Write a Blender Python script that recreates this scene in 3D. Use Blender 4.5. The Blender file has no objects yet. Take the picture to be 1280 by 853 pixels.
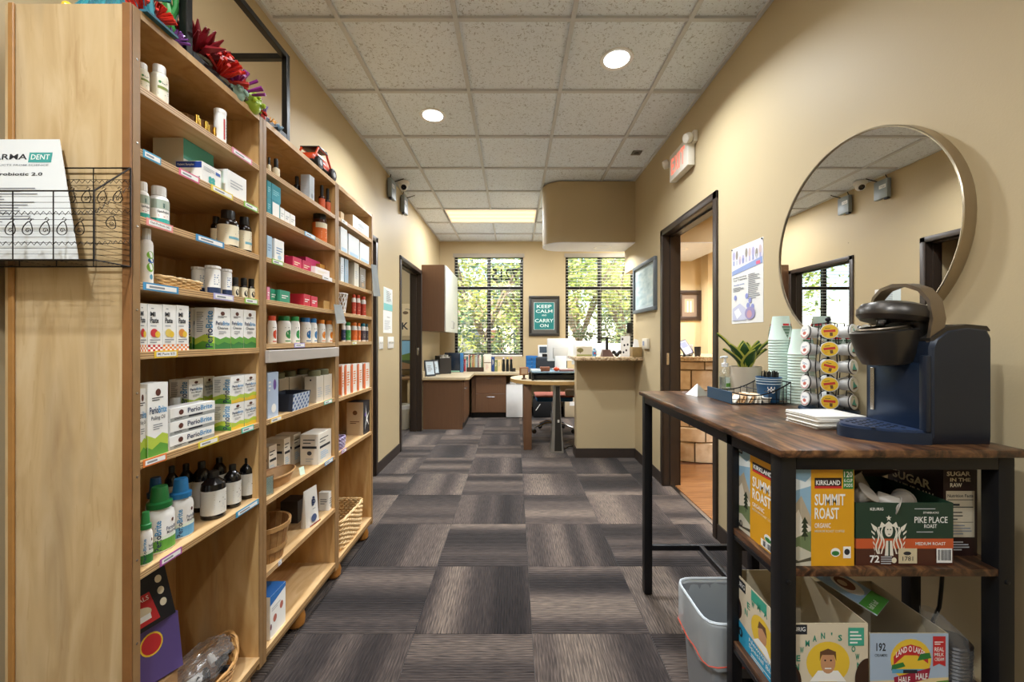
import bpy, bmesh, math, random
from mathutils import Vector, Matrix
random.seed(7)
PI = math.pi
SC = bpy.context.scene
COL = SC.collection

# ---------------------------------------------------------------- camera, world, sun, exposure
F = 500.0            # focal length in pixels of the 1280 x 853 frame
CH = 1.25            # camera height
cam_d = bpy.data.cameras.new('camera')
cam = bpy.data.objects.new('camera', cam_d)
COL.objects.link(cam)
cam.location = (0, 0, CH)
cam.rotation_euler = (PI / 2, 0, 0)
cam_d.sensor_width = 36.0
cam_d.lens = F / 1280 * 36.0
cam_d.shift_x = -3 / 1280
cam_d.shift_y = -2.5 / 1280
cam_d.clip_start = 0.02
SC.camera = cam

W = bpy.data.worlds.new('sky_world')
SC.world = W
W.use_nodes = True
wn = W.node_tree
sky = wn.nodes.new('ShaderNodeTexSky')
sky.sky_type = 'NISHITA'
sky.sun_disc = False
sky.sun_elevation = math.radians(48)
sky.sun_rotation = math.radians(200)
wn.links.new(sky.outputs[0], wn.nodes['Background'].inputs[0])
wn.nodes['Background'].inputs[1].default_value = 0.45

sun_d = bpy.data.lights.new('sun', 'SUN')
sun = bpy.data.objects.new('sun', sun_d)
COL.objects.link(sun)
sun_d.energy = 11.0
sun_d.angle = 0.009
sun_d.color = (1, .95, .84)
sun.rotation_euler = (math.radians(42), 0, math.radians(-28))

SC.view_settings.view_transform = 'Standard'
SC.view_settings.look = 'None'
SC.view_settings.gamma = 1
SC.view_settings.use_curve_mapping = False
SC.view_settings.exposure = 0.66

P_DOWN, P_TROFF, P_BACK, P_SIDE = 20, 46, 8, 30      # watts of the ceiling lamps, seen and added

# ---------------------------------------------------------------- materials
def lin(h):
    if not isinstance(h, str):
        return tuple(h)
    h = h.lstrip('#')
    v = [int(h[i:i + 2], 16) / 255 for i in (0, 2, 4)]
    return tuple(c / 12.92 if c <= .04045 else ((c + .055) / 1.055) ** 2.4 for c in v)

MATS = {}
def mat(color, rough=.5, metal=0.0, var=.06, vs=14, bump=0.0, bs=60, spec=.5, trans=0.0, emit=0.0, key=None, coat=0.0):
    """plain procedural material: noise-varied base colour, optional bump"""
    k = key or (color, rough, metal, var, vs, bump, bs, spec, trans, emit, coat)
    if k in MATS:
        return MATS[k]
    m = bpy.data.materials.new('mat_' + (color.strip('#') if isinstance(color, str) else 'c%d' % len(MATS)))
    m.use_nodes = True
    nt = m.node_tree
    b = nt.nodes['Principled BSDF']
    c = lin(color)
    b.inputs['Roughness'].default_value = rough
    b.inputs['Metallic'].default_value = metal
    b.inputs['Specular IOR Level'].default_value = spec
    b.inputs['Coat Weight'].default_value = coat
    b.inputs['Transmission Weight'].default_value = trans
    tc = nt.nodes.new('ShaderNodeTexCoord')
    if var > 0:
        n = nt.nodes.new('ShaderNodeTexNoise')
        n.inputs['Scale'].default_value = vs
        n.inputs['Detail'].default_value = 3
        nt.links.new(tc.outputs['Object'], n.inputs['Vector'])
        mx = nt.nodes.new('ShaderNodeMix')
        mx.data_type = 'RGBA'
        mx.inputs[6].default_value = tuple(max(0, x * (1 - var)) for x in c) + (1,)
        mx.inputs[7].default_value = tuple(min(1, x * (1 + var)) for x in c) + (1,)
        nt.links.new(n.outputs['Fac'], mx.inputs[0])
        nt.links.new(mx.outputs[2], b.inputs['Base Color'])
    else:
        b.inputs['Base Color'].default_value = c + (1,)
    if bump > 0:
        n2 = nt.nodes.new('ShaderNodeTexNoise')
        n2.inputs['Scale'].default_value = bs
        n2.inputs['Detail'].default_value = 4
        nt.links.new(tc.outputs['Object'], n2.inputs['Vector'])
        bp = nt.nodes.new('ShaderNodeBump')
        bp.inputs['Strength'].default_value = bump
        bp.inputs['Distance'].default_value = .004
        nt.links.new(n2.outputs['Fac'], bp.inputs['Height'])
        nt.links.new(bp.outputs[0], b.inputs['Normal'])
    if emit > 0:
        b.inputs['Emission Color'].default_value = c + (1,)
        b.inputs['Emission Strength'].default_value = emit
    MATS[k] = m
    return m

class NT:
    """tiny node-graph helper"""
    def __init__(s, name):
        s.m = bpy.data.materials.new(name); s.m.use_nodes = True
        s.t = s.m.node_tree; s.b = s.t.nodes['Principled BSDF']
    def n(s, typ, ins=None, **at):
        x = s.t.nodes.new(typ)
        for k, v in at.items():
            setattr(x, k, v)
        for k, v in (ins or {}).items():
            if isinstance(v, bpy.types.NodeSocket):
                s.t.links.new(v, x.inputs[k])
            else:
                x.inputs[k].default_value = v
        return x
    def math(s, op, a, b=0.0, c=0.0):
        return s.n('ShaderNodeMath', {0: a, 1: b, 2: c}, operation=op).outputs[0]
    def mix(s, f, a, b, mode='MIX'):
        a = a if isinstance(a, bpy.types.NodeSocket) else lin(a) + (1,)
        b = b if isinstance(b, bpy.types.NodeSocket) else lin(b) + (1,)
        return s.n('ShaderNodeMix', {0: f, 6: a, 7: b}, data_type='RGBA', blend_type=mode).outputs[2]
    def ramp(s, f, stops):
        x = s.n('ShaderNodeValToRGB', {0: f})
        e = x.color_ramp.elements
        while len(e) < len(stops):
            e.new(.5)
        for q, (p, c) in zip(e, stops):
            q.position = p; q.color = lin(c) + (1,)
        return x.outputs[0]
    def out(s, color, rough=.5, height=None, strength=.3, dist=.003, metal=0, spec=.5):
        if isinstance(color, bpy.types.NodeSocket):
            s.t.links.new(color, s.b.inputs['Base Color'])
        else:
            s.b.inputs['Base Color'].default_value = lin(color) + (1,)
        if isinstance(rough, bpy.types.NodeSocket):
            s.t.links.new(rough, s.b.inputs['Roughness'])
        else:
            s.b.inputs['Roughness'].default_value = rough
        s.b.inputs['Metallic'].default_value = metal
        s.b.inputs['Specular IOR Level'].default_value = spec
        if height is not None:
            bp = s.n('ShaderNodeBump', {'Strength': strength, 'Distance': dist, 'Height': height})
            s.t.links.new(bp.outputs[0], s.b.inputs['Normal'])
        return s.m

def m_wall():
    g = NT('wall_paint')
    tc = g.n('ShaderNodeTexCoord').outputs['Object']
    a = g.n('ShaderNodeTexNoise', {'Vector': tc, 'Scale': 1.3, 'Detail': 2}).outputs[0]
    h = g.n('ShaderNodeTexNoise', {'Vector': tc, 'Scale': 160, 'Detail': 3}).outputs[0]
    return g.out(g.mix(a, '#baa783', '#bfac88'), .55, h, .12, .002, spec=.3)

def m_carpet():
    g = NT('carpet_tile')
    tc = g.n('ShaderNodeTexCoord').outputs['Object']
    rnd = g.n('ShaderNodeObjectInfo').outputs['Random']
    s = g.n('ShaderNodeSeparateXYZ', {0: tc})
    w = g.math('MULTIPLY_ADD', s.outputs[1], 3.6, g.math('MULTIPLY', rnd, 200))
    band = g.n('ShaderNodeTexNoise', {'W': w, 'Scale': 1.0, 'Detail': 1.5, 'Roughness': .5}, noise_dimensions='1D').outputs[0]
    st = g.n('ShaderNodeMapping', {'Vector': tc, 'Scale': (14, 260, 1)}).outputs[0]
    rib = g.n('ShaderNodeTexNoise', {'Vector': st, 'Scale': 1.0, 'Detail': 2}).outputs[0]
    col = g.ramp(g.math('ADD', band, g.math('MULTIPLY', g.math('SUBTRACT', rnd, .5), .16)),
                 [(.28, '#2b2728'), (.45, '#443d3c'), (.58, '#665b56'), (.72, '#80736a')])
    ribc = g.ramp(rib, [(.36, '#4a4a4a'), (.66, '#d2cdc6')])
    line = g.math('SINE', g.math('MULTIPLY', s.outputs[1], 2 * PI / .0125))
    c2 = g.mix(.68, col, ribc, 'OVERLAY')
    c3 = g.mix(g.math('MULTIPLY', g.math('MAXIMUM', line, 0.0), .42), c2, '#352f2d')
    g.b.inputs['Sheen Weight'].default_value = .22
    g.b.inputs['Sheen Roughness'].default_value = .4
    return g.out(c3, .95, g.math('ADD', g.math('MULTIPLY', line, -.6), rib), .5, .003, spec=.1)

def m_ceiling():
    g = NT('ceiling_tile')
    tc = g.n('ShaderNodeTexCoord').outputs['Object']
    rnd = g.n('ShaderNodeObjectInfo').outputs['Location']
    v = g.n('ShaderNodeVectorMath', {0: tc, 1: rnd}, operation='ADD').outputs[0]
    a = g.n('ShaderNodeTexNoise', {'Vector': v, 'Scale': 72, 'Detail': 2.5, 'Roughness': .55, 'Distortion': 1.2}).outputs[0]
    f = g.ramp(a, [(.36, '#ffffff'), (.42, '#000000')])
    return g.out(g.mix(f, '#e9f1fa', '#b9bdc2'), .9, g.math('MULTIPLY', f, -1.0), .35, .003, spec=.2)

def m_birch(stops=((.3, '#b99a6e'), (.5, '#c8ac80'), (.7, '#d3ba92'))):
    g = NT('birch_plywood')
    tc = g.n('ShaderNodeTexCoord').outputs['Object']
    mp = g.n('ShaderNodeMapping', {'Vector': tc, 'Scale': (7, 7, 1.1)}).outputs[0]
    a = g.n('ShaderNodeTexNoise', {'Vector': mp, 'Scale': 2.2, 'Detail': 6, 'Distortion': 1.4}).outputs[0]
    mp2 = g.n('ShaderNodeMapping', {'Vector': tc, 'Scale': (26, 26, 2.2)}).outputs[0]
    b = g.n('ShaderNodeTexNoise', {'Vector': mp2, 'Scale': 3, 'Detail': 3, 'Distortion': .6}).outputs[0]
    c = g.ramp(a, list(stops))
    c = g.mix(g.math('MULTIPLY', g.math('GREATER_THAN', b, .63), .22), c, '#a8814f')
    st = g.n('ShaderNodeTexNoise', {'Vector': g.n('ShaderNodeMapping', {'Vector': tc, 'Scale': (9, 9, 1.3), 'Location': (3, 1, 2)}).outputs[0], 'Scale': 1.3, 'Detail': 3}).outputs[0]
    c = g.mix(g.math('MULTIPLY', g.math('MULTIPLY', g.math('MAXIMUM', g.math('SUBTRACT', st, .55), 0.0), 2.2), 1.0), c, '#8a7a66')
    return g.out(c, .42, b, .05)

def m_shelf_ply():
    g = NT('shelf_plywood')
    tc = g.n('ShaderNodeTexCoord').outputs['Object']
    mp = g.n('ShaderNodeMapping', {'Vector': tc, 'Scale': (9, 1.6, 1)}).outputs[0]
    a = g.n('ShaderNodeTexNoise', {'Vector': mp, 'Scale': 3, 'Detail': 5, 'Distortion': 1.2}).outputs[0]
    c = g.ramp(a, [(.3, '#c39a66'), (.52, '#d3ae7c'), (.72, '#ddbd90')])
    z = g.n('ShaderNodeSeparateXYZ', {0: tc}).outputs[2]
    s = g.math('SINE', g.math('MULTIPLY', g.math('ADD', z, .0001), 2 * PI / .006))
    f = g.math('MULTIPLY', g.math('GREATER_THAN', s, .1), .75)
    # the dark plies only exist inside the board's thickness (z -.0165 .. -.0015)
    inside = g.math('LESS_THAN', g.math('ABSOLUTE', g.math('ADD', z, .009)), .0078)
    return g.out(g.mix(g.math('MULTIPLY', f, inside), c, '#6e4722'), .4)

def m_walnut():
    g = NT('rustic_brown_top')
    tc = g.n('ShaderNodeTexCoord').outputs['Object']
    mp = g.n('ShaderNodeMapping', {'Vector': tc, 'Scale': (11, 2.2, 11), 'Rotation': (0, 0, 1.05)}).outputs[0]
    a = g.n('ShaderNodeTexNoise', {'Vector': mp, 'Scale': 1.6, 'Detail': 8, 'Distortion': 2.2, 'Roughness': .62}).outputs[0]
    c = g.ramp(a, [(.3, '#19110c'), (.44, '#3a2619'), (.56, '#62412a'), (.7, '#8e6842')])
    return g.out(c, .3, a, .04)

def m_laminate():
    g = NT('brown_laminate')
    tc = g.n('ShaderNodeTexCoord').outputs['Object']
    mp = g.n('ShaderNodeMapping', {'Vector': tc, 'Scale': (40, 40, 1.5)}).outputs[0]
    a = g.n('ShaderNodeTexNoise', {'Vector': mp, 'Scale': 2, 'Detail': 4}).outputs[0]
    return g.out(g.mix(a, '#664832', '#78563d'), .4)

def m_granite():
    g = NT('granite')
    tc = g.n('ShaderNodeTexCoord').outputs['Object']
    a = g.n('ShaderNodeTexNoise', {'Vector': tc, 'Scale': 55, 'Detail': 6}).outputs[0]
    return g.out(g.ramp(a, [(.3, '#5a4432'), (.45, '#a98c69'), (.6, '#cdb58f'), (.75, '#e8dcc4')]), .2)

def m_stone():
    g = NT('limestone_block')
    tc = g.n('ShaderNodeTexCoord').outputs['Object']
    a = g.n('ShaderNodeTexNoise', {'Vector': tc, 'Scale': 9, 'Detail': 7}).outputs[0]
    r = g.n('ShaderNodeObjectInfo').outputs['Random']
    c = g.ramp(a, [(.3, '#c0a888'), (.5, '#dccab0'), (.7, '#ece0cc')])
    return g.out(g.mix(g.math('MULTIPLY', r, .3), c, '#c4a67e'), .8, a, .6, .012)

def m_plank():
    g = NT('oak_plank')
    tc = g.n('ShaderNodeTexCoord').outputs['Object']
    mp = g.n('ShaderNodeMapping', {'Vector': tc, 'Scale': (1.5, 20, 1)}).outputs[0]
    a = g.n('ShaderNodeTexNoise', {'Vector': mp, 'Scale': 3, 'Detail': 5}).outputs[0]
    r = g.n('ShaderNodeObjectInfo').outputs['Random']
    c = g.ramp(a, [(.3, '#6f4a30'), (.6, '#94673f')])
    return g.out(g.mix(g.math('MULTIPLY', r, .4), c, '#7c5234'), .25)

def m_wicker(name, c0, c1):
    g = NT(name)
    tc = g.n('ShaderNodeTexCoord').outputs['Object']
    a = g.n('ShaderNodeTexNoise', {'Vector': tc, 'Scale': 70, 'Detail': 4}).outputs[0]
    r = g.math('FRACT', g.math('ADD', g.n('ShaderNodeNewGeometry').outputs['Random Per Island'], g.n('ShaderNodeObjectInfo').outputs['Random']))
    return g.out(g.mix(g.math('MULTIPLY_ADD', r, .6, g.math('MULTIPLY', a, .4)), c0, c1), .5, a, .2)

def m_leaf(name, stops, rough=.45, trans=.0):
    g = NT(name)
    r = g.n('ShaderNodeNewGeometry').outputs['Random Per Island']
    m = g.out(g.ramp(r, stops), rough)
    if trans:
        tr = g.n('ShaderNodeBsdfTranslucent', {'Color': g.ramp(r, stops)})
        mx = g.n('ShaderNodeMixShader', {0: trans, 1: g.b.outputs[0], 2: tr.outputs[0]})
        g.t.links.new(mx.outputs[0], g.t.nodes['Material Output'].inputs[0])
    return m

def m_glass(name, tint=(1, 1, 1), rough=0.0, refl=.08):
    """thin clear sheet: transparent with a little gloss"""
    m = bpy.data.materials.new(name); m.use_nodes = True
    t = m.node_tree
    t.nodes.remove(t.nodes['Principled BSDF'])
    tr = t.nodes.new('ShaderNodeBsdfTransparent'); tr.inputs[0].default_value = tint + (1,)
    gl = t.nodes.new('ShaderNodeBsdfGlossy'); gl.inputs['Roughness'].default_value = rough + .03
    n = t.nodes.new('ShaderNodeTexNoise'); n.inputs['Scale'].default_value = 6
    ma = t.nodes.new('ShaderNodeMath'); ma.operation = 'MULTIPLY_ADD'
    ma.inputs[1].default_value = refl * .3; ma.inputs[2].default_value = refl * .85
    t.links.new(n.outputs[0], ma.inputs[0])
    mx = t.nodes.new('ShaderNodeMixShader')
    t.links.new(ma.outputs[0], mx.inputs[0])
    t.links.new(tr.outputs[0], mx.inputs[1]); t.links.new(gl.outputs[0], mx.inputs[2])
    t.links.new(mx.outputs[0], t.nodes['Material Output'].inputs[0])
    return m

WALL = m_wall(); CARPET = m_carpet(); CEIL = m_ceiling(); BIRCH = m_birch(); BIRCH_W = m_birch(((.3, '#b98d55'), (.5, '#c8a068'), (.7, '#d2ad78'))); SHELF = m_shelf_ply()
RUSTIC = m_walnut(); LAM = m_laminate(); GRAN = m_granite(); STONE = m_stone(); PLANK = m_plank()
WICKER = m_wicker('wicker', '#a8743a', '#d8a868'); WICKER_L = m_wicker('wicker_light', '#c69c62', '#ecd2a0')
SPLINT = m_wicker('wood_splint', '#86592e', '#c39a62')
GLASS = m_glass('window_glass'); CLEAR = m_glass('clear_plastic', (.93, .95, .95), .08, .22)
def m_film(name, color, opacity, gloss=.12):
    """milky plastic film: part clear, part diffusing, a little gloss"""
    m = m_glass(name, (1, 1, 1), .12, gloss)
    t = m.node_tree
    out = t.nodes['Material Output']; src = out.inputs[0].links[0].from_socket
    d = t.nodes.new('ShaderNodeBsdfDiffuse'); d.inputs[0].default_value = lin(color) + (1,)
    tr = t.nodes.new('ShaderNodeBsdfTranslucent'); tr.inputs[0].default_value = lin(color) + (1,)
    a = t.nodes.new('ShaderNodeMixShader'); a.inputs[0].default_value = .5
    t.links.new(d.outputs[0], a.inputs[1]); t.links.new(tr.outputs[0], a.inputs[2])
    b = t.nodes.new('ShaderNodeMixShader'); b.inputs[0].default_value = opacity
    t.links.new(src, b.inputs[1]); t.links.new(a.outputs[0], b.inputs[2]); t.links.new(b.outputs[0], out.inputs[0])
    return m
LINER = m_film('bin_liner', '#e8eef0', .5, .12)
FILM = m_film('plastic_film', '#d8dce0', .16, .1)
WHITE = mat('#f0eeea', .45, var=.03)
BLACK = mat('#14120f', .4, bump=.03)
BLKM = mat('#17171a', .42, .3, bump=.04)
BRONZE = mat('#3a2f27', .4, .15, bump=.03)
BRZ2 = mat('#4c4037', .38, .2)
STEEL = mat('#c8c6c2', .25, 1.0, var=.03)
CHROME = mat('#d8d8d8', .12, 1.0, var=.02)
WHITE_PAINT = mat('#e6e4df', .5, var=.02)
INK = mat('#22252c', .6, var=.02)
INKG = mat('#8a8d92', .6, var=.02)
PAPER = mat('#f2f1ed', .6, var=.02)
CARD = mat('#b48c60', .8, var=.08, vs=40)
AMBER = mat('#1d120c', .15, coat=.3)
DARKB = mat('#0d0e12', .18, coat=.3)

# ---------------------------------------------------------------- mesh helpers
def link(o, parent=None):
    COL.objects.link(o)
    if parent is not None:
        o.parent = parent
    return o

class MB:
    def __init__(s):
        s.v = []; s.f = []; s.mi = []; s.cur = 0
    def add(s, vs, fs):
        k = len(s.v)
        s.v += [tuple(p) for p in vs]
        s.f += [tuple(i + k for i in f) for f in fs]
        s.mi += [s.cur] * len(fs)
        return s
    def m(s, i):
        s.cur = i; return s
    def box(s, x0, x1, y0, y1, z0, z1):
        v = [(x0, y0, z0), (x1, y0, z0), (x1, y1, z0), (x0, y1, z0), (x0, y0, z1), (x1, y0, z1), (x1, y1, z1), (x0, y1, z1)]
        return s.add(v, [(0, 3, 2, 1), (4, 5, 6, 7), (0, 1, 5, 4), (1, 2, 6, 5), (2, 3, 7, 6), (3, 0, 4, 7)])
    def obox(s, c, size, M=None):
        """box about centre c, turned by matrix M"""
        a, b, d = (q / 2 for q in size)
        vs = [Vector(p) for p in ((-a, -b, -d), (a, -b, -d), (a, b, -d), (-a, b, -d), (-a, -b, d), (a, -b, d), (a, b, d), (-a, b, d))]
        if M is not None:
            vs = [M @ p for p in vs]
        return s.add([p + Vector(c) for p in vs], [(0, 3, 2, 1), (4, 5, 6, 7), (0, 1, 5, 4), (1, 2, 6, 5), (2, 3, 7, 6), (3, 0, 4, 7)])
    def rbox(s, x0, x1, y0, y1, z0, z1, r=.004, seg=2):
        bm = bmesh.new()
        bmesh.ops.create_cube(bm, size=1)
        for q in bm.verts:
            q.co = Vector(((x0 + x1) / 2 + q.co.x * (x1 - x0), (y0 + y1) / 2 + q.co.y * (y1 - y0), (z0 + z1) / 2 + q.co.z * (z1 - z0)))
        bmesh.ops.bevel(bm, geom=bm.edges[:], offset=r, segments=seg, affect='EDGES', profile=.5)
        bm.verts.index_update()
        s.add([q.co for q in bm.verts], [[q.index for q in f.verts] for f in bm.faces])
        bm.free()
        return s
    def lathe(s, prof, n=20, c=(0, 0, 0), ex=1.0, ey=1.0, flute=0, fa=0.0, cap=True):
        k = []
        for r, z in prof:
            for i in range(n):
                a = 2 * PI * i / n
                rr = r * (1 + fa * math.cos(flute * a)) if flute else r
                k.append((c[0] + rr * ex * math.cos(a), c[1] + rr * ey * math.sin(a), c[2] + z))
        fs = []
        for j in range(len(prof) - 1):
            for i in range(n):
                i2 = (i + 1) % n
                fs.append((j * n + i, j * n + i2, (j + 1) * n + i2, (j + 1) * n + i))
        if cap:
            fs.append(tuple(reversed(range(n))))
            fs.append(tuple((len(prof) - 1) * n + i for i in range(n)))
        return s.add(k, fs)
    def tube(s, pts, r, n=6, closed=False, cap=True):
        pts = [Vector(p) for p in pts]
        N = len(pts)
        rs = r if isinstance(r, (list, tuple)) else [r] * N
        prev = None
        vs = []
        for i, p in enumerate(pts):
            if closed:
                t = pts[(i + 1) % N] - pts[i - 1]
            else:
                t = pts[min(i + 1, N - 1)] - pts[max(i - 1, 0)]
            t = t.normalized() if t.length > 1e-9 else Vector((0, 0, 1))
            if prev is None:
                u = t.orthogonal().normalized()
            else:
                u = prev - t * prev.dot(t)
                u = u.normalized() if u.length > 1e-6 else t.orthogonal().normalized()
            prev = u
            w = t.cross(u)
            for k in range(n):
                a = 2 * PI * k / n
                vs.append(p + (u * math.cos(a) + w * math.sin(a)) * rs[i])
        fs = []
        for i in range(N if closed else N - 1):
            j = (i + 1) % N
            for k in range(n):
                k2 = (k + 1) % n
                fs.append((i * n + k, i * n + k2, j * n + k2, j * n + k))
        if cap and not closed:
            fs.append(tuple(reversed(range(n))))
            fs.append(tuple((N - 1) * n + k for k in range(n)))
        return s.add(vs, fs)
    def prism(s, poly, z0, z1):
        n = len(poly)
        v = [(x, y, z0) for x, y in poly] + [(x, y, z1) for x, y in poly]
        fs = [tuple(reversed(range(n))), tuple(range(n, 2 * n))]
        fs += [(i, (i + 1) % n, n + (i + 1) % n, n + i) for i in range(n)]
        return s.add(v, fs)
    def sphere(s, c, r, nu=12, nv=8, ez=1.0, ex=1.0, ey=1.0):
        prof = [(max(1e-4, r * math.sin(PI * j / nv)), -r * ez * math.cos(PI * j / nv)) for j in range(nv + 1)]
        return s.lathe(prof, nu, c, ex, ey)
    def quad(s, a, b, c, d):
        return s.add([a, b, c, d], [(0, 1, 2, 3)])
    def mesh(s, mats, smooth=35):
        me = bpy.data.meshes.new('mesh')
        me.from_pydata(s.v, [], s.f)
        for m in (mats if isinstance(mats, (list, tuple)) else [mats]):
            me.materials.append(m)
        if isinstance(mats, (list, tuple)) and len(mats) > 1:
            me.polygons.foreach_set('material_index', s.mi)
        if smooth:
            me.polygons.foreach_set('use_smooth', [True] * len(me.polygons))
            me.set_sharp_from_angle(angle=math.radians(smooth))
        me.update()
        return me
    def build(s, name, mats, parent=None, loc=(0, 0, 0), rot=(0, 0, 0), smooth=35):
        o = bpy.data.objects.new(name, s.mesh(mats, smooth))
        o.location = loc; o.rotation_euler = rot
        return link(o, parent)

def obj(name, me, parent=None, loc=(0, 0, 0), rot=(0, 0, 0)):
    o = bpy.data.objects.new(name, me)
    o.location = loc; o.rotation_euler = rot
    return link(o, parent)
def tag(o, label, cat, group=None, kind=None):
    o['label'] = label; o['category'] = cat
    if group: o['group'] = group
    if kind: o['kind'] = kind
    return o
def thing(name, label, cat, loc=(0, 0, 0), rz=0.0, group=None, kind=None):
    o = bpy.data.objects.new(name, None)
    o.empty_display_size = .05
    o.location = loc; o.rotation_euler = (0, 0, rz)
    link(o)
    return tag(o, label, cat, group, kind)
def dup(o, parent=None, label=None, loc=None, rz=None):
    c = o.copy(); COL.objects.link(c)
    if parent is not None: c.parent = parent
    if label: c['label'] = label
    if loc is not None: c.location = loc
    if rz is not None: c.rotation_euler[2] = rz
    for ch in [q for q in bpy.data.objects if q.parent == o]:
        dup(ch, c)
    return c

# ---------------------------------------------------------------- flat print on a surface
FONT_CACHE = {}
def glyphs(s, bold=0.0):
    k = (s, bold)
    if k not in FONT_CACHE:
        cu = bpy.data.curves.new('t', 'FONT')
        cu.body = s; cu.resolution_u = 2; cu.offset = bold
        ob = bpy.data.objects.new('t', cu)
        me = bpy.data.meshes.new_from_object(ob)
        vs = [(q.co.x, q.co.y) for q in me.vertices]
        fs = [tuple(p.vertices) for p in me.polygons]
        bpy.data.objects.remove(ob); bpy.data.curves.remove(cu); bpy.data.meshes.remove(me)
        if vs:
            x0 = min(v[0] for v in vs); x1 = max(v[0] for v in vs); y0 = min(v[1] for v in vs); y1 = max(v[1] for v in vs)
        else:
            x0 = y0 = 0; x1 = y1 = 1
        FONT_CACHE[k] = (vs, fs, x0, x1, y0, y1)
    return FONT_CACHE[k]

class Print:
    """printing on a face; surf(u, v, lift) gives the point; u right, v up, in metres from the lower left"""
    def __init__(s, surf, w, h):
        s.S = surf; s.w = w; s.h = h; s.mb = MB(); s.mats = []; s.lift = .0004
    def _m(s, m):
        if m not in s.mats: s.mats.append(m)
        s.mb.cur = s.mats.index(m)
        s.lift += .00004
    def poly(s, pts, m):
        s._m(m)
        s.mb.add([s.S(u * s.w, v * s.h, s.lift) for u, v in pts], [tuple(range(len(pts)))]); return s
    def rect(s, u0, v0, u1, v1, m, n=1):
        s._m(m)
        vs = []; fs = []
        for i in range(n + 1):
            u = u0 + (u1 - u0) * i / n
            vs += [s.S(u * s.w, v0 * s.h, s.lift), s.S(u * s.w, v1 * s.h, s.lift)]
        for i in range(n):
            fs.append((2 * i, 2 * i + 2, 2 * i + 3, 2 * i + 1))
        s.mb.add(vs, fs); return s
    def ell(s, cu, cv, ru, rv, m, n=20, a0=0, a1=2 * PI):
        return s.poly([(cu + ru * math.cos(a0 + (a1 - a0) * i / n), cv + rv * math.sin(a0 + (a1 - a0) * i / n)) for i in range(n if a1 - a0 > 6.2 else n + 1)], m)
    def ring(s, cu, cv, ru, rv, t, m, n=24, a0=0, a1=2 * PI):
        s._m(m)
        vs = []; fs = []
        for i in range(n + 1):
            a = a0 + (a1 - a0) * i / n
            for q in (1, 1 - t):
                vs.append(s.S((cu + ru * q * math.cos(a)) * s.w, (cv + rv * q * math.sin(a)) * s.h, s.lift))
        for i in range(n):
            fs.append((2 * i, 2 * i + 2, 2 * i + 3, 2 * i + 1))
        s.mb.add(vs, fs); return s
    def text(s, t, u0, v0, u1, v1, m, bold=.01, rot=False, arc=None):
        """fit the words in the rectangle; rot = reading upwards; arc = bow upwards by that share of the height"""
        s._m(m)
        vs, fs, x0, x1, y0, y1 = glyphs(t, bold)
        out = []
        for x, y in vs:
            a = (x - x0) / (x1 - x0); b = (y - y0) / (y1 - y0)
            if rot:
                u = u0 + (u1 - u0) * (1 - b); v = v0 + (v1 - v0) * a
            else:
                u = u0 + (u1 - u0) * a; v = v0 + (v1 - v0) * b
                if arc: v += arc * (1 - (2 * a - 1) ** 2)
            out.append(s.S(u * s.w, v * s.h, s.lift))
        s.mb.add(out, fs); return s
    def lines(s, u0, v0, u1, v1, n, m, frac=.45, seed=1):
        """micro-print: rows of too-small-to-read lettering"""
        r = random.Random(seed)
        for i in range(n):
            a = v0 + (v1 - v0) * i / n
            b = a + (v1 - v0) / n * frac
            s.rect(u0, a, u0 + (u1 - u0) * r.uniform(.55, 1), b, m)
        return s
    def bars(s, u0, v0, u1, v1, n, m, seed=2):
        r = random.Random(seed)
        for i in range(n):
            a = u0 + (u1 - u0) * i / n
            s.rect(a, v0, a + (u1 - u0) / n * r.uniform(.25, .8), v1, m)
        return s
    def done(s, parent, name='print', label=None):
        o = s.mb.build(name, s.mats, parent, smooth=0)
        if label: o['label'] = label
        return o

def face(dims, f, tilt=None):
    """Print on a face of a w x d x h carton standing on its local origin (front = -y)"""
    w, d, h = dims
    if f == 'F': return Print(lambda u, v, e: (-w / 2 + u, -d / 2 - e, v), w, h)
    if f == 'R': return Print(lambda u, v, e: (w / 2 + e, -d / 2 + u, v), d, h)
    if f == 'L': return Print(lambda u, v, e: (-w / 2 - e, d / 2 - u, v), d, h)
    if f == 'T': return Print(lambda u, v, e: (-w / 2 + u, -d / 2 + v, h + e), w, d)
def wrap(r, z0, z1, span=2.6, centre=0.0):
    """Print on a cylinder about the local z axis, facing -y"""
    def S(u, v, e):
        a = (u / (r * span) - .5) * span - PI / 2 + centre
        return ((r + e) * math.cos(a), (r + e) * math.sin(a), z0 + v)
    return Print(S, r * span, z1 - z0)
def plane(origin, right, up, w, h):
    o = Vector(origin); R = Vector(right).normalized(); U = Vector(up).normalized(); N = R.cross(U)
    return Print(lambda u, v, e: tuple(o + R * u + U * v + N * e), w, h)
def colour(h, rough=.5):
    return mat(h, rough, var=.03)
# ================================================================ THE SETTING
CZ = 2.91
def struct(name, mb, m, label, cat, loc=(0, 0, 0), smooth=0):
    return tag(mb.build(name, m, loc=loc, smooth=smooth), label, cat, kind='structure')

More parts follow.
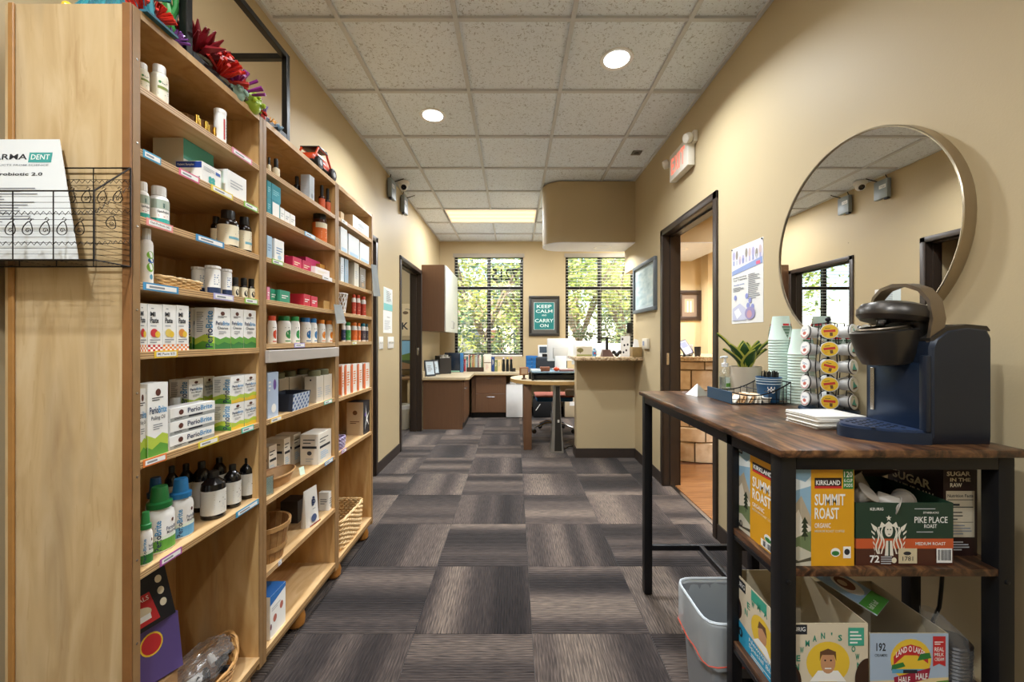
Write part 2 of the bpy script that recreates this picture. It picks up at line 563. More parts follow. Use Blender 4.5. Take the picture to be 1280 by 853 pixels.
# floors --------------------------------------------------------------------------------
fl = struct('floor', MB().box(-4.3, 4.3, -3, 7, -.12, -.006), mat('#4f4a46', .95, key='subfloor'), 'grey brown carpet tile floor laid quarter-turn along the corridor', 'floor')
TP = .503
def carpet(ix, iy, x0=None, x1=None):
    cx = .075 + .5 * (ix + .5); cy = 1.695 + TP * (iy + .5)
    a, b = (x0 if x0 is not None else cx - .25) - cx, (x1 if x1 is not None else cx + .25) - cx
    rz = PI / 2 if (ix + iy) % 2 else 0.0
    g = .0011
    k = ('ct', round(a, 3), round(b, 3), rz > 0)
    if k not in MATS:
        if rz: mb = MB().box(-TP / 2 + g, TP / 2 - g, -b + g, -a - g, -.006, 0)
        else: mb = MB().box(a + g, b - g, -TP / 2 + g, TP / 2 - g, -.006, 0)
        MATS[k] = mb.mesh(CARPET, 0)
    obj('carpet_tile', MATS[k], fl, (cx, cy, 0), (0, 0, rz))
for iy in range(-4, 11):
    for ix in range(-3, 3):
        y1 = 1.695 + TP * (iy + 1)
        if ix == 2 and y1 < 4.4: carpet(ix, iy, None, 1.335)
        else: carpet(ix, iy)
    if iy > 4:
        for ix in (-5, -4, 3): carpet(ix, iy)
lob = struct('floor_lobby', MB().box(1.34, 4.3, 2.0, 5.3, -.005, .001), mat('#4c2c18', .5, key='subwood'), 'brown wood plank floor of the lobby behind the right doorway', 'floor')
pl = MB().box(-.6, .6, -.058, .058, .001, .006).mesh(PLANK, 0)
for j in range(11):
    for i in range(2):
        obj('plank', pl, lob, (1.963 + i * 1.205, 2.72 + j * .1185, 0))
struct('trim_1', MB().rbox(1.325, 1.355, 2.55, 3.39, -.002, .009, .003), STEEL, 'thin metal threshold strip between the carpet and the wood floor', 'threshold')

# walls ---------------------------------------------------------------------------------
XL, XR, WT, YB = -1.27, 1.27, .13, 6.8
D1 = (4.42, 5.455); D2 = (2.73, 3.69); D3 = (2.49, 3.45); DT = 2.18
w = MB()
for a, b in ((-3, D2[0] + .02), (D2[1] - .02, D1[0] + .02), (D1[1] - .02, YB)): w.box(XL - WT, XL, a, b, 0, CZ)
for d in (D1, D2): w.box(XL - WT, XL, d[0] + .02, d[1] - .02, DT - .02, CZ)
struct('wall_left', w, WALL, 'long beige painted wall on the left with two doorways', 'wall')
w = MB()
w.box(XR, XR + WT, -3, D3[0] + .02, 0, CZ).box(XR, XR + WT, D3[1] - .02, 4.27, 0, CZ).box(XR, XR + WT, D3[0] + .02, D3[1] - .02, DT - .02, CZ)
w.box(XR, XR + WT, 4.27, 4.6, 2.0, CZ)
struct('wall_right', w, WALL, 'long beige painted wall on the right with the mirror and doorway', 'wall')
WZ0, WZ1 = .95, 2.69
WIN = [(-1.02, .15), (.87, 2.05), (-3.42, -2.25)]
w = MB()
xs = [-4.3] + [q for a in sorted(WIN) for q in a] + [4.3]
for i in range(0, len(xs), 2): w.box(xs[i], xs[i + 1], YB, YB + .16, 0, CZ)
for a, b in WIN: w.box(a, b, YB, YB + .16, 0, WZ0).box(a, b, YB, YB + .16, WZ1, CZ)
struct('wall_back', w, WALL, 'beige end wall with the two black-framed windows', 'wall')
struct('wall_front', MB().box(-1.4, 1.4, -3.12, -3, 0, CZ), WALL, 'beige wall closing the corridor behind the viewer', 'wall')
w = MB().box(-4.3, -4.2, 3.75, YB, 0, CZ).box(-4.3, XL - WT, 3.65, 3.75, 0, CZ)
w.box(-1.95, XL - WT, 2.62, 2.7, 0, CZ).box(-2.0, -1.95, 2.62, 3.75, 0, CZ)
struct('wall_side_room', w, WALL, 'beige walls of the room behind the left doorway', 'wall')
w = MB().box(2.12, 4.3, 5.2, 5.32, 0, CZ).box(4.2, 4.3, 2, 5.2, 0, CZ).box(XR + WT, 4.3, 1.9, 2, 0, CZ).box(2.42, 2.5, 5.0, 5.2, 0, CZ)
w.box(2.6, 2.7, 5.32, YB, 0, CZ)
struct('wall_lobby', w, mat('#d2b98d', .6, var=.03, vs=2, key='lobby'), 'tan walls of the lobby seen through the right doorway', 'wall')

# rounded soffit over the reception counter
def arc(cx, cy, r, a0, a1, n=10):
    return [(cx + r * math.cos(a0 + (a1 - a0) * i / n), cy + r * math.sin(a0 + (a1 - a0) * i / n)) for i in range(n + 1)]
po = arc(.52, 4.415, .21, PI / 2, 3 * PI / 2, 16) + arc(2.1, 4.41, .2, -PI / 2, 0, 10) + [(2.3, 5.2), (1.6, 5.2), (1.6, 4.625)]
sf = MB().prism(po, 2.27, CZ)
so = struct('trim_2', sf, WALL, 'rounded beige drop soffit above the reception counter', 'soffit', smooth=30)
so2 = MB().prism([(x * .9995 + .0005, y) for x, y in po], 2.262, 2.27).build('soffit_underside', mat('#dcdde0', .6, key='sofund'), so)

# ceiling -------------------------------------------------------------------------------
ce = struct('ceiling', MB().box(-4.3, 4.3, -3.1, 7, CZ + .035, CZ + .15), mat('#c9c7c3', .9, key='plenum'), 'white suspended ceiling of square fissured tiles', 'ceiling')
GX = [XL, -.915, -.305, .305, .915, 1.525]
GP = .607
GY = [2.08 + GP * k for k in range(-8, 9)]
TILE_MESH = {}
def ctile(x0, x1, y0, y1):
    k = (round(x1 - x0, 3), round(y1 - y0, 3))
    if k not in TILE_MESH:
        a, b = k[0] / 2 - .004, k[1] / 2 - .004
        TILE_MESH[k] = MB().box(-a, a, -b, b, 0, .018).mesh(CEIL, 0)
    obj('ceiling_tile', TILE_MESH[k], ce, ((x0 + x1) / 2, (y0 + y1) / 2, CZ + .013))
GRID = mat('#c9cbcd', .5, var=.02)  # white bars greyed to stand in for the shade in their gaps
TROFF = [(-.915, 5), (-.305, -5), (-.915, -2)]            # x0, first row of a two-tile-wide fluorescent fixture
def is_troff(x0, k):
    for i, (a, r) in enumerate(TROFF):
        if k == r and (abs(x0 - a) < .01 or abs(x0 - a - .61) < .01): return True
    return False
for j in range(len(GY)):
    y0 = GY[j]; y1 = min(GY[j + 1], YB) if j + 1 < len(GY) else YB
    if y1 - y0 < .05: continue
    k = j - 8
    right = [1.525, 2.135, 2.6] if y0 > 4.4 else []
    cols = [(GX[i], GX[i + 1]) for i in range(4)] + ([(.915, 1.525), (1.525, 2.135), (2.135, 2.6)] if right else [(.915, XR)])
    for a, b in cols:
        if not is_troff(a, k): ctile(a, b, y0, y1)
    e = 2.6 if right else XR
    if j: MB().box(XL, e, y0 - .012, y0 + .012, CZ - .001, CZ + .014).build('grid_bar', GRID, ce, smooth=0)
for x in GX[1:5]:
    gaps = sorted((2.08 + GP * r, 2.08 + GP * (r + 1)) for a, r in TROFF if abs(a + .61 - x) < .01)
    ys = [-3] + [q for g_ in gaps for q in g_] + [YB]
    for i in range(0, len(ys), 2):
        MB().box(x - .012, x + .012, ys[i], ys[i + 1], CZ - .003, CZ + .014).build('grid_bar', GRID, ce, smooth=0)
MB().box(1.525 - .012, 1.525 + .012, 4.6, YB, CZ - .003, CZ + .014).build('grid_bar', GRID, ce, smooth=0)
for x0, x1, y0, y1 in ((XL, XL + .02, -3, YB), (XR - .02, XR, -3, 4.6), (XL, 2.6, YB - .02, YB)):
    MB().box(x0, x1, y0, y1, CZ - .002, CZ + .013).build('edge_angle', GRID, ce, smooth=0)
for i, (x0, x1, y0, y1) in enumerate(((-4.2, XL - WT, 2.7, YB), (XR + WT, 4.2, 2.0, 5.2), (2.7, 4.2, 5.32, YB))):
    MB().box(x0, x1, y0, y1, CZ, CZ + .03).build('ceiling_panel', mat('#dcd9d3', .9, key='cp'), ce, smooth=0)

# baseboards ----------------------------------------------------------------------------
BASE = mat('#362c26', .5, bump=.02)
def baseboard(name, segs, label):
    m = MB()
    for s in segs: m.box(*s, 0, .098)
    struct(name, m, BASE, label, 'baseboard')
baseboard('baseboard_left', [(XL, XL + .009, -3, D2[0]), (XL, XL + .009, D2[1], D1[0])], 'dark brown rubber baseboard along the left wall')
baseboard('baseboard_right', [(XR - .009, XR, -3, D3[0]), (XR - .009, XR, D3[1], 4.22)], 'dark brown rubber baseboard along the right wall')
baseboard('baseboard_counter', [(.655, XR - .009, 4.205, 4.2145), (.641, .655, 4.205, 4.37)], 'dark brown rubber baseboard around the foot of the reception counter wall')
baseboard('baseboard_back', [(.1, 2.6, YB - .009, YB)], 'dark brown rubber baseboard under the back worktop')

# doors ---------------------------------------------------------------------------------
def doorway(name, side, y0, y1, label, strike, far_strike=True):
    """bronze metal frame wrapped round the wall; side = -1 left wall, 1 right wall"""
    X = XL if side < 0 else XR
    t = thing(name, label, 'doorway', (X, (y0 + y1) / 2, 0), 0, kind='structure')
    L = (y1 - y0) / 2
    fw = .05
    def xs(a, b):          # depth measured into the wall
        return (-b, -a) if side < 0 else (a, b)
    for e in (-1, 1):
        m = MB()
        ya, yb = (e * L, e * (L - fw)) if e < 0 else (e * (L - fw), e * L)
        m.rbox(*xs(-.014, .002), ya, yb, 0, DT, .004)
        m.rbox(*xs(WT - .002, WT + .014), ya, yb, 0, DT, .004)
        yi = e * (L - fw)
        m.box(*xs(-.006, WT + .006), min(yi, yi + e * .02), max(yi, yi + e * .02), 0, DT - fw)
        m.box(*xs(.052, .092), min(yi, yi - e * .014), max(yi, yi - e * .014), 0, DT - fw)
        j = m.build('jamb', BRONZE, t)
        if e > 0 and strike:
            s = MB().rbox(*xs(.02, .048), -.003, .001, -.05, .05, .001)
            s.build('strike_plate', STEEL, j, (0, yi, 1.08))
    m = MB().rbox(*xs(-.014, .002), -L, L, DT - fw, DT, .004).rbox(*xs(WT - .002, WT + .014), -L, L, DT - fw, DT, .004)
    m.box(*xs(-.006, WT + .006), -L + fw, L - fw, DT - fw, DT - fw + .02)
    m.box(*xs(.052, .092), -L + fw, L - fw, DT - fw - .014, DT - fw)
    m.build('header', BRONZE, t)
    return t
doorway('door_1', -1, *D1, 'dark bronze door frame around the left doorway beside the brown wall cabinet', True)
d2 = doorway('door_2', -1, *D2, 'dark bronze door frame half hidden behind the far end of the bookcases', True)
doorway('door_3', 1, *D3, 'dark bronze door frame of the right doorway to the stone-faced lobby counter', True)
MB().rbox(-.10, -.055, -.428, .1, .01, DT - .07, .003).build('door_leaf', mat('#4b3a2d', .4, bump=.02), d2)

# windows -------------------------------------------------------------------------------
WBLK = mat('#0f0e0d', .35, bump=.02)
BLIND = mat('#efece6', .4, var=.03)
def window(name, x0, x1, label, number=False):
    t = thing(name, label, 'window', ((x0 + x1) / 2, YB + .08, WZ0), 0, kind='structure')
    L = (x1 - x0) / 2; H = WZ1 - WZ0; zt = H - .57
    m = MB().box(-L, -L + .05, -.03, .03, 0, H).box(L - .05, L, -.03, .03, 0, H).box(-L + .05, L - .05, -.03, .03, 0, .05).box(-L + .05, L - .05, -.03, .03, H - .05, H)
    m.build('frame', WBLK, t, smooth=0)
    MB().box(-.03, .03, -.035, .03, .05, H - .05).build('mullion', WBLK, t, smooth=0)
    for a, b in ((-L + .05, -.03), (.03, L - .05)):
        MB().box(a, b, -.03, .03, zt - .025, zt + .025).build('transom', WBLK, t, smooth=0)
        for c, d in ((.05, zt - .025), (zt + .025, H - .05)):
            p = MB().box(a, b, -.003, .003, c, d).build('pane', GLASS, t, smooth=0)
            if number and a > 0 and c > .1:
                q = Print(lambda u, v, e: (.05 + u, -.003 - e, zt + .13 + v), .44, .21)
                vs, fs, gx0, gx1, gy0, gy1 = glyphs('7215', .012)
                q._m(mat('#0c0b0a', .5))
                q.mb.add([q.S((1 - (x - gx0) / (gx1 - gx0)) * .44, (y - gy0) / (gy1 - gy0) * .21, .0005) for x, y in vs], [tuple(reversed(f)) for f in fs])
                q.done(p, 'house_number')
    MB().box(-L + .01, L - .01, -.079, -.036, -.008, .004).build('sill', mat('#d8cdb5', .5), t, smooth=0)
    bl = MB().rbox(-L - .02, L + .02, -.10, -.085, H - .055, H + .012, .003).build('blind', mat('#a99f90', .5), t)
    sl = MB().box(-L + .015, L - .015, -.024, .024, -.0013, .0013).mesh(BLIND, 0)
    z = H - .085
    while z > .04:
        obj('slat', sl, bl, (0, -.058, z)); z -= .0515
    MB().box(-L + .015, L - .015, -.08, -.036, .008, .03).build('bottom_rail', BLIND, bl, smooth=0)
    for x in (-L * .6, 0, L * .6):
        MB().tube([(x, -.083, H - .06), (x, -.083, .02)], .0009, 4).build('ladder_cord', BLIND, bl, smooth=0)
    return t
window('window_1', *WIN[0], 'left black-framed window with open white blinds and mirrored house number', True)
window('window_2', *WIN[1], 'right black-framed window with open white blinds behind the reception counter')
window('window_3', *WIN[2], 'black-framed window of the left side room seen only in the mirror')

# ceiling lamps -------------------------------------------------------------------------
LENS = mat((1, .97, .92), .3, var=0, emit=9.0, key='lens')
LENS_W = mat((.8, .62, .4), .4, var=0, emit=.62, key='troff')
TUBE_W = mat((.9, .72, .5), .4, var=0, emit=.72, key='trofft')
def area(parent, size, power, color, loc, sy=None, spread=PI):
    d = bpy.data.lights.new('lamp_light', 'AREA')
    d.shape = 'DISK' if sy is None else 'RECTANGLE'
    d.size = size
    if sy: d.size_y = sy
    d.energy = power; d.color = color; d.spread = spread
    o = bpy.data.objects.new('lamp_light', d); o.location = loc
    return link(o, parent)
def downlight(x, y, z, label, power, col=(.92, .98, 1.03), n=1.0):
    t = thing('recessed_downlight', label, 'downlight', (x, y, z), group='recessed ceiling downlights')
    MB().lathe([(.074, 0), (.096, -.004), (.098, .001), (.098, .004), (.07, .004)], 32, cap=False).build('trim_ring', mat('#e9e7e3', .4), t)
    MB().lathe([(.001, .002), (.073, .002), (.075, .0005)], 32, cap=False).build('lens', LENS, t)
    area(t, .13, power, col, (0, 0, -.008), None, 2.5)
    return t
downlight(.61, 2.387, CZ + .009, 'bright round downlight in the ceiling nearer the right wall', P_DOWN)
downlight(-.61, 2.99, CZ + .009, 'bright round downlight in the ceiling nearer the left wall', P_DOWN)
downlight(.98, 4.43, 2.262, 'small round downlight set in the soffit over the reception counter', 10)
downlight(1.86, 4.52, 2.262, 'round downlight in the lobby soffit seen through the right doorway', 20)
for i, (x, y) in enumerate(((-.61, -.03), (.61, -1.3))):  # added lamps out of view, placed to light the bookcase end panel
    downlight(x, y, CZ, ['round downlight in the ceiling just behind the viewer on the left', 'round downlight in the ceiling far behind the viewer on the right'][i], P_DOWN * [1.15, .6][i])
downlight(3.0, 3.4, CZ, 'round downlight in the lobby ceiling out of sight', 48, (1, .94, .86))  # added lamp to brighten the lobby beyond the doorway
def troffer(x0, k, label, power):
    y0 = 2.08 + GP * k
    t = thing('fluorescent_troffer', label, 'ceiling light', (x0 + .61, y0 + GP / 2, CZ), group='fluorescent ceiling fixtures')
    MB().box(-.61, .61, -.303, -.28, -.003, .02).box(-.61, .61, .28, .303, -.003, .02).box(-.61, -.585, -.28, .28, -.003, .02).box(.585, .61, -.28, .28, -.003, .02).build('frame', mat('#ecebe6', .4), t, smooth=0)
    df = MB()
    for i in range(30):                                 # shallow prismatic lens
        a = -.28 + .56 * i / 30
        df.box(-.585, .585, a, a + .56 / 30, .004 + .003 * abs(math.sin(i * PI / 10)), .012)
    df.build('diffuser', LENS_W, t, smooth=0)
    for yy in (-.16, 0, .16):
        MB().tube([(-.57, yy, .004), (.57, yy, .004)], .018, 8).build('lamp_tube', TUBE_W, t)
    area(t, 1.14, power, (.93, .98, 1.03), (0, 0, -.012), .54)
troffer(-.915, 5, 'glowing warm fluorescent panel in the ceiling before the windows', P_TROFF)
troffer(-.305, -5, 'fluorescent panel in the corridor ceiling far behind the viewer', P_BACK)  # added fixture out of view, general fill for the corridor
troffer(-.915, -2, 'fluorescent panel in the ceiling just behind the viewer', P_BACK)  # added fixture overhead and out of view, more corridor fill
def side_lamp(x, y, label, p):
    t = thing('fluorescent_troffer', label, 'ceiling light', (x, y, CZ), group='fluorescent ceiling fixtures')
    MB().box(-.31, .31, -.31, .31, -.004, 0).build('frame', mat('#ecebe6', .4), t, smooth=0)
    MB().box(-.285, .285, -.285, .285, -.006, -.0042).build('diffuser', LENS_W, t, smooth=0)
    area(t, .55, p, (.93, .98, 1), (0, 0, -.015), .55)
side_lamp(-2.7, 5.2, 'square ceiling light of the left side room', P_SIDE)  # added lamp, never in view, to light the side room
side_lamp(2.0, 5.95, 'square ceiling light deep in the reception office', P_SIDE * 1.0)

# ================================================================ OUTDOORS
g = struct('ground', MB().box(-30, 30, 7.3, 60, -.3, -.2), mat('#7d8a52', .95, var=.3, vs=1.2), 'grassy ground outside the windows', 'ground')
struct('trim_3', MB().box(-30, 30, 17.5, 23, -.2, -.18), mat('#8d8b88', .9, var=.06), 'grey asphalt street beyond the trees', 'street')
LF = [m_leaf('leaf_a', [(0, '#5f7a2c'), (.5, '#9fb448'), (1, '#e0da80')], .5, .35), m_leaf('leaf_b', [(0, '#7c8f38'), (.5, '#c4c260'), (1, '#f2e690')], .5, .35), m_leaf('leaf_c', [(0, '#2c4a3a'), (.5, '#4d6f4a'), (1, '#a0aa68')], .5, .3)]
BARK = mat('#7a6a58', .9, var=.3, vs=20, bump=.4)
def tree(name, label, x, y, h, r, n, m, trunk=.07, seed=1, zb=-.2, leaf=.06, group='trees outside the windows'):
    R = random.Random(seed)
    t = thing(name, label, 'tree' if trunk else 'shrub', (x, y, zb), group=group)
    if trunk:
        tb = MB()
        top = []
        fork = h * .32
        tb.tube([(0, 0, 0), (.05, .02, fork * .5), (.02, 0, fork)], [trunk * 1.2, trunk, trunk * .9], 8)
        for i in range(5):
            a = i * 1.26 + R.random()
            p1 = (math.cos(a) * r * .35, math.sin(a) * r * .35, fork + h * .22)
            p2 = (math.cos(a + .3) * r * .7, math.sin(a + .3) * r * .7, fork + h * .42)
            tb.tube([(.02, 0, fork - .05), p1, p2], [trunk * .7, trunk * .5, trunk * .2], 6)
            for q in range(3):
                b = a + R.uniform(-1, 1)
                tb.tube([p1, (p1[0] + math.cos(b) * r * .4, p1[1] + math.sin(b) * r * .4, p1[2] + R.uniform(.1, .4) * h * .6)], [trunk * .3, trunk * .08], 5)
        tb.build('trunk', BARK, t)
    cr = MB()
    cz, rz = (h * .68, h * .36) if trunk else (h * .5, h * .5)
    blobs = [(Vector((R.gauss(0, .45) * r, R.gauss(0, .45) * r, cz + R.gauss(0, .5) * rz)), R.uniform(.25, .5) * r) for _ in range(26)]
    for i in range(n):
        c, br = R.choice(blobs)
        d = Vector((R.gauss(0, 1), R.gauss(0, 1), R.gauss(0, 1))).normalized()
        p = c + d * br * R.uniform(.55, 1.05)
        if p.z < .05: continue
        u = Vector((R.gauss(0, 1), R.gauss(0, 1), R.gauss(0, .6))).normalized(); v = u.orthogonal().normalized()
        s = leaf * R.uniform(.6, 1.3)
        cr.quad(p - u * s, p - v * s * .5, p + u * s, p + v * s * .5)
    o = cr.build('foliage', m, t, smooth=0); o['kind'] = 'stuff'
tree('garden_tree', 'leafy yellow-green tree with forked trunk outside the left window', -.75, 9.6, 4.6, 1.5, 2500, LF[1], .07, 3)
tree('garden_tree', 'slim green tree with bent branches outside the left window on the right', .35, 10.6, 4.3, 1.4, 2200, LF[0], .06, 5)
tree('garden_tree', 'dense bright green tree outside the right window', 1.5, 9.4, 4.4, 1.35, 2900, LF[0], .07, 8)
tree('garden_tree', 'yellowish tree outside the right window towards the wall', 2.9, 10.5, 4.7, 1.5, 2400, LF[1], .08, 12)
tree('garden_tree', 'distant dark green tree left of the left window', -4.2, 11.0, 5, 1.6, 2600, LF[0], .08, 14)
tree('garden_tree', 'leafy tree outside the side room window', -2.7, 10.2, 4.6, 1.3, 3200, LF[0], .07, 44)
tree('garden_tree', 'big tree across the street behind the window mullion', .2, 26, 7, 3.6, 4200, LF[2], .16, 17, leaf=.2)
tree('garden_tree', 'big tree across the street on the right', 7, 27, 8, 4, 4200, LF[2], .16, 18, leaf=.2)
tree('garden_tree', 'big tree across the street on the left', -7, 27, 7.5, 4, 4200, LF[2], .16, 19, leaf=.2)
for i, (x, y, n) in enumerate(((-1.3, 8.6, 1300), (-.55, 8.9, 1300), (.2, 8.7, 1200), (.95, 8.9, 1300), (1.75, 8.6, 1300), (2.5, 8.8, 1300), (-2.9, 8.7, 1300))):
    tree('hedge_shrub', ['dark green shrub below the left window at its left edge', 'dark green shrub below the left window near its left half', 'dark green shrub below the left window behind the mullion', 'dark green shrub outside between the two windows', 'dark green shrub below the right window', 'dark green shrub right of the right window', 'dark green shrub outside the side room window'][i],
         x, y, 1.55 + .12 * (i % 3), .5, n, LF[2], 0, 30 + i, leaf=.05, group='shrubs under the windows')
bd = thing('street_house', 'pale low house with tiled roof across the street', 'building', (-1.5, 34, -.2))
MB().box(-7, 7, 0, 6, 0, 3.2).build('wall', mat('#d9cdb8', .8), bd, smooth=0)
MB().add([(-7.5, -.5, 3.2), (7.5, -.5, 3.2), (7.5, 6.5, 3.2), (-7.5, 6.5, 3.2), (-7, 3, 5), (7, 3, 5)], [(0, 1, 5, 4), (2, 3, 4, 5), (0, 4, 3), (1, 2, 5), (3, 2, 1, 0)]).build('roof', mat('#8f6a55', .8, var=.15), bd, smooth=0)
for x in (-5, -2, 2, 5):
    MB().box(x - .6, x + .6, -.05, .02, 1, 2.3).build('window', mat('#3b4650', .2), bd, smooth=0)
MB().box(-.5, .5, -.05, .02, 0, 2.2).build('door', mat('#6a4330', .5), bd, smooth=0)
# ================================================================ BOOKCASES ALONG THE LEFT WALL
XF, XBK = -.904, -1.207         # front and back of the bookcases
TOPZ, BOTZ = 2.045, .12
S1 = [1.865, 1.7115, 1.548, 1.388, 1.219, .953, .685]
S2 = [1.875, 1.715, 1.55, 1.395, 1.232, .953, .66, .395]
S3 = [1.88, 1.713, 1.553, 1.39, 1.235, .946, .665]
UN = [(.948, 1.4385, S1), (1.4395, 2.0395, S2), (2.0405, 2.555, S3)]
EDGE = mat('#94724a', .45, var=.2, vs=30)
def bookcase(i, label):
    y0, y1, shelves = UN[i]
    L = y1 - y0
    t = thing('plywood_bookcase', label, 'bookcase', ((XF + XBK) / 2, y0, 0), group='plywood bookcases along the left wall')
    hx = (XF - XBK) / 2
    T = .0195
    sp = MB().box(-hx, hx - .004, 0, T, .075, TOPZ)
    sp.build('side_panel', BIRCH if i == 0 else BIRCH_W, t, smooth=0)
    MB().box(-hx, hx - .004, L - T, L, .075, TOPZ).build('side_panel', BIRCH_W, t, smooth=0)
    for a in (0, L - T):
        MB().rbox(hx - .004, hx, a, a + T, .075, TOPZ, .001, 1).build('edge_strip', EDGE, t, smooth=0)
    if i == 0:        # battens on the exposed end, and a few screw heads
        MB().rbox(-hx + .012, -hx + .026, -.006, 0, .075, TOPZ, .002, 1).build('batten', mat('#a9793f', .5, var=.2, vs=25), t, smooth=0)
        MB().rbox(hx - .022, hx, -.006, 0, .075, TOPZ, .002, 1).build('batten', mat('#8a5d33', .5, var=.25, vs=18), t, smooth=0)
        for k in range(9):
            MB().lathe([(.0028, 0), (.0028, .0008), (.0015, .0012)], 8).build('screw_head', STEEL, t, (hx, .01, .32 + k * .2), (0, PI / 2, 0))
    MB().box(-hx + .006, hx, T, L - T, TOPZ - T, TOPZ).build('top_panel', BIRCH_W, t, smooth=0)
    MB().box(-hx, -hx + .006, T, L - T, .1, TOPZ).build('back_panel', BIRCH_W, t, smooth=0)
    MB().box(-hx + .006, hx, T, L - T, -.02, 0).build('bottom_panel', SHELF, t, (0, 0, BOTZ), smooth=0)
    for z in shelves:
        MB().box(-hx + .006, hx - .001, T, L - T, -.018, 0).build('shelf', SHELF, t, (0, 0, z), smooth=0)
    MB().box(hx - .05, hx - .01, T, L - T, .075, .1).build('kick_rail', EDGE, t, smooth=0)
    for x in (-hx + .05, hx - .045):
        for y in ((.06, L - .06) if i != 1 else (.3,)):
            MB().lathe([(.022, 0), (.034, .012), (.037, .04), (.03, .068), (.03, .076)], 18).build('bun_foot', mat('#a9702f', .4, var=.2), t, (x, y, 0))
    return t
bc = [bookcase(0, 'nearest plywood bookcase with the exposed birch end panel'),
      bookcase(1, 'middle plywood bookcase between the near and far ones'),
      bookcase(2, 'farthest plywood bookcase next to the left wall doorway frame')]

def Yx(px, x): return F * x / (px - 643)
def Zy(py, Y): return CH + (424 - py) * Y / F
# paper price labels on the shelf edges (part of the bookcase they are stuck to)
def price(i, z, p0, p1, c, s=None):
    y0, y1 = Yx(p0, XF), Yx(p1, XF)
    hx = (XF - XBK) / 2
    b = UN[i][0]
    o = MB().box(0, .0012, -(y1 - y0) / 2, (y1 - y0) / 2, -.0175, .0015).build('price_label', colour(c, .5), bc[i], (hx - .0005, (y0 + y1) / 2 - b, z), smooth=0)
    q = plane((.0012, -(y1 - y0) / 2, -.0175), (0, 1, 0), (0, 0, 1), y1 - y0, .019)
    q.rect(.07, .2, .93, .8, PAPER)
    if s: q.text(s, .13, .33, .87, .7, INK)
    else: q.lines(.15, .36, .85, .68, 1, INKG, .8)
    q.done(o)
for r in ((0, S1[0], 290, 315, '#e08a9e', None), (0, S1[1], 179, 201, '#4aa3c8', None), (0, S1[1], 224, 249, '#e06a8c', None), (0, S1[1], 264, 291, '#e6cf4a', None), (0, S1[1], 305, 322, '#8cc04c', None),
          (0, S1[2], 183, 216, '#ef9a94', 'Opti-Probiotic $62'), (0, S1[2], 245, 280, '#3f8fc0', None), (0, S1[3], 179, 223, '#3f93c4', None), (0, S1[3], 267, 292, '#b9b2dc', None), (0, S1[3], 306, 322, '#9cc95a', None),
          (0, S1[4], 193, 222, '#e6c034', 'MI Paste $25'), (0, S1[5], 179, 208, '#e8803a', None), (0, S1[5], 248, 273, '#e2d23c', None), (0, S1[5], 302, 317, '#58c8b0', None), (0, S1[6], 200, 227, '#b25aa8', None), (0, S1[6], 295, 323, '#3f9fc8', None),
          (1, S2[1], 381, 394, '#7fb9d8', None), (1, S2[2], 340, 354, '#8cc04c', None), (1, S2[2], 403, 415, '#e4e4ea', None), (1, S2[4], 368, 381, '#a9a2d8', None), (1, S2[5], 405, 415, '#6cc0a8', None), (1, S2[5], 338, 352, '#e8c46a', None),
          (1, S2[6], 406, 416, '#5f9fd0', None), (1, S2[7], 348, 352, '#c8c8d4', None), (2, S3[0], 427, 434, '#dfe3d8', None), (2, S3[4], 440, 446, '#d8c84a', None), (2, S3[6], 427, 433, '#b07cc0', None)):
    price(*r)

# ---------------------------------------------------------------- goods: builders
def carton(name, label, cat, loc, dims, rz=PI / 2, m=PAPER, prints=(), group=None, parts=None):
    t = thing(name, label, cat, loc, rz, group)
    w, d, h = dims
    MB().box(-w / 2, w / 2, -d / 2, d / 2, 0, h).build('body', m, t, smooth=0)
    for f, fn in prints:
        p = face(dims, f); fn(p); p.done(t)
    if parts: parts(t, dims)
    return t
def shelf_box(name, label, cat, z, px0, px1, off, d, ytop=None, h=None, m=PAPER, prints=(), group=None, dz=0, tilt=0):
    """carton on a bookcase shelf, its front face spanning px0..px1 of the frame, off behind the shelf edge"""
    xf = XF - off
    y0, y1 = Yx(px0, xf), Yx(px1, xf)
    if h is None: h = Zy(ytop, y0) - z - dz
    t = carton(name, label, cat, (xf - d / 2, (y0 + y1) / 2, z + dz), (y1 - y0 - .001, d, h), PI / 2 + tilt, m, prints, group)
    return t
def bottle(name, label, loc, r, h, body, cap, lab=None, shoulder=.72, neck=.5, capr=.62, caph=.2, prints=None, group=None, lz=(.12, .62), cat='bottle', capm=None, n=22, rz=PI / 2, ribs=True):
    t = thing(name, label, cat, loc, rz, group)
    hb = h * (1 - caph)
    hs = h * shoulder
    MB().lathe([(r * .92, 0), (r, h * .02), (r, hs * .96), (r * .94, hs + (hb - hs) * .35), (r * neck * 1.15, hb - .001), (r * neck, hb), (r * neck, hb + .002)], n, cap=True).build('body', body, t)
    rc = r * capr
    MB().lathe([(rc, 0), (rc, h * caph * .86), (rc * .93, h * caph), (rc * .4, h * caph)], n, (0, 0, h - h * caph), flute=n // 2 if ribs else 0, fa=.025).build('cap', cap, t)
    if lab is not None:
        z0, z1 = lz[0] * h, min(lz[1] * h, hs * .96)
        l = MB().lathe([(r + .0004, z0), (r + .0004, z1)], n, cap=False).build('label', lab, t)
        if prints:
            p = wrap(r + .0004, z0, z1); prints(p); p.done(t)
    return t
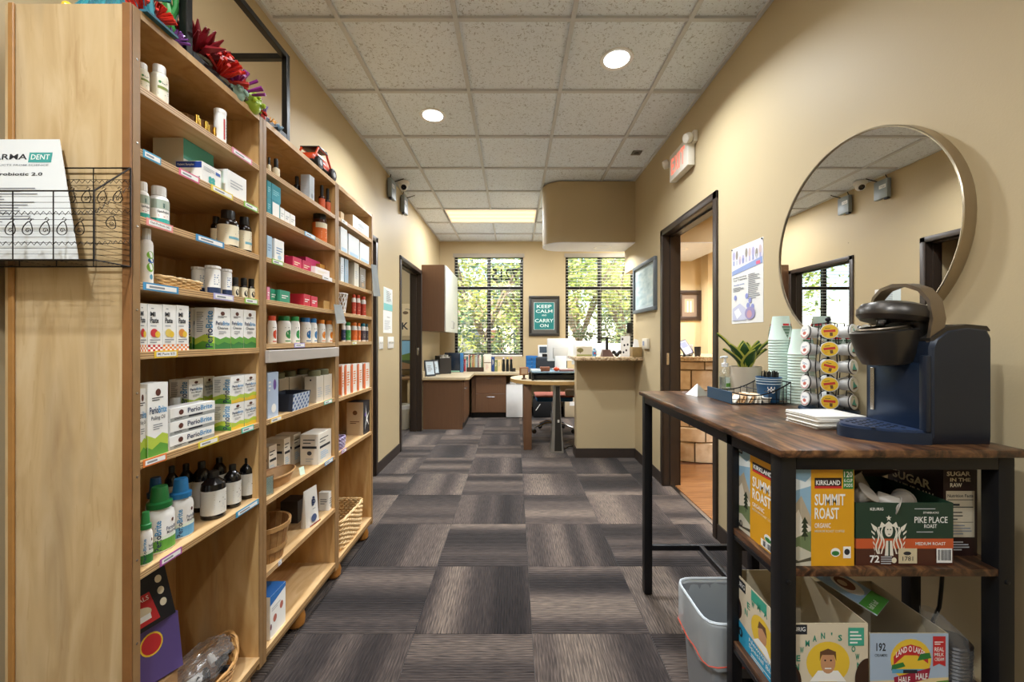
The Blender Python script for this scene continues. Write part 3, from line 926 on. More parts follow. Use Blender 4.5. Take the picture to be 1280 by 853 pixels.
def shelf_bottle(name, label, z, px0, px1, off, ytop, body, cap, lab=None, dz=0, **k):
    pc = (px0 + px1) / 2
    r = .03
    for _ in range(6):
        xc = XF - off - r
        Y = Yx(pc, xc)
        dist = math.hypot(xc, Y)
        r = (px1 - px0) / 2 * Y / F * (Y / dist) * .98
    h = Zy(ytop, Y) - z - dz
    return bottle(name, label, (xc, Y, z + dz), r, h, body, cap, lab, rz=math.atan2(-xc, 1e-9) if False else PI / 2 - .35, **k)

def woven(t, outline, h, m, rows, flare=1.0, rim=.005, stake=.0022, weave=.0028, n=40, bottom=True, arch=None, name='weave', amp=.0028):
    """woven basket wall: outline(a) -> (x, y) at the rim height; weavers run over and under the stakes"""
    mb = MB()
    ns = n
    def P(a, q):
        x, y = outline(a); f = 1 - (1 - q) * (1 - 1 / flare)
        return x * f, y * f
    def top(a): return h + (arch(a) if arch else 0)
    for j in range(rows):
        q = (j + .5) / rows
        pts = []
        for i in range(ns * 2):
            a = 2 * PI * i / (ns * 2)
            x, y = P(a, q)
            k = 1 + (amp if (i % 4 < 2) == (j % 2 == 0) else -amp) / max(.02, math.hypot(x, y))
            pts.append((x * k, y * k, q * top(a)))
        mb.tube(pts, [max(weave, h / rows * .47)] * len(pts), 5, True)
    mb.build(name, m, t, smooth=60)
    mb = MB()
    for i in range(ns):
        a = 2 * PI * i / ns
        x, y = P(a, 0); X, Y = P(a, 1)
        mb.tube([(x, y, 0), (X, Y, top(a))], stake, 4)
    mb.build('stakes', m, t, smooth=60)
    pts = []
    for i in range(ns * 2):
        a = 2 * PI * i / (ns * 2)
        x, y = P(a, 1); pts.append((x, y, top(a)))
    mb = MB()
    for ph in (0, PI):
        mb.tube([(p[0] * (1 + .02 * math.cos(i * .9 + ph)), p[1] * (1 + .02 * math.cos(i * .9 + ph)), p[2] + rim * .6 * math.sin(i * .9 + ph)) for i, p in enumerate(pts)], rim * .75, 6, True)
    mb.build('rim', m, t, smooth=60)
    if bottom:
        b = [P(2 * PI * i / ns, 0) for i in range(ns)]
        MB().prism(b, 0, .004).build('base', m, t, smooth=0)
def rrect(a, b, p=5):
    def f(t):
        c, s = math.cos(t), math.sin(t)
        k = (abs(c) ** p + abs(s) ** p) ** (-1 / p)
        return a * c * k, b * s * k
    return f

# colours of printing
NAVY = colour('#1d3158'); SKY = colour('#4f97c9'); GRN = colour('#5fa03c'); LGRN = colour('#b9cf4a'); DGRN = colour('#2f7a38'); RED = colour('#c22a2e')
ORNG = colour('#e07a28'); PINK = colour('#d93a70'); YEL = colour('#e8c23a'); TEAL = colour('#2fa59c'); TEALD = colour('#1f8f9f'); PURP = colour('#6a4a9a'); CREAM = colour('#e6dcc0'); GREY = colour('#b9bcc0'); LBLUE = colour('#a9c9e2'); OLIVE = colour('#6d6c4e'); BRN = colour('#6b4526'); KRAFT = colour('#cdb48e', .7)

def periobrite(sub, c0=LGRN, c1=GRN, flip=False):
    def fr(p):
        p.poly([(0, 0), (1, 0), (1, .26), (.7, .3), (.35, .24), (0, .3)], c0).poly([(0, 0), (1, 0), (1, .12), (.6, .17), (.2, .1), (0, .14)], c1)
        p.ell(.5, .87, .13, .05, colour('#5a2d22')).lines(.2, .76, .8, .82, 2, INK)
        p.text('Perio', .08, .58, .5, .68, NAVY, .02).text('Brite', .51, .58, .93, .68, SKY, .02)
        p.text(sub, .16, .48, .84, .55, INK, .01).lines(.25, .36, .75, .45, 3, INKG)
    return fr
def periside(p):
    p.poly([(0, 0), (1, 0), (1, .3), (.5, .36), (0, .24)], LGRN).poly([(0, 0), (1, 0), (1, .14), (.4, .2), (0, .1)], GRN)
    p.text('Perio', .56, .04, .92, .5, NAVY, .02, rot=True).text('Brite', .56, .51, .92, .92, SKY, .02, rot=True)
    p.lines(.1, .42, .45, .92, 11, INKG, .4, 5)
def mipaste(fc, b):
    def fr(p):
        p.rect(0, 0, 1, .14, b)
        for i in range(6):
            for j in range(3):
                if (i + j) % 2: p.rect(i / 6, j * .045, (i + 1) / 6, (j + 1) * .045, PAPER)
        p.text('MI', .15, .74, .5, .84, INK, .03).text('Paste', .15, .6, .72, .72, INK, .03).lines(.15, .53, .85, .57, 1, INKG)
        p.ell(.42, .39, .26, .09, fc).ell(.66, .36, .18, .07, YEL).lines(.12, .18, .88, .28, 2, INKG).lines(.2, .9, .5, .94, 1, INKG)
    return fr
def plain(c=INKG, n=4, seal=None, v0=.35, v1=.7, title=None):
    def fr(p):
        p.lines(.15, v0, .85, v1, n, c)
        if seal: p.ell(.5, .2, .2, .1, seal)
        if title: p.text(title, .12, .76, .88, .88, INK)
    return fr
def supplement(c, c2=None):
    def fr(p):
        p.rect(0, 0, 1, .3, c, 8)
        if c2: p.rect(0, .3, 1, .36, c2, 8)
        p.ell(.5, .8, .07, .1, DGRN); p.lines(.28, .42, .72, .66, 3, INK)
    return fr

# ---------------------------------------------------------------- nearest bookcase, top to bottom
z = S1[0]
for i, (a, b, yt, lb) in enumerate(((169, 187, 80, 'cream supplement bottle on the top shelf, cut off by the near upright'), (187, 211, 83, 'white supplement bottle with green leaf label on the top shelf'))):
    shelf_bottle('supplement_bottle', lb, z, a, b, .012, yt, colour('#e9e4d2', .35), WHITE, colour('#efe9d4'), capr=.72, caph=.2, neck=.62, prints=lambda p: (p.ell(.34, .82, .06, .07, DGRN), p.lines(.42, .76, .7, .88, 2, INK), p.rect(.25, .48, .8, .62, colour('#7f8a3c'), 6), p.lines(.25, .2, .8, .42, 3, INKG)))
t = thing('fluted_bowl', 'ribbed round wooden dish at the back of the top shelf', 'bowl', (-1.075, 1.297, z))
MB().lathe([(.08, .003), (.096, .006), (.101, .075), (.097, .078), (.09, .012), (.001, .01)], 80, flute=40, fa=.018, cap=False).build('bowl', mat('#8d6436', .45, var=.15, vs=30), t)
gold = mat('#caa24a', .22, 1.0)
gm = MB().lathe([(.0062, 0), (.0066, .002), (.0066, .026), (.0056, .027), (.0056, .044), (.003, .046)], 12).mesh(gold)
for k in range(7):
    o = obj('gold_tube', gm, None, (-.935 - .008 * (k % 2), 1.178 + k * .0175, z))
    tag(o, 'small shiny gold tube in the row on the top shelf, %s' % ['leftmost', 'second from the left', 'third from the left', 'in the middle', 'third from the right', 'second from the right', 'rightmost'][k], 'tube', 'gold tubes on the top shelf')
shelf_bottle('test_strip_tube', 'white plastic tube with red stripe on the top shelf', z, 267, 283, .01, 138, colour('#ecebe6', .35), WHITE, PAPER, shoulder=.93, neck=.9, capr=1.04, caph=.12, lz=(.05, .8), prints=lambda p: (p.rect(.5, .1, .62, .9, RED, 3), p.lines(.7, .2, .95, .8, 5, INKG)))

z = S1[1]
shelf_box('sample_carton', 'green-topped white carton standing open at the back of the second shelf', 'box', z, 229, 267, .075, .09, 172, m=colour('#dfe0d6'), prints=[('F', lambda p: p.rect(0, .55, 1, 1, colour('#4f9f8c')))])
shelf_box('sample_carton', 'white sample carton with navy band on the second shelf', 'box', z, 252, 276.5, .006, .075, 201, prints=[('L', lambda p: (p.rect(0, .66, 1, .97, colour('#1f3f8f')), p.text('Patient Samples', .06, .74, .7, .88, PAPER), p.lines(.1, .3, .6, .5, 2, INKG), p.text('K5', .75, .05, .95, .22, INK))),
                                                      ('F', lambda p: (p.lines(.08, .62, .7, .85, 3, GREY), p.rect(.7, .66, .95, .82, colour('#2d5fb0')), p.ell(.42, .3, .09, .13, TEAL), p.ell(.58, .3, .09, .13, TEAL), p.ell(.42, .15, .09, .1, TEAL), p.ell(.58, .15, .09, .1, TEAL)))])
shelf_box('sample_carton', 'plain white carton with pale green side at the right of the second shelf', 'box', z, 284, 308, .006, .06, 211, prints=[('L', lambda p: p.rect(.2, .1, .8, .9, colour('#cfe0d2'))), ('F', plain(GREY, 3))])

z = S1[2]
pr = lambda p: (p.rect(0, .62, 1, 1, colour('#a8b5a6'), 8), p.poly([(.46, .86), (.54, .86), (.53, .7), (.5, .64), (.47, .7)], colour('#2f5f58')), p.text('Opti-Probiotic', .26, .42, .78, .55, INK, .02), p.lines(.3, .28, .7, .38, 2, RED), p.rect(0, 0, 1, .2, TEAL, 8))
for a, b, yt, lb in ((169, 187, 228, 'white probiotic bottle with teal base on the third shelf, partly behind the near upright'), (185, 212, 234, 'white probiotic bottle with grey and teal label on the third shelf')):
    shelf_bottle('probiotic_bottle', lb, z, a, b, .01, yt, WHITE, WHITE, PAPER, capr=.72, caph=.24, neck=.6, shoulder=.66, prints=pr, lz=(.03, .66))
pr = lambda p: (p.lines(.2, .55, .8, .85, 3, INKG), p.rect(.3, .3, .9, .42, colour('#6fa8b8'), 6))
for a, b, off, yt, lb in ((263, 277, .06, 271, 'small dark brown bottle behind the others on the third shelf'), (271, 299, .012, 264, 'large dark amber bottle with cream label on the third shelf'), (296, 315, .012, 272, 'dark amber bottle with cream label at the right of the third shelf')):
    shelf_bottle('amber_bottle', lb, z, a, b, off, yt, AMBER, BLACK, CREAM, capr=.66, caph=.22, neck=.6, shoulder=.68, lz=(.07, .6), prints=pr, group='amber bottles on the third shelf')

z = S1[3]
shelf_bottle('spray_bottle', 'slim white foam bottle with green and blue dots on the fourth shelf', z, 174, 192, .012, 286, WHITE, colour('#dfe3e6'), PAPER, capr=.66, caph=.2, neck=.6, shoulder=.74, lz=(.03, .72), prints=lambda p: (p.ell(.55, .72, .22, .1, colour('#7fb83a')), p.ell(.6, .58, .2, .07, colour('#2f5fa0')), p.ell(.55, .4, .22, .12, colour('#7fb83a')), p.ell(.6, .15, .1, .07, colour('#5f9fb8'))))
t = thing('wicker_tray', 'low woven tray full of white packets on the fourth shelf', 'basket', (-.972, 1.12, z), PI / 2)
woven(t, rrect(.075, .05, 6), .028, WICKER_L, 6, 1.12, n=30, rim=.003, stake=.0014)
for k in range(5):
    o = MB().rbox(-.032, .032, -.022, .022, 0, .009, .004).build('sample_packet', colour('#e4e2dc', .35), None, (-.965 - .006 * (k % 2), 1.075 + .022 * k, z + .006 + .0095 * (k % 3)), (.12, -.1, PI / 2 + .5 * math.sin(k * 2.1)))
    tag(o, 'white sachet in the low woven tray, %s' % ['at its near end', 'second from the near end', 'in its middle', 'second from the far end', 'at its far end'][k], 'packet', 'sachets in the woven tray')
pr = lambda p: (p.rect(0, 0, 1, .26, NAVY, 8), p.lines(.34, .38, .66, .86, 5, colour('#7d8fae')))
for a, b, off, yt, lb in ((239, 258, .05, 334.5, 'white canister with navy base behind the woven tray'), (256, 276, .01, 333, 'front white canister with navy base on the fourth shelf'), (275.5, 290, .014, 337, 'white canister with navy base next to the small dark bottles')):
    shelf_bottle('floss_canister', lb, z, a, b, off, yt, WHITE, WHITE, PAPER, shoulder=.88, neck=.95, capr=1.05, caph=.08, lz=(.02, .84), prints=pr, cat='canister', group='white canisters on the fourth shelf')
pr = lambda p: p.ell(.5, .4, .2, .3, INK)
for k, (a, b) in enumerate(((289.5, 299), (299.5, 310), (309.5, 319))):
    shelf_bottle('essential_oil_bottle', 'tiny dark bottle with cream label on the fourth shelf, %s' % ['nearest the canisters', 'in the middle of three', 'nearest the upright'][k], z, a, b, .016, 347 + k, AMBER, BLACK, CREAM, capr=.78, caph=.36, neck=.7, shoulder=.58, lz=(.06, .54), prints=pr, group='tiny dark bottles on the fourth shelf')

z = S1[4]
fruit = [(RED, ORNG), (colour('#c8303a'), RED), (colour('#e6c860'), ORNG), (colour('#d98a3a'), ORNG)]
for k, (a, b) in enumerate(((174, 184), (184.5, 203), (203.5, 220), (220.5, 236))):
    shelf_box('paste_carton', 'slim white paste carton with %s' % ['orange checks, cut off by the near upright', 'red fruit print and checks', 'yellow flower print', 'orange fruit print next to the green cartons'][k], 'box', z, a, b, .008, .05, 379.5 + k * .8 - .5, prints=[('F', mipaste(*fruit[k]))], group='paste cartons on the fifth shelf')
for a, b, off, yt, lb in ((240, 262, .075, 385, 'white and green rinse carton at the back of the fifth shelf'), (268, 288, .008, 384.5, 'white and green rinse carton with visible side lettering on the fifth shelf'), (288.5, 304, .01, 385.5, 'middle white and green rinse carton on the fifth shelf'), (304.5, 320, .01, 387, 'rightmost white and green rinse carton on the fifth shelf')):
    shelf_box('rinse_carton', lb, 'box', z, a, b, off, .06, yt, prints=[('F', periobrite('Cleanse', GRN, DGRN)), ('L', periside)], group='rinse cartons on the fifth shelf')

z = S1[5]
for a, b, off, yt, lb in ((172.5, 183.5, .012, 487, 'tall white and green oil carton half hidden by the near upright'), (184.5, 210, .008, 480.5, 'tall white and green oil carton at the left of the sixth shelf')):
    shelf_box('oil_carton', lb, 'box', z, a, b, off, .045, yt, prints=[('F', periobrite('Pulling Oil', LGRN, GRN)), ('L', periside)], group='tall oil cartons on the sixth shelf')
def tp(p):
    p.rect(0, 0, 1, .28, colour('#9a9c98')).text('Perio', .36, .45, .64, .84, NAVY, .02).text('Brite', .65, .45, .93, .84, SKY, .02).lines(.38, .12, .9, .3, 1, INK, .8).ell(.22, .62, .05, .2, colour('#5a2d22')).lines(.08, .15, .34, .34, 2, INK)
for k in range(3):
    shelf_box('toothpaste_carton', 'flat toothpaste carton, %s of the stack of three on the sixth shelf' % ['lowest', 'middle', 'topmost'][k], 'box', z, 212 + k, 268, .01 + .002 * k, .05, h=.036, dz=.0366 * k, prints=[('F', tp), ('R', lambda p: p.rect(.1, .1, .9, .9, LGRN))], group='flat toothpaste cartons', tilt=-.015 * k)
shelf_bottle('dark_jar', 'dark jar with clear lid behind the toothpaste stack', z, 210, 228, .1, 497, AMBER, colour('#cfd3d0', .2), None, capr=.9, caph=.2, neck=.9, shoulder=.78, cat='jar')
dm = [('F', periobrite('Dry Mouth', LGRN, YEL)), ('L', periside)]
hh = .0865
for row in (0, 1):
    rw = ['lower', 'upper'][row]
    for a, b, off, pos in ((236, 254, .085, 'at the back left'), (255, 268, .1, 'at the back right'), (289, 305, .012, 'at the front left'), (305.5, 321, .012, 'at the front right')):
        shelf_box('mouth_rinse_carton', '%s white and yellow-green rinse carton %s of the sixth shelf stacks' % (rw, pos), 'box', z, a, b, off, .06, h=hh, dz=row * (hh + .0006), prints=dm, group='stacked rinse cartons on the sixth shelf')

z = S1[6]
def mouthwash(label, px0, px1, off, ytop, capc, base):
    pc = (px0 + px1) / 2; r = .03
    for _ in range(5):
        xc = XF - off - r; Y = Yx(pc, xc); r = (px1 - px0) / 2 * Y / F * .92
    h = Zy(ytop, Y) - z
    t = thing('mouthwash_bottle', label, 'bottle', (xc, Y, z), PI / 2 - .3, 'mouthwash bottles on the seventh shelf')
    MB().lathe([(r * .9, 0), (r, .004), (r * .96, h * .3), (r, h * .52), (r * .92, h * .6), (r * .6, h * .67), (r * .5, h * .69)], 24, ey=.72).build('body', WHITE, t)
    MB().lathe([(r * .78, 0), (r * .8, h * .08), (r * .6, h * .1), (r * .5, h * .3), (r * .46, h * .32)], 24, (0, 0, h * .68)).build('cap', capc, t)
    p = Print(lambda u, v, e: ((r + e) * math.cos(u / r - 2.7), (r + e) * .72 * math.sin(u / r - 2.7), h * .03 + v), r * 2.3, h * .5)
    p.rect(0, 0, 1, .34, base, 10).rect(0, .34, 1, .44, colour('#dfe8d8'), 10).text('Perio', .18, .02, .36, .5, NAVY, .02, rot=True).text('Brite', .18, .51, .36, .95, SKY, .02, rot=True)
    p.ell(.72, .86, .05, .06, colour('#5a2d22')).text('PerioBrite', .5, .58, .98, .7, NAVY).text('Mouthwash', .52, .47, .96, .56, INK)
    p.done(t)
mouthwash('white mouthwash bottle half hidden by the near upright on the seventh shelf', 174, 190, .008, 640, colour('#2f8a4a', .3), DGRN)
mouthwash('blue-capped mouthwash bottle behind the green-capped one', 183, 206, .09, 597, colour('#1f5f9f', .3), colour('#5f9fc8'))
mouthwash('green-capped mouthwash bottle with green base on the seventh shelf', 182, 217, .012, 608, colour('#23743a', .3), GRN)
mouthwash('blue-capped mouthwash bottle with blue base on the seventh shelf', 211, 241, .02, 598, colour('#2a78b0', .3), colour('#5f9fc8'))
pr = lambda p: (p.lines(.3, .62, .8, .9, 3, colour('#a89a7c')), p.lines(.45, .5, .85, .58, 1, INK), p.lines(.3, .1, .7, .45, 6, GREY))
for a, b, off, yt, lb in ((250, 283.5, .02, 589, 'nearest large black bottle with white label on the seventh shelf'), (279, 302, .024, 581, 'middle large black bottle with white label on the seventh shelf'), (299, 320, .024, 572, 'farthest large black bottle with white label next to the upright'),
                          (240, 264, .105, 577, 'black bottle in the second row behind the nearest labelled one'), (264, 284, .11, 572, 'black bottle in the second row in the middle'), (283, 300, .12, 571, 'black bottle in the second row by the upright'), (222, 243, .15, 580, 'black bottle in the second row behind the blue-capped mouthwash'), (205, 224, .17, 583, 'black bottle deep in the corner behind the mouthwash')):
    shelf_bottle('tonic_bottle', lb, z, a, b, off, yt, DARKB, BLACK, colour('#dcdad2'), capr=.42, caph=.13, neck=.36, shoulder=.68, lz=(.1, .62), prints=pr, group='black tonic bottles')

z = BOTZ
carton('storage_carton', 'brown shipping carton under the candy cartons on the bottom shelf', 'box', (-1.06, 1.065, z), (.15, .2, .19), PI / 2, CARD)
z = BOTZ + .191
t = thing('candy_carton', 'purple candy carton leaning on the bottom shelf', 'box', (-1.02, 1.085, z), PI / 2 - .45)
M = Matrix.Rotation(-.2, 3, 'X')
MB().obox((0, 0, .075), (.17, .05, .15), M).build('body', colour('#5c4a86'), t, smooth=0)
p = Print(lambda u, v, e: tuple(M @ Vector((-.085 + u, -.025 - e, -.075 + v)) + Vector((0, 0, .075))), .17, .15)
p.ell(.62, .66, .15, .2, YEL).ell(.62, .66, .13, .17, RED).rect(.08, .1, .4, .3, INK).done(t)
t = thing('candy_carton', 'black and red game carton leaning above the purple one', 'box', (-1.035, 1.07, z + .135), PI / 2 - .45)
M2 = Matrix.Rotation(-.16, 3, 'X') @ Matrix.Rotation(-.12, 3, 'Y')
MB().obox((0, 0, .085), (.17, .045, .15), M2).build('body', colour('#17161a'), t, smooth=0)
p = Print(lambda u, v, e: tuple(M2 @ Vector((-.085 + u, -.0225 - e, -.075 + v)) + Vector((0, 0, .085))), .17, .15)
p.poly([(0, .08), (.8, .08), (.74, .62), (0, .62)], RED).text('NATURALS', .3, .5, .72, .58, PAPER).ell(.52, .3, .2, .12, colour('#d8c8a8')).rect(.36, .16, .7, .26, PAPER)
for k in range(3): p.ell(.88, .32 + k * .22, .045, .07, CREAM)
p.done(t)
z = BOTZ
t = thing('wicker_basket', 'boat-shaped wicker basket at the front of the bottom shelf', 'basket', (-.995, 1.255, z), PI / 2 - .1)
woven(t, lambda a: (.125 * math.cos(a), .085 * math.sin(a)), .075, WICKER, 9, 1.25, n=34, rim=.005, arch=lambda a: .045 * math.cos(a) ** 4)
t2 = thing('clear_plastic_bag', 'crumpled clear plastic bag in the boat-shaped wicker basket', 'plastic bag', (-.995, 1.255, z + .03), PI / 2 - .1)
R = random.Random(4)
bg = MB()
nu, nv = 26, 14
vs = []
for j in range(nv + 1):
    for i in range(nu):
        a = 2 * PI * i / nu; q = j / nv
        rr = math.sin(PI * (.08 + .84 * q)) ** .6
        k = 1 + R.uniform(-.12, .12)
        vs.append((.098 * rr * math.cos(a) * k + .03 * q, .062 * rr * math.sin(a) * k, .008 + q * .105 + R.uniform(-.008, .008)))
bg.add(vs, [(j * nu + i, j * nu + (i + 1) % nu, (j + 1) * nu + (i + 1) % nu, (j + 1) * nu + i) for j in range(nv) for i in range(nu)])
bg.build('film', FILM, t2, smooth=50)
for k in range(9):
    q = (-.975 + R.uniform(-.03, .03), 1.19 + k * .016, z + .052 + R.uniform(0, .02))
    c = k % 3 == 2
    o = bottle('sample_bottle', 'tiny %s bottle inside the clear bag in the basket, %s' % ('white' if c else 'black', ['at the near end', 'second from the near end', 'third from the near end', 'just before the middle', 'in the middle', 'just past the middle', 'third from the far end', 'second from the far end', 'at the far end'][k]), q, .011, .045, WHITE if c else DARKB, WHITE if c else BLACK, None, n=12, group='tiny bottles in the bag', rz=k)
    o.rotation_euler = (1.35, 0, k * 1.3)

# ---------------------------------------------------------------- middle bookcase
z = S2[0]
for a, b, yt, lb in ((333.5, 339, 197, 'tiny dropper bottle by the near upright of the middle top shelf'), (340, 350, 199, 'small cream dropper bottle with black cap on the middle top shelf')):
    shelf_bottle('dropper_bottle', lb, z, a, b, .02, yt, CREAM, BLACK, None, capr=.55, caph=.42, neck=.5, shoulder=.5)
shelf_bottle('dropper_bottle', 'little black bottle deep on the middle top shelf', z, 367, 375.5, .06, 221, DARKB, BLACK, None, capr=.6, caph=.35, neck=.5, shoulder=.6)
shelf_box('device_carton', 'tall silver-grey carton on the middle top shelf', 'box', z, 387, 393, .012, .04, 218, m=colour('#b3b9bf'), prints=[('F', plain(GREY, 3, INKG)), ('L', plain(GREY, 3))])
for a, b, yt, lb in ((398, 406.5, 232, 'left orange dropper bottle on the middle top shelf'), (405.5, 413.5, 236, 'right orange dropper bottle on the middle top shelf')):
    shelf_bottle('dropper_bottle', lb, z, a, b, .02, yt, colour('#3a1c10', .2), BLACK, colour('#c8552a'), capr=.5, caph=.42, neck=.45, shoulder=.52, lz=(.04, .46), group='orange dropper bottles')

z = S2[1]
for k, (a, b, off, dz, h) in enumerate(((334, 339, .012, 0, .062), (339.5, 350, .012, .0, .062), (334, 339, .012, .063, .062), (339.5, 351, .012, .063, .062))):
    shelf_box('whitening_carton', '%s teal carton of the block on the middle second shelf' % ['lower left', 'lower right', 'upper left', 'upper right'][k], 'box', z, a, b, off, .08, h=h, dz=dz, m=TEALD, prints=[('F', (lambda p: p.rect(.1, .05, .9, .9, PAPER)) if k == 1 else plain(colour('#7fc6d0'), 3))], group='teal cartons')
for k, (a, b) in enumerate(((350.5, 355.5), (356, 362.5), (363, 369))):
    shelf_box('serum_carton', 'small white carton beside the teal ones, %s' % ['nearest', 'middle', 'farthest'][k], 'box', z, a, b, .012, .03, 259 + k * 4, prints=[('F', plain(GREY, 2))], group='small white cartons')
shelf_bottle('gummy_jar', 'big orange-labelled dark jar on the middle second shelf', z, 390, 409, .015, 267, colour('#4a2412', .2), BLACK, colour('#d66a24'), capr=.86, caph=.22, neck=.8, shoulder=.7, lz=(.05, .66), prints=lambda p: (p.rect(0, .72, 1, 1, CREAM, 8), p.lines(.3, .2, .75, .6, 4, CREAM)), cat='jar')

z = S2[2]
for k, (a, b, yt) in enumerate(((334, 340, 294), (343.5, 355, 298))):
    shelf_box('aligner_carton', ['blue-white carton by the near upright on the middle third shelf', 'white carton with blue print on the middle third shelf'][k], 'box', z, a, b, .012, .06, yt, m=[LBLUE, PAPER][k], prints=[('F', plain(colour('#7f9fc4'), 3, LBLUE))])
for k, (a, b, off, h, c, dz) in enumerate(((357, 366, .06, .055, '#c02838', 0), (366, 377, .03, .05, '#d02a5c', 0), (378, 389, .03, .05, '#c8265a', 0), (382, 400, .07, .085, '#d8447c', 0), (394, 412, .01, .035, '#efe9ea', 0), (400, 413, .05, .07, '#d0984a', 0))):
    shelf_box('chew_carton', ['small red carton at the back of the middle third shelf', 'left crimson carton on the middle third shelf', 'right crimson carton on the middle third shelf', 'taller pink carton behind the crimson ones', 'low white and pink carton at the front of the middle third shelf', 'golden carton at the right of the middle third shelf'][k], 'box', z, a, b, off, .045, h=h, dz=dz, m=colour(c), prints=[('F', plain(CREAM, 2))], group='pink and red cartons')

z = S2[3]
for k, (a, b, off, h, c) in enumerate(((334, 337.5, .015, .05, '#e38aa8'), (338, 347, .03, .048, '#2f9a78'), (350, 362.5, .012, .048, '#2f8f70'), (379.5, 388, .012, .052, '#c2283c'), (389, 397, .012, .05, '#c8304a'))):
    shelf_box('mint_carton', ['small pink carton by the near upright on the middle fourth shelf', 'left green carton on the middle fourth shelf', 'right green carton on the middle fourth shelf', 'left red carton with long side on the middle fourth shelf', 'right red carton with white print on the middle fourth shelf'][k], 'box', z, a, b, off, .075, h=h, m=colour(c), prints=[('F', plain(PAPER, 2))])
t = thing('bamboo_holder', 'little bamboo-slat holder at the right of the middle fourth shelf', 'holder', (-.945, Yx(405.5, -.945), z), PI / 2)
for k in range(7):
    MB().rbox(-.03 + k * .0088, -.0225 + k * .0088, -.012, -.006, 0, .044, .001, 1).build('slat', mat('#cda668', .5, var=.15), t, smooth=0)
MB().box(-.03, .031, -.006, .02, 0, .04).build('back', mat('#b98c50', .5), t, smooth=0)

z = S2[4]
for k, (a, b, c, yt) in enumerate(((334, 346, '#cf4a2c', 395), (346, 364, '#23854a', 395.5), (362, 375, '#2c8f4c', 396), (373.5, 389, '#1f6aa8', 397.5), (387.5, 396.5, '#2a74b0', 398.5), (395.5, 407, '#e58a2c', 400), (405.5, 416, '#e0862a', 401))):
    cc = colour(c, .35)
    shelf_bottle('vitamin_bottle', 'white vitamin bottle with %s' % ['red-orange cap by the near upright', 'green cap, the wider one', 'green cap, the slimmer one', 'blue cap, the wider one', 'blue cap, the slimmer one', 'orange cap next to the blue-capped ones', 'orange cap next to the far upright'][k], z, a, b, .014 + .012 * (k % 2), yt, WHITE, cc, PAPER, capr=.82, caph=.17, neck=.72, shoulder=.72, lz=(.04, .7), prints=lambda p, c=cc: (p.ell(.45, .45, .12, .2, c), p.ell(.56, .55, .1, .16, c), p.ell(.54, .34, .1, .14, c), p.lines(.3, .8, .7, .9, 1, INK), p.rect(.3, .04, .7, .1, c, 3)), group='vitamin bottles on the middle fifth shelf')
# pale board hung under the fifth shelf
hx = (XF - XBK) / 2
o = MB().rbox(-.004, .014, .012, .592, -.046, 0, .002, 1).build('front_board', mat('#b4aca4', .5, var=.12, vs=9), bc[1], (hx, 0, S2[4] - .024), (0, 0, 0), smooth=0)
o['label'] = 'pale grey board across the shelf front'

z = S2[5]
shelf_box('brush_carton', 'pale blue carton with toothbrush print by the near upright on the middle sixth shelf', 'box', z, 334.5, 348, .012, .06, 466.5, m=colour('#b4c6e0'), prints=[('F', lambda p: (p.ell(.65, .72, .14, .12, PURP), p.lines(.08, .6, .3, .85, 3, PAPER), p.ell(.55, .2, .22, .1, PAPER)))])
for k, (a, b, off) in enumerate(((349, 361, .12), (362, 377, .12), (377.5, 394, .12), (395.5, 404.5, .016), (405, 415, .016))):
    t = shelf_box('powder_tub', 'cream upright tub with olive lid on the middle sixth shelf, %s' % ['first from the left', 'second from the left', 'third from the left', 'fourth from the left', 'farthest right'][k], 'canister', z, a, b, off, .055, h=.122, m=colour('#dcd3c4'), prints=[('F', plain(GREY, 5, None, .2, .6)), ('L', lambda p: p.ell(.5, .86, .07, .035, INK))], group='cream tubs with olive lids')
    w_ = t.children[0].dimensions
    MB().lathe([(.0265, 0), (.0265, .024), (.024, .027)], 22, (0, 0, .122), ex=max(.5, min(1.1, w_[0] / .055))).build('lid', OLIVE, t)
t = thing('fabric_bin', 'dark bin with blue and white patterned front on the middle sixth shelf', 'bin', (-.958, Yx(371, -.93) - .01, z), PI / 2)
wv = [(-.066, -.05, 0), (.058, -.05, 0), (.058, .05, 0), (-.066, .05, 0), (-.07, -.056, .072), (.072, -.056, .072), (.072, .056, .072), (-.07, .056, .072)]
MB().add(wv, [(0, 3, 2, 1), (0, 1, 5, 4), (1, 2, 6, 5), (2, 3, 7, 6), (3, 0, 4, 7)]).build('body', colour('#2a2f3c', .8), t, smooth=0)
p = Print(lambda u, v, e: (-.066 + u * 1.02, -.0503 - v * .08 - e, v), .126, .07)
p.rect(0, 0, 1, 1, colour('#c9d4e2'))
for i in range(10):
    for j in range(5):
        if (i + j) % 2 == 0: p.poly([(i / 10, j / 5), ((i + .9) / 10, (j + .3) / 5), ((i + .6) / 10, (j + 1) / 5), ((i - .0) / 10, (j + .7) / 5)], colour('#24508c'))
p.done(t)

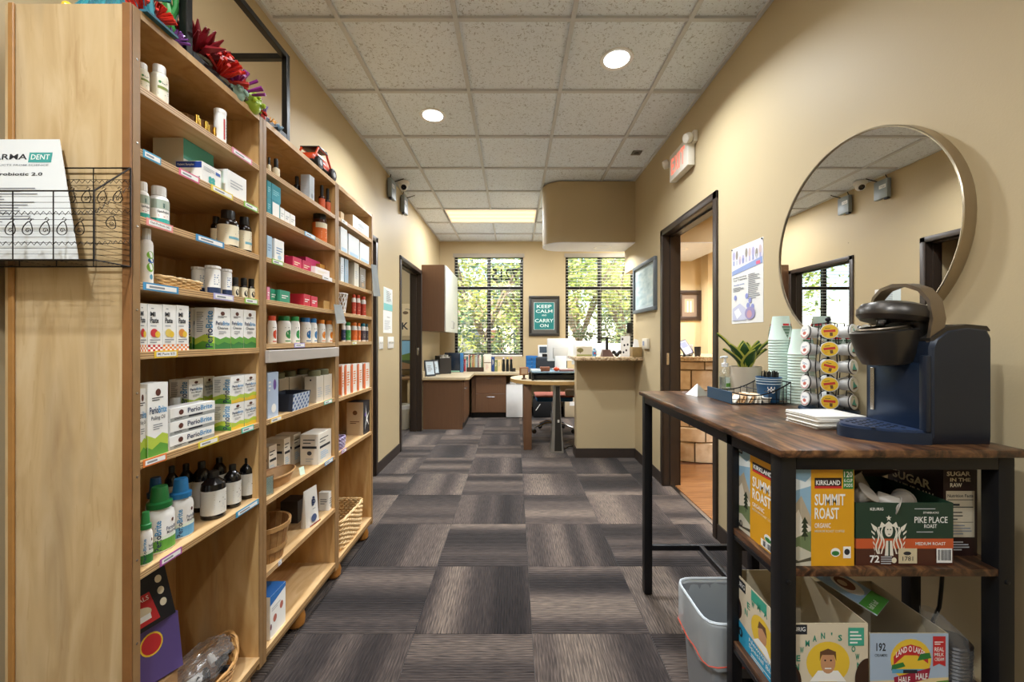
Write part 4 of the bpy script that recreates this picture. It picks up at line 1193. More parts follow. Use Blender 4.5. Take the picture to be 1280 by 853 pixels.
z = S2[6]
for k, (a, b, off, h) in enumerate(((336, 346, .13, .135), (355, 363, .13, .14), (367, 376, .13, .14), (398, 414, .014, .142))):
    shelf_box('flosser_carton', 'white flosser carton with black band on the middle seventh shelf, %s' % ['back left', 'back middle', 'back right', 'front right'][k], 'box', z, a, b, off, .085, h=h, m=colour('#e4ddd0'), prints=[('F', lambda p: (p.lines(.1, .7, .8, .9, 2, INK, .3), p.rect(.1, .5, .9, .58, INK), p.lines(.15, .15, .8, .42, 4, LBLUE))), ('L', lambda p: (p.lines(.15, .7, .85, .9, 2, INK, .3), p.rect(.1, .53, .9, .61, INK), p.ell(.5, .38, .13, .07, colour('#3c3c44')), p.lines(.3, .1, .75, .25, 2, GREY)))], group='flosser cartons')
t = thing('wooden_basket', 'oval brown splint basket with paddle handles on the middle seventh shelf', 'basket', (-.972, 1.63, z), PI / 2)
MB().lathe([(.058, .002), (.062, 0), (.088, .042), (.089, .045), (.086, .045), (.058, .006), (.001, .005)], 40, ex=1.12, ey=.62, cap=False).build('bowl', SPLINT, t)
MB().tube([(.1 * 1.0 * math.cos(i * PI / 20), .0555 * math.sin(i * PI / 20), .045) for i in range(40)], .004, 6, True).build('rim', SPLINT, t)
t = thing('acrylic_sign_holder', 'small clear acrylic sign holder standing in front of the oval basket', 'sign holder', (-.925, 1.503, z), PI / 2 - .4)
MB().box(-.022, .022, -.001, .001, 0, .075).box(-.022, .022, -.001, .03, 0, .002).build('stand', CLEAR, t, smooth=0)
MB().box(-.02, .02, .0012, .0016, .004, .07).build('card', colour('#cfe3dc'), t, smooth=0)
o = MB().box(-.013, .013, -.0006, .0006, 0, .034).build('paper_tag', colour('#d5ead8'), None, (-.918, 1.735, z + .001), (-.25, 0, PI / 2 - .3), smooth=0)
tag(o, 'tilted pale green paper tag in front of the oval basket', 'tag')

z = S2[7]
t = thing('bushel_basket', 'round slatted wooden bushel basket on the middle eighth shelf', 'basket', (-.985, 1.565, z), 0)
for i in range(22):
    a = 2 * PI * i / 22
    M = Matrix.Rotation(a, 3, 'Z')
    s = MB()
    w0, w1 = .0092, .0124
    vs = [(.07, -w0, 0), (.07, w0, 0), (.094, w1, .14), (.094, -w1, .14), (.067, -w0, 0), (.067, w0, 0), (.091, w1, .14), (.091, -w1, .14)]
    s.add([M @ Vector(v) for v in vs], [(0, 1, 2, 3), (5, 4, 7, 6), (0, 3, 7, 4), (1, 5, 6, 2), (3, 2, 6, 7), (0, 4, 5, 1)])
    s.build('stave', SPLINT, t, smooth=0)
for zz, rr in ((.05, .0805), (.132, .0945)):
    MB().lathe([(rr, -.009), (rr + .003, -.009), (rr + .0045, .009), (rr + .0015, .009)], 44, (0, 0, zz), cap=False).build('hoop', SPLINT, t)
MB().lathe([(.001, .002), (.068, .002), (.068, .006), (.001, .006)], 30, cap=False).build('base', SPLINT, t)
t = thing('snack_pouch', 'white stand-up pouch with dark blue B on the middle eighth shelf', 'pouch', (-.945, 1.85, z), PI / 2 - .12)
vs = []
for j in range(9):
    q = j / 8
    for i in range(12):
        a = 2 * PI * i / 12
        wv_ = .052 - .004 * q
        dp = .022 * (1 - q) ** .7 + .0015
        vs.append((wv_ * math.copysign(abs(math.cos(a)) ** .5, math.cos(a)), dp * math.sin(a), .165 * q))
MB().add(vs, [(j * 12 + i, j * 12 + (i + 1) % 12, (j + 1) * 12 + (i + 1) % 12, (j + 1) * 12 + i) for j in range(8) for i in range(12)] + [tuple(range(96, 108))]).build('body', colour('#e2dfd8', .4), t)
p = Print(lambda u, v, e: (-.05 + u, -.0245 * max(.0, 1 - v / .165) ** .7 - .002 - e, v), .1, .165)
p.text('B', .5, .56, .68, .76, NAVY, .04).text('B', .42, .52, .58, .7, NAVY, .04).lines(.4, .43, .75, .47, 1, INKG).ell(.45, .2, .2, .1, colour('#3f4f74')).rect(.1, .01, .9, .05, colour('#8c3a2a')).done(t)
shelf_box('storage_carton', 'dark carton deep behind the white pouch', 'box', z, 372, 384, .1, .08, h=.1, m=colour('#2b2725'))
shelf_box('storage_carton', 'small white carton right of the pouch on the middle eighth shelf', 'box', z, 411, 417, .02, .05, h=.09, m=PAPER, prints=[('F', plain(INKG, 3, GREY)), ('L', plain(INKG, 3))])
z = BOTZ
shelf_box('water_flosser_carton', 'white carton with blue top and round pictures on the middle bottom shelf', 'box', z, 337.5, 357, .012, .11, h=.16, prints=[('F', lambda p: (p.poly([(0, .78), (1, .9), (1, 1), (0, 1)], colour('#2f6fb8')), p.ell(.3, .4, .11, .09, colour('#b86a5a')), p.ell(.72, .55, .11, .09, colour('#b86a5a')), p.ell(.05, .28, .05, .07, colour('#7a4a5a')), p.lines(.1, .62, .7, .72, 2, GREY))), ('T', lambda p: p.rect(0, 0, 1, 1, colour('#2a68b0')))])

# ---------------------------------------------------------------- farthest bookcase
z = S3[0]
shelf_box('supply_carton', 'wide white carton with tan side on the far top shelf', 'box', z, 441, 461, .01, .11, 268, m=PAPER, prints=[('L', lambda p: p.rect(0, 0, 1, 1, colour('#c9ab82'))), ('F', lambda p: (p.ell(.5, .55, .2, .16, GREY), p.lines(.3, .25, .7, .35, 1, INKG)))])
shelf_box('supply_carton', 'thin tan carton by the near upright on the far top shelf', 'box', z, 426, 430, .02, .08, h=.05, m=KRAFT)
z = S3[1]
for k, (a, b, yt) in enumerate(((426, 434, 283), (436, 449, 292), (450, 461.5, 302))):
    shelf_box('kit_carton', 'glossy white carton on the far second shelf, %s' % ['nearest', 'middle', 'farthest'][k], 'box', z, a, b, .012, .07, yt, m=mat('#e9eef2', .22, var=.02), prints=[('F', lambda p: p.rect(.1, .06, .9, .2, LBLUE))], group='glossy white cartons on the far second shelf')
z = S3[2]
for k, (a, b, yt, c) in enumerate(((426, 430, 321, '#dce6ee'), (431, 435.5, 323, '#9fb6c8'), (443, 448.5, 328, '#d8d4c8'), (450, 457, 334, '#8b8378'))):
    shelf_box('kit_carton', ['white and blue carton by the near upright on the far third shelf', 'slim blue-grey carton on the far third shelf', 'cream upright carton in the middle of the far third shelf', 'grey carton at the right of the far third shelf'][k], 'box', z, a, b, .014, .05, yt, m=colour(c), prints=[('F', plain(GREY, 4, colour('#b89a78') if k == 3 else None))])
z = S3[3]
t = thing('lattice_cup', 'white lattice pencil cup on the far fourth shelf', 'cup', (-.955, 2.165, z))
mb = MB()
for k in range(14):
    for sgn in (-1, 1):
        mb.tube([((.036 + .012 * q / 6) * math.cos(k * 2 * PI / 14 + sgn * q * .16), (.036 + .012 * q / 6) * math.sin(k * 2 * PI / 14 + sgn * q * .16), .004 + q * .0165) for q in range(7)], .0022, 4)
mb.build('lattice', WHITE, t)
MB().lathe([(.038, 0), (.038, .006)], 20).build('base', WHITE, t)
MB().tube([(.048 * math.cos(i * PI / 12), .048 * math.sin(i * PI / 12), .104) for i in range(24)], .003, 5, True).build('rim', WHITE, t)
for k, (a, b, yt) in enumerate(((439.5, 445, 368.5), (444.5, 450.5, 369), (450.5, 457.5, 371))):
    shelf_bottle('vitamin_bottle', 'red-capped vitamin bottle with red label on the far fourth shelf, %s' % ['nearest', 'middle', 'farthest'][k], z, a, b, .016, yt, WHITE, colour('#c8452c', .35), colour('#b5402f'), capr=.8, caph=.16, neck=.7, shoulder=.74, lz=(.05, .62), group='red vitamin bottles', prints=lambda p: p.lines(.3, .3, .7, .7, 3, CREAM))
z = S3[4]
for k, (a, b, c, l, off) in enumerate(((426.5, 432, '#d8d8d8', '#2f3f6a', .03), (431.5, 438.5, '#2f8a4a', '#3f9a50', .014), (438.5, 446.5, '#e0782c', '#d8692c', .014), (445.5, 451, '#e0782c', '#d8692c', .022), (450.5, 457, '#25788a', '#5a4a52', .014), (456, 461.5, '#25788a', '#4c4450', .02))):
    shelf_bottle('vitamin_bottle', ['white-capped bottle with navy label on the far fifth shelf', 'green-capped bottle with green label on the far fifth shelf', 'left orange-capped bottle on the far fifth shelf', 'right orange-capped bottle on the far fifth shelf', 'left teal-capped bottle on the far fifth shelf', 'right teal-capped bottle on the far fifth shelf'][k], z, a, b, off, 402.5 + k * .5, WHITE, colour(c, .35), colour(l), capr=.82, caph=.17, neck=.7, shoulder=.74, lz=(.08, .6), group='vitamin bottles on the far fifth shelf', prints=lambda p: p.lines(.3, .3, .7, .7, 3, CREAM))
z = S3[5]
for k, (a, b) in enumerate(((426.5, 430), (431, 438), (439, 446), (447, 453), (454.5, 462))):
    shelf_box('orange_booklet_carton', 'white and orange upright carton on the far sixth shelf, %s' % ['first from the left', 'second from the left', 'third from the left', 'fourth from the left', 'farthest right'][k], 'box', z, a, b, .012, .045, 457 - k * .6, m=colour('#eae2d8'), prints=[('F', lambda p: (p.rect(0, 0, .3, 1, colour('#dc6a34')), p.lines(.4, .3, .9, .8, 6, ORNG))), ('L', lambda p: (p.rect(.6, .05, 1, .95, colour('#e88a50')), p.lines(.1, .3, .5, .8, 5, ORNG)))], group='white and orange cartons')
z = S3[6]
shelf_box('kit_carton', 'black carton with tan side and white pattern on the far seventh shelf', 'box', z, 454, 463, .014, .1, h=.2, m=colour('#22232a'), prints=[('L', lambda p: (p.rect(0, 0, 1, 1, colour('#c9b292')), p.ell(.5, .68, .14, .07, BRN), p.lines(.2, .35, .8, .45, 2, BRN))), ('F', lambda p: (p.poly([(.3, .9), (.5, .5), (.9, .7), (.55, .45), (.8, .2), (.45, .4), (.2, .1), (.4, .48)], PAPER), p.ell(.3, .6, .1, .06, PURP)))])
t = thing('woven_bin', 'small purple and white woven bin by the near upright of the far seventh shelf', 'bin', (-.95, 2.13, z), PI / 2)
woven(t, rrect(.045, .036, 6), .062, m_wicker('purple_weave', '#5a3f7c', '#cfc3dc'), 7, 1.15, n=22, rim=.003, stake=.0013)
z = BOTZ
t = thing('wicker_basket', 'big rectangular light wicker basket on the far bottom shelf', 'basket', (-1.0, 2.265, z), PI / 2)
woven(t, rrect(.165, .085, 8), .16, WICKER_L, 13, 1.1, n=40, rim=.007, stake=.0026, amp=.0055)

# hanging brochure holders
for k, (px, off, yb, yt, lb) in enumerate(((426, .01, 405, 381, 'silver bent card clipped to the upright between the middle and far bookcases'), (470.5, .015, 371, 331, 'silver bent brochure clipped to the far end of the bookcases'))):
    Y = Yx(px, XF + .03)
    h = (yb - yt) * Y / F
    t = thing('hanging_card', lb, 'card', (XF + .012, Y, Zy(yb, Y)), PI / 2 - .25)
    MB().add([(-.03, -.02, 0), (.03, -.03, .004), (.026, -.006, h), (-.03, -.004, h * .99), (-.03, -.0186, 0), (.03, -.0286, .004), (.026, -.0046, h), (-.03, -.0026, h * .99)], [(0, 1, 2, 3), (5, 4, 7, 6), (0, 4, 5, 1), (1, 5, 6, 2), (2, 6, 7, 3), (3, 7, 4, 0)]).build('card', mat('#b9c2c6', .25, .5), t, smooth=0)
    MB().tube([(-.0, -.004, h - .006), (-.0, .012, h + .004)], .0025, 6).build('clip', STEEL, t)
# ================================================================ ON TOP OF AND BESIDE THE BOOKCASES
t = thing('display_frame', 'open black square-tube frame standing on top of the nearest bookcase', 'display stand', (-1.045, 1.365, TOPZ))
fx, fy, fh, b = .125, .245, .35, .011
FR = mat('#171614', .35, .4, bump=.03)
for x in (-fx, fx):
    for y in (-fy, fy):
        if x > 0: MB().rbox(x - b, x + b, y - b, y + b, 0, fh, .0015, 1).build('post', FR, t, smooth=0)
    for zz in ((0, fh - 2 * b) if x > 0 else (0,)):
        MB().rbox(x - b, x + b, -fy + b, fy - b, zz, zz + 2 * b, .0015, 1).build('rail', FR, t, smooth=0)
for y in (-fy, fy):
    for zz in (0, fh - 2 * b):
        MB().rbox(-.2245 if zz else -fx + b, fx - b, y - b, y + b, zz, zz + 2 * b, .0015, 1).build('rail', FR, t, smooth=0)
R = random.Random(9)
def coral(name, label, loc, n, r, c, style):
    t = thing(name, label, 'toy coral', loc, group='toy corals in the black frame')
    mb = MB()
    MB().lathe([(r * .4, 0), (r * .45, .006), (r * .3, .012)], 12).build('base', colour('#8a8478'), t)
    for i in range(n):
        d = Vector((R.gauss(0, 1), R.gauss(0, 1), abs(R.gauss(0, 1)) + .25)).normalized()
        p = [d * r * q + Vector((0, 0, .01)) for q in (0, .5, 1)]
        p[1] += Vector((R.uniform(-1, 1), R.uniform(-1, 1), .4)) * r * .12
        if style == 'tube': mb.tube(p, [r * .04, r * .05, r * .06], 5)
        elif style == 'leaf': mb.tube(p, [r * .03, r * .12, r * .02], 5)
        else: mb.sphere(tuple(p[2]), r * .17, 7, 5)
    if style == 'knob': mb.sphere((0, 0, r * .45), r * .85, 12, 8)
    mb.build('polyps', colour(c, .3), t)
tz = TOPZ
for a in (('red spiky toy coral hanging over the front left of the bookcase top', (-.93, 1.02, tz), 70, .058, '#d3301f', 'tube'), ('purple toy coral beside the near frame post', (-.925, 1.088, tz), 40, .036, '#8a4fa8', 'tube'),
          ('dark red toy sea fan behind the near frame post', (-.955, 1.19, tz + .03), 34, .105, '#7c1620', 'leaf'), ('big red toy coral in the middle of the black frame', (-.942, 1.255, tz + .012), 110, .092, '#c92a1c', 'tube'),
          ('magenta tube toy coral in the black frame', (-.938, 1.345, tz + .01), 44, .092, '#8f2f86', 'tube'), ('lime green toy coral in the black frame', (-.925, 1.385, tz), 60, .05, '#a4c23a', 'knob'), ('pale aqua toy coral at the front of the black frame', (-.922, 1.318, tz), 50, .036, '#a8d0c8', 'knob'),
          ('lavender toy coral at the far end of the black frame', (-.935, 1.475, tz), 20, .06, '#8a78b8', 'leaf'), ('little orange and yellow toy flower at the far end of the frame', (-.925, 1.512, tz), 30, .034, '#e8a02c', 'leaf'), ('small white and blue toy flower at the far end of the frame', (-.92, 1.548, tz), 24, .03, '#9fc0d8', 'leaf'), ('tiny red toy coral at the far end of the frame', (-.925, 1.448, tz), 20, .026, '#b8261e', 'knob')):
    coral('toy_coral', *a)
t = thing('toy_seaweed', 'tall green toy seaweed beside the near frame post', 'toy plant', (-.945, 1.095, tz), group='toy corals in the black frame')
for k in range(5):
    MB().tube([(.012 * math.cos(k * 1.3) + .006 * math.sin(q * 1.6 + k), .012 * math.sin(k * 1.3) + .006 * math.cos(q * 1.6), q * .03) for q in range(8)], [.006, .008, .006, .008, .006, .008, .006, .003], 6).build('frond', colour('#2f8a3c', .3), t)
t = thing('toy_wave', 'teal ribbed toy wave panel at the front left on the bookcase top', 'toy', (-1.0, 1.0, tz))
for k in range(16):
    a = k / 15
    MB().tube([(-.11 + .21 * a, -.01 + .03 * math.sin(a * 3), .006), (-.11 + .21 * a, .0 + .03 * math.sin(a * 3 + .6), .05 + .03 * math.sin(a * PI)), (-.1 + .21 * a, .03, .08 + .05 * math.sin(a * PI))], .0078, 6).build('rib', colour(['#1d7f8c', '#2494a0', '#187080'][k % 3], .3), t)
MB().box(-.12, .11, -.03, .06, 0, .006).build('base', colour('#1a5f74', .3), t, smooth=0)
o = MB().sphere((0, 0, .012), .012, 10, 8).build('toy_star', colour('#e6c22c', .3), None, (-1.085, .972, tz)); tag(o, 'small yellow toy piece at the front left corner of the bookcase top', 'toy')

t = thing('toy_vehicle', 'black and orange toy off-road car on top of the middle bookcase', 'toy car', (-.968, 1.945, tz), PI / 2)
OR = colour('#d84a20', .3)
MB().rbox(-.11, .11, -.045, .045, .032, .06, .006).rbox(-.07, .05, -.042, .042, .06, .085, .01).build('body', OR, t)
MB().rbox(-.115, .115, -.048, .048, .026, .034, .003).build('chassis', BLACK, t)
for x in (-.07, .07):
    for y in (-.05, .05):
        w_ = MB().lathe([(.026, -.011), (.03, -.008), (.03, .008), (.026, .011)], 18, flute=9, fa=.02).build('wheel', BLACK, t, (x, y, .031), (PI / 2, 0, 0))
        MB().lathe([(.013, -.0125), (.013, .0125)], 10).build('hub', GREY, w_)
for y in (-.04, .04):
    MB().tube([(-.085, y, .06), (-.05, y, .115), (.03, y, .115), (.075, y, .062)], .005, 6).build('roll_bar', OR, t)
MB().rbox(-.055, .035, -.046, .046, .112, .12, .003).build('roof_rack', BLACK, t)
for k in range(4):
    MB().lathe([(.007, 0), (.008, .006), (.006, .01)], 10).build('roof_lamp', colour('#3a3a34', .2), t, (.03, -.034 + k * .0225, .124), (0, PI / 2, 0))

# wire basket screwed to the exposed end panel
t = thing('wire_wall_basket', 'black wire basket with paisley scrolls hung on the birch end panel', 'wire basket', (-1.08, .94, 1.42))
WIRE = mat('#1b1512', .5, .6)
x0, x1, dp = -.17, .178, .082
zb, zf = .232, .148
fr = MB()
def rect_loop(y, z1): return [(x0, y, 0), (x1, y, 0), (x1, y, z1), (x0, y, z1)]
for y, z1 in ((0, zb), (-dp, zf)):
    q = rect_loop(y, z1)
    for i in range(4): fr.tube([q[i], q[(i + 1) % 4]], .0017, 6)
for x in (x0, x1):
    fr.tube([(x, 0, 0), (x, -dp, 0)], .0017, 6); fr.tube([(x, 0, zb), (x, -dp, zf)], .0017, 6)
for k in range(1, 4):
    x = x0 + (x1 - x0) * k / 4
    fr.tube([(x, 0, zb), (x, 0, 0), (x, -dp, 0), (x, -dp, zf)], .0012, 5)
fr.build('frame_wire', WIRE, t)
th = MB()
for k in range(1, 12):
    z_ = zf * k / 12
    th.tube([(x0, -dp, z_), (x1, -dp, z_), (x1, 0, z_)], .00055, 4)
for k in range(1, 17):
    th.tube([(x0, 0, zb * k / 17), (x1, 0, zb * k / 17)], .00055, 4)
for k in range(1, 8):
    th.tube([(x0, -dp * k / 8, 0), (x1, -dp * k / 8, 0)], .0005, 4)
th.build('thin_wires', WIRE, t)
def wavy(a, b, n, amp):
    a, b = Vector(a), Vector(b)
    pts = []
    for i in range(n * 4 + 1):
        p = a + (b - a) * i / (n * 4); p.z += amp * (1, 0, -1, 0)[i % 4] * 1.0; pts.append(p)
    return pts
for A, B in (((x0, -dp - .001, .1), (x1, -dp - .001, .1)), ((x0, -dp - .001, .035), (x1, -dp - .001, .035)), ((x0, .0, .2), (x1, .0, .2)), ((x0, .0, .13), (x1, .0, .13)), ((x1, -dp, .1), (x1, 0, .19)), ((x1, -dp, .035), (x1, 0, .06))):
    MB().tube(wavy(A, B, 26 if abs(A[0] - B[0]) > .1 else 7, .004), .0007, 4).build('wavy_wire', WIRE, t)
pm = MB()
pts = []
for i in range(26):                     # paisley drop with a curl inside
    a = 2 * PI * i / 25
    pts.append((.0105 * math.cos(a) * (1 - .25 * math.sin(a)), 0, .013 * math.sin(a) + .003 * max(0, math.sin(a)) ** 3))
pm.tube(pts, .0009, 4)
pm.tube([(.006 * math.cos(i * .7) * (1 - i / 14) + .001, 0, .006 * math.sin(i * .7) * (1 - i / 14) - .003) for i in range(14)], .0007, 4)
pm.tube([(0, 0, .015), (.005, 0, .022), (-.001, 0, .025), (-.004, 0, .02)], .0008, 4)
pm = pm.mesh(WIRE)
for k in range(9):
    obj('paisley', pm, t, (x0 + .022 + k * .037, -dp - .001, .066), (0, .2, 0))
    obj('paisley', pm, t, (x0 + .022 + k * .037, 0, .163), (0, .2, 0))
obj('paisley', pm, t, (x1, -dp * .55, .09), (0, .2, PI / 2))
t = thing('flyer', 'white flyer with teal pharmacy heading standing in the wire basket', 'flyer', (-1.19, .895, 1.428))
M = Matrix.Rotation(-.13, 3, 'X')
fw, fhh = .26, .29
MB().add([M @ Vector((x, y, z_)) for y in (-.0006, .0006) for x, z_ in ((-.1, 0), (.215, 0), (.13, fhh), (-.13, fhh))], [(0, 1, 2, 3), (7, 6, 5, 4), (0, 4, 5, 1), (1, 5, 6, 2), (2, 6, 7, 3), (3, 7, 4, 0)]).build('sheet', mat('#dfe2e2', .3, var=.02), t, smooth=0)
p = Print(lambda u, v, e: tuple(M @ Vector((-fw / 2 + u, -.0006 - e, v))), fw, fhh)
p.text('PHARMA', .3, .825, .74, .872, INK, .015).rect(.755, .8, .96, .885, colour('#3a9a94')).text('DENT', .775, .825, .94, .868, PAPER, .005).text('PRODUCTS FROM SCIENCE', .38, .77, .94, .785, INKG)
p.text('Opti-Probiotic 2.0', .3, .68, .9, .715, INK, .02).lines(.1, .3, .95, .6, 13, INKG, .35).done(t)

# ================================================================ RIGHT: RUSTIC COFFEE TABLE
TZ = .99
tx0, tx1, ty0, ty1 = .622, 1.205, .935, 2.005
t = thing('bar_table', 'rustic brown pub table with black metal frame and end shelves by the right wall', 'table', ((tx0 + tx1) / 2, (ty0 + ty1) / 2, 0))
cx, cy = (tx0 + tx1) / 2, (ty0 + ty1) / 2
def tb(x0, x1, y0, y1, z0, z1, name, m, r=.002):
    return MB().rbox(x0 - cx, x1 - cx, y0 - cy, y1 - cy, z0, z1, r, 2).build(name, m, t)
tb(tx0, tx1, ty0, ty1, TZ - .02, TZ, 'table_top', RUSTIC, .006)
lg = .038
lx = (tx0 + .012, tx1 - .012 - lg)
ya, ym, yf = ty0 + .018, 1.165, ty1 - .02 - lg
for x in lx:
    for y in (ya, ym, yf):
        l = tb(x, x + lg if y != ym else x + .03, y, y + lg if y != ym else y + .03, .006, TZ - .02, 'leg', BLKM)
        MB().lathe([(.014, 0), (.016, .003), (.012, .008)], 12, (x + lg / 2 - cx, y + lg / 2 - cy, 0)).build('levelling_foot', BLACK, l)
        if y == ya:
            for zz in (.67, .34): MB().lathe([(.006, 0), (.006, .002), (.004, .003)], 10).build('bolt', BLKM, l, (x + lg / 2 - cx, y - cy, zz), (PI / 2, 0, 0))
    tb(x, x + .025, ya + lg, yf, TZ - .052, TZ - .0205, 'apron', BLKM)
for y in (ya, yf):
    tb(lx[0] + lg, lx[1], y, y + .025, TZ - .052, TZ - .0205, 'apron', BLKM)
tb(lx[0] + lg, lx[1], yf + .006, yf + .028, .215, .24, 'stretcher', BLKM)
tb(cx - .011, cx + .011, ym + .03, yf + .006, .215, .24, 'stretcher', BLKM)
tb(lx[0] + .03, lx[1], ym + .004, ym + .026, .215, .24, 'stretcher', BLKM)
for zz in (.70, .37):
    tb(lx[0] + .004, lx[1] + lg - .004, ya + .002, ym + .028, zz - .018, zz, 'shelf', RUSTIC, .0015)
    for x in lx: tb(x + .003, x + .022, ya + lg, ym, zz - .032, zz - .0185, 'shelf_rail', BLKM)

# coffee maker ----------------------------------------------------------------------------
t = thing('coffee_maker', 'navy single-cup coffee maker with raised lid on the rustic table', 'coffee maker', (1.02, 1.068, TZ))
NVY = mat('#1a2434', .38, .25, var=.08, coat=.2); NV2 = mat('#222e42', .4, .3); GUN = mat('#4a4642', .32, .75, var=.05); GUNL = mat('#8a7d6c', .33, .8, var=.05)
m = MB()
pf = [(0, 0), (.152, 0), (.152, .268), (.14, .288), (.09, .293), (.04, .285), (.008, .262), (0, .24)]
def slab(mb, pts, y0, y1, inset=.006):
    n = len(pts); c = (sum(p[0] for p in pts) / n, sum(p[1] for p in pts) / n)
    def sc(k): return [(c[0] + (p[0] - c[0]) * k, c[1] + (p[1] - c[1]) * k) for p in pts]
    rings = [(y0, sc(1 - inset / .08)), (y0 + inset, pts), (y1 - inset, pts), (y1, sc(1 - inset / .08))]
    vs = [(p[0], y, p[1]) for y, r in rings for p in r]
    fs = [(j * n + i, j * n + (i + 1) % n, (j + 1) * n + (i + 1) % n, (j + 1) * n + i) for j in range(3) for i in range(n)]
    fs += [tuple(reversed(range(n))), tuple(range(3 * n, 4 * n))]
    mb.add(vs, fs)
slab(m, pf, -.09, .098, .008)
m.build('housing', NVY, t)
m = MB()
slab(m, [(.004, .262), (.04, .289), (.09, .297), (.142, .2925), (.15, .283), (.15, .279), (.13, .282), (.06, .276), (.004, .255)], -.087, .095, .004)
m.build('top_panel', GUN, t)
for k in range(5):
    MB().lathe([(.006, 0), (.006, .002), (.004, .003)], 10).build('button', colour('#aeb4ba', .3), t, (.05 + .018 * (k % 3), -.04 + .03 * (k // 3) + .01 * (k % 3), .2935), (0, -.08, 0))
MB().rbox(-.006, .004, -.07, .08, .03, .2, .003).build('front_plate', mat('#22334c', .28, .5), t)
MB().rbox(-.009, -.004, .058, .07, .06, .18, .001, 1).build('level_strip', STEEL, t)
MB().rbox(-.012, .002, -.089, -.07, .03, .22, .004).build('front_column', NVY, t)
po = [(.004, -.088)] + [(-.02 - .125 * math.sin(PI * i / 16) ** .7, -.088 + .182 * i / 16) for i in range(17)] + [(.004, .094)]
MB().prism(po, 0, .028).build('drip_base', NV2, t)
MB().prism([(x * .93 - .004, y * .93) for x, y in po], .028, .034).build('drip_tray', mat('#35476a', .3, .4), t)
for i in range(5):
    for j in range(5 if i % 2 else 6):
        MB().lathe([(.0045, 0), (.0045, .0012)], 8).build('drain_dot', BLACK, t, (-.03 - i * .019, -.05 + j * .02 + (i % 2) * .01, .034))
h = MB().lathe([(.03, 0), (.05, .004), (.06, .03), (.068, .075), (.07, .09), (.064, .094), (.055, .094)], 30, (0, 0, 0), ex=1.12).build('brew_head', GUN, t, (-.018, .004, .192), (0, -.1, 0))
MB().lathe([(.001, .07), (.03, .07), (.04, .08), (.05, .097), (.062, .097), (.062, .09)], 26, cap=False).build('pod_holder', mat('#0f0e0e', .2, coat=.4), t, (-.02, .004, .192), (0, -.1, 0))
MB().tube([(.055 * math.cos(i * PI / 12), .05 * math.sin(i * PI / 12), 0) for i in range(24)], .0035, 6, True).build('pod_ring', GUNL, t, (-.03, .004, .291), (0, -.14, 0))
MB().lathe([(.07, -.012), (.08, 0), (.081, .014), (.072, .03), (.045, .04), (.001, .043)], 30, ex=1.0).build('lid', GUN, t, (-.002, .004, .316), (0, .16, 0))
MB().lathe([(.02, 0), (.012, -.016), (.004, -.022)], 12).build('needle', STEEL, t, (-.03, .004, .318), (0, .1, 0))
pts = [(.02, -.076, .25), (.026, -.08, .31), (.024, -.074, .355), (.02, -.055, .385), (.016, -.025, .4), (.014, .01, .404), (.014, .045, .396), (.016, .07, .375), (.02, .083, .34), (.022, .085, .3)]
m = MB()
vs = []
for x, y, z_ in pts:
    d = Vector((0, y - .003, z_ - .31)); d.normalize()
    for dx in (-.016, .016):
        for k in (-.0045, .0045): vs.append((x + dx, y + d.y * k, z_ + d.z * k))
n = len(pts)
fs = []
for i in range(n - 1):
    a = i * 4; b_ = a + 4
    fs += [(a, a + 1, b_ + 1, b_), (a + 1, a + 3, b_ + 3, b_ + 1), (a + 3, a + 2, b_ + 2, b_ + 3), (a + 2, a, b_, b_ + 2)]
fs += [(0, 2, 3, 1), (4 * n - 4, 4 * n - 3, 4 * n - 1, 4 * n - 2)]
m.add(vs, fs).build('lid_handle', GUNL, t, smooth=50)
MB().rbox(.0, .05, -.06, .066, .25, .335, .01).build('hinge_block', BLACK, t)

# coffee pod carousel ---------------------------------------------------------------------
CCX, CCY = 1.137, 1.45
t = thing('pod_carousel', 'black wire coffee pod carousel standing between the cups and the coffee maker', 'pod rack', (CCX, CCY, TZ))
MB().lathe([(.088, 0), (.09, .004), (.086, .012), (.02, .014)], 36).build('base', mat('#22384c', .3, .4), t)
MB().tube([(0, 0, .012), (0, 0, .325)], .004, 8).build('spindle', BLKM, t)
MB().sphere((0, 0, .331), .009, 12, 8).build('finial', BLKM, t)
NR, NCOL, RP = 5, 6, .061
yaw0 = math.atan2(-CCY, -CCX) + .05
pod_body = MB().lathe([(.017, -.042), (.0185, -.04), (.0225, -.004), (.0225, 0)], 20).mesh(mat('#d8d6d2', .4, var=.03))
ringm = MB().tube([(.0245 * math.cos(i * PI / 10), .0245 * math.sin(i * PI / 10), -.004) for i in range(20)], .0016, 5, True).mesh(BLKM)
lidm = MB().lathe([(.0255, -.001), (.026, .0), (.0255, .0015), (.001, .002)], 24).mesh(mat('#e6e4e0', .35))
def pod_print(c, kind):
    p = Print(lambda u, v, e: (-.0255 + u, -.0255 + v, .0018 + e), .051, .051)
    p.ell(.5, .5, .46, .46, c)
    if kind == 0: p.ring(.5, .5, .44, .44, .12, colour('#b8423a'), a0=3.6, a1=5.8).lines(.2, .56, .8, .72, 2, colour('#7a8fb0')).ell(.5, .4, .18, .12, colour('#c86a5a'))
    if kind == 1: p.rect(.18, .45, .82, .62, colour('#c8382a')).lines(.26, .7, .74, .8, 1, BRN).rect(.5, .18, .66, .42, BRN).lines(.2, .25, .45, .4, 2, ORNG)
    if kind == 2: p.poly([(.2, .25), (.5, .78), (.62, .5), (.8, .3)], colour('#57b09c')).rect(.25, .2, .75, .3, colour('#6a4a38')).lines(.3, .8, .7, .88, 1, GRN)
    return p.mb.mesh(p.mats, 0)
prm = [pod_print(PAPER, 0), pod_print(colour('#eac02a'), 1), pod_print(colour('#e9e4d2'), 2)]
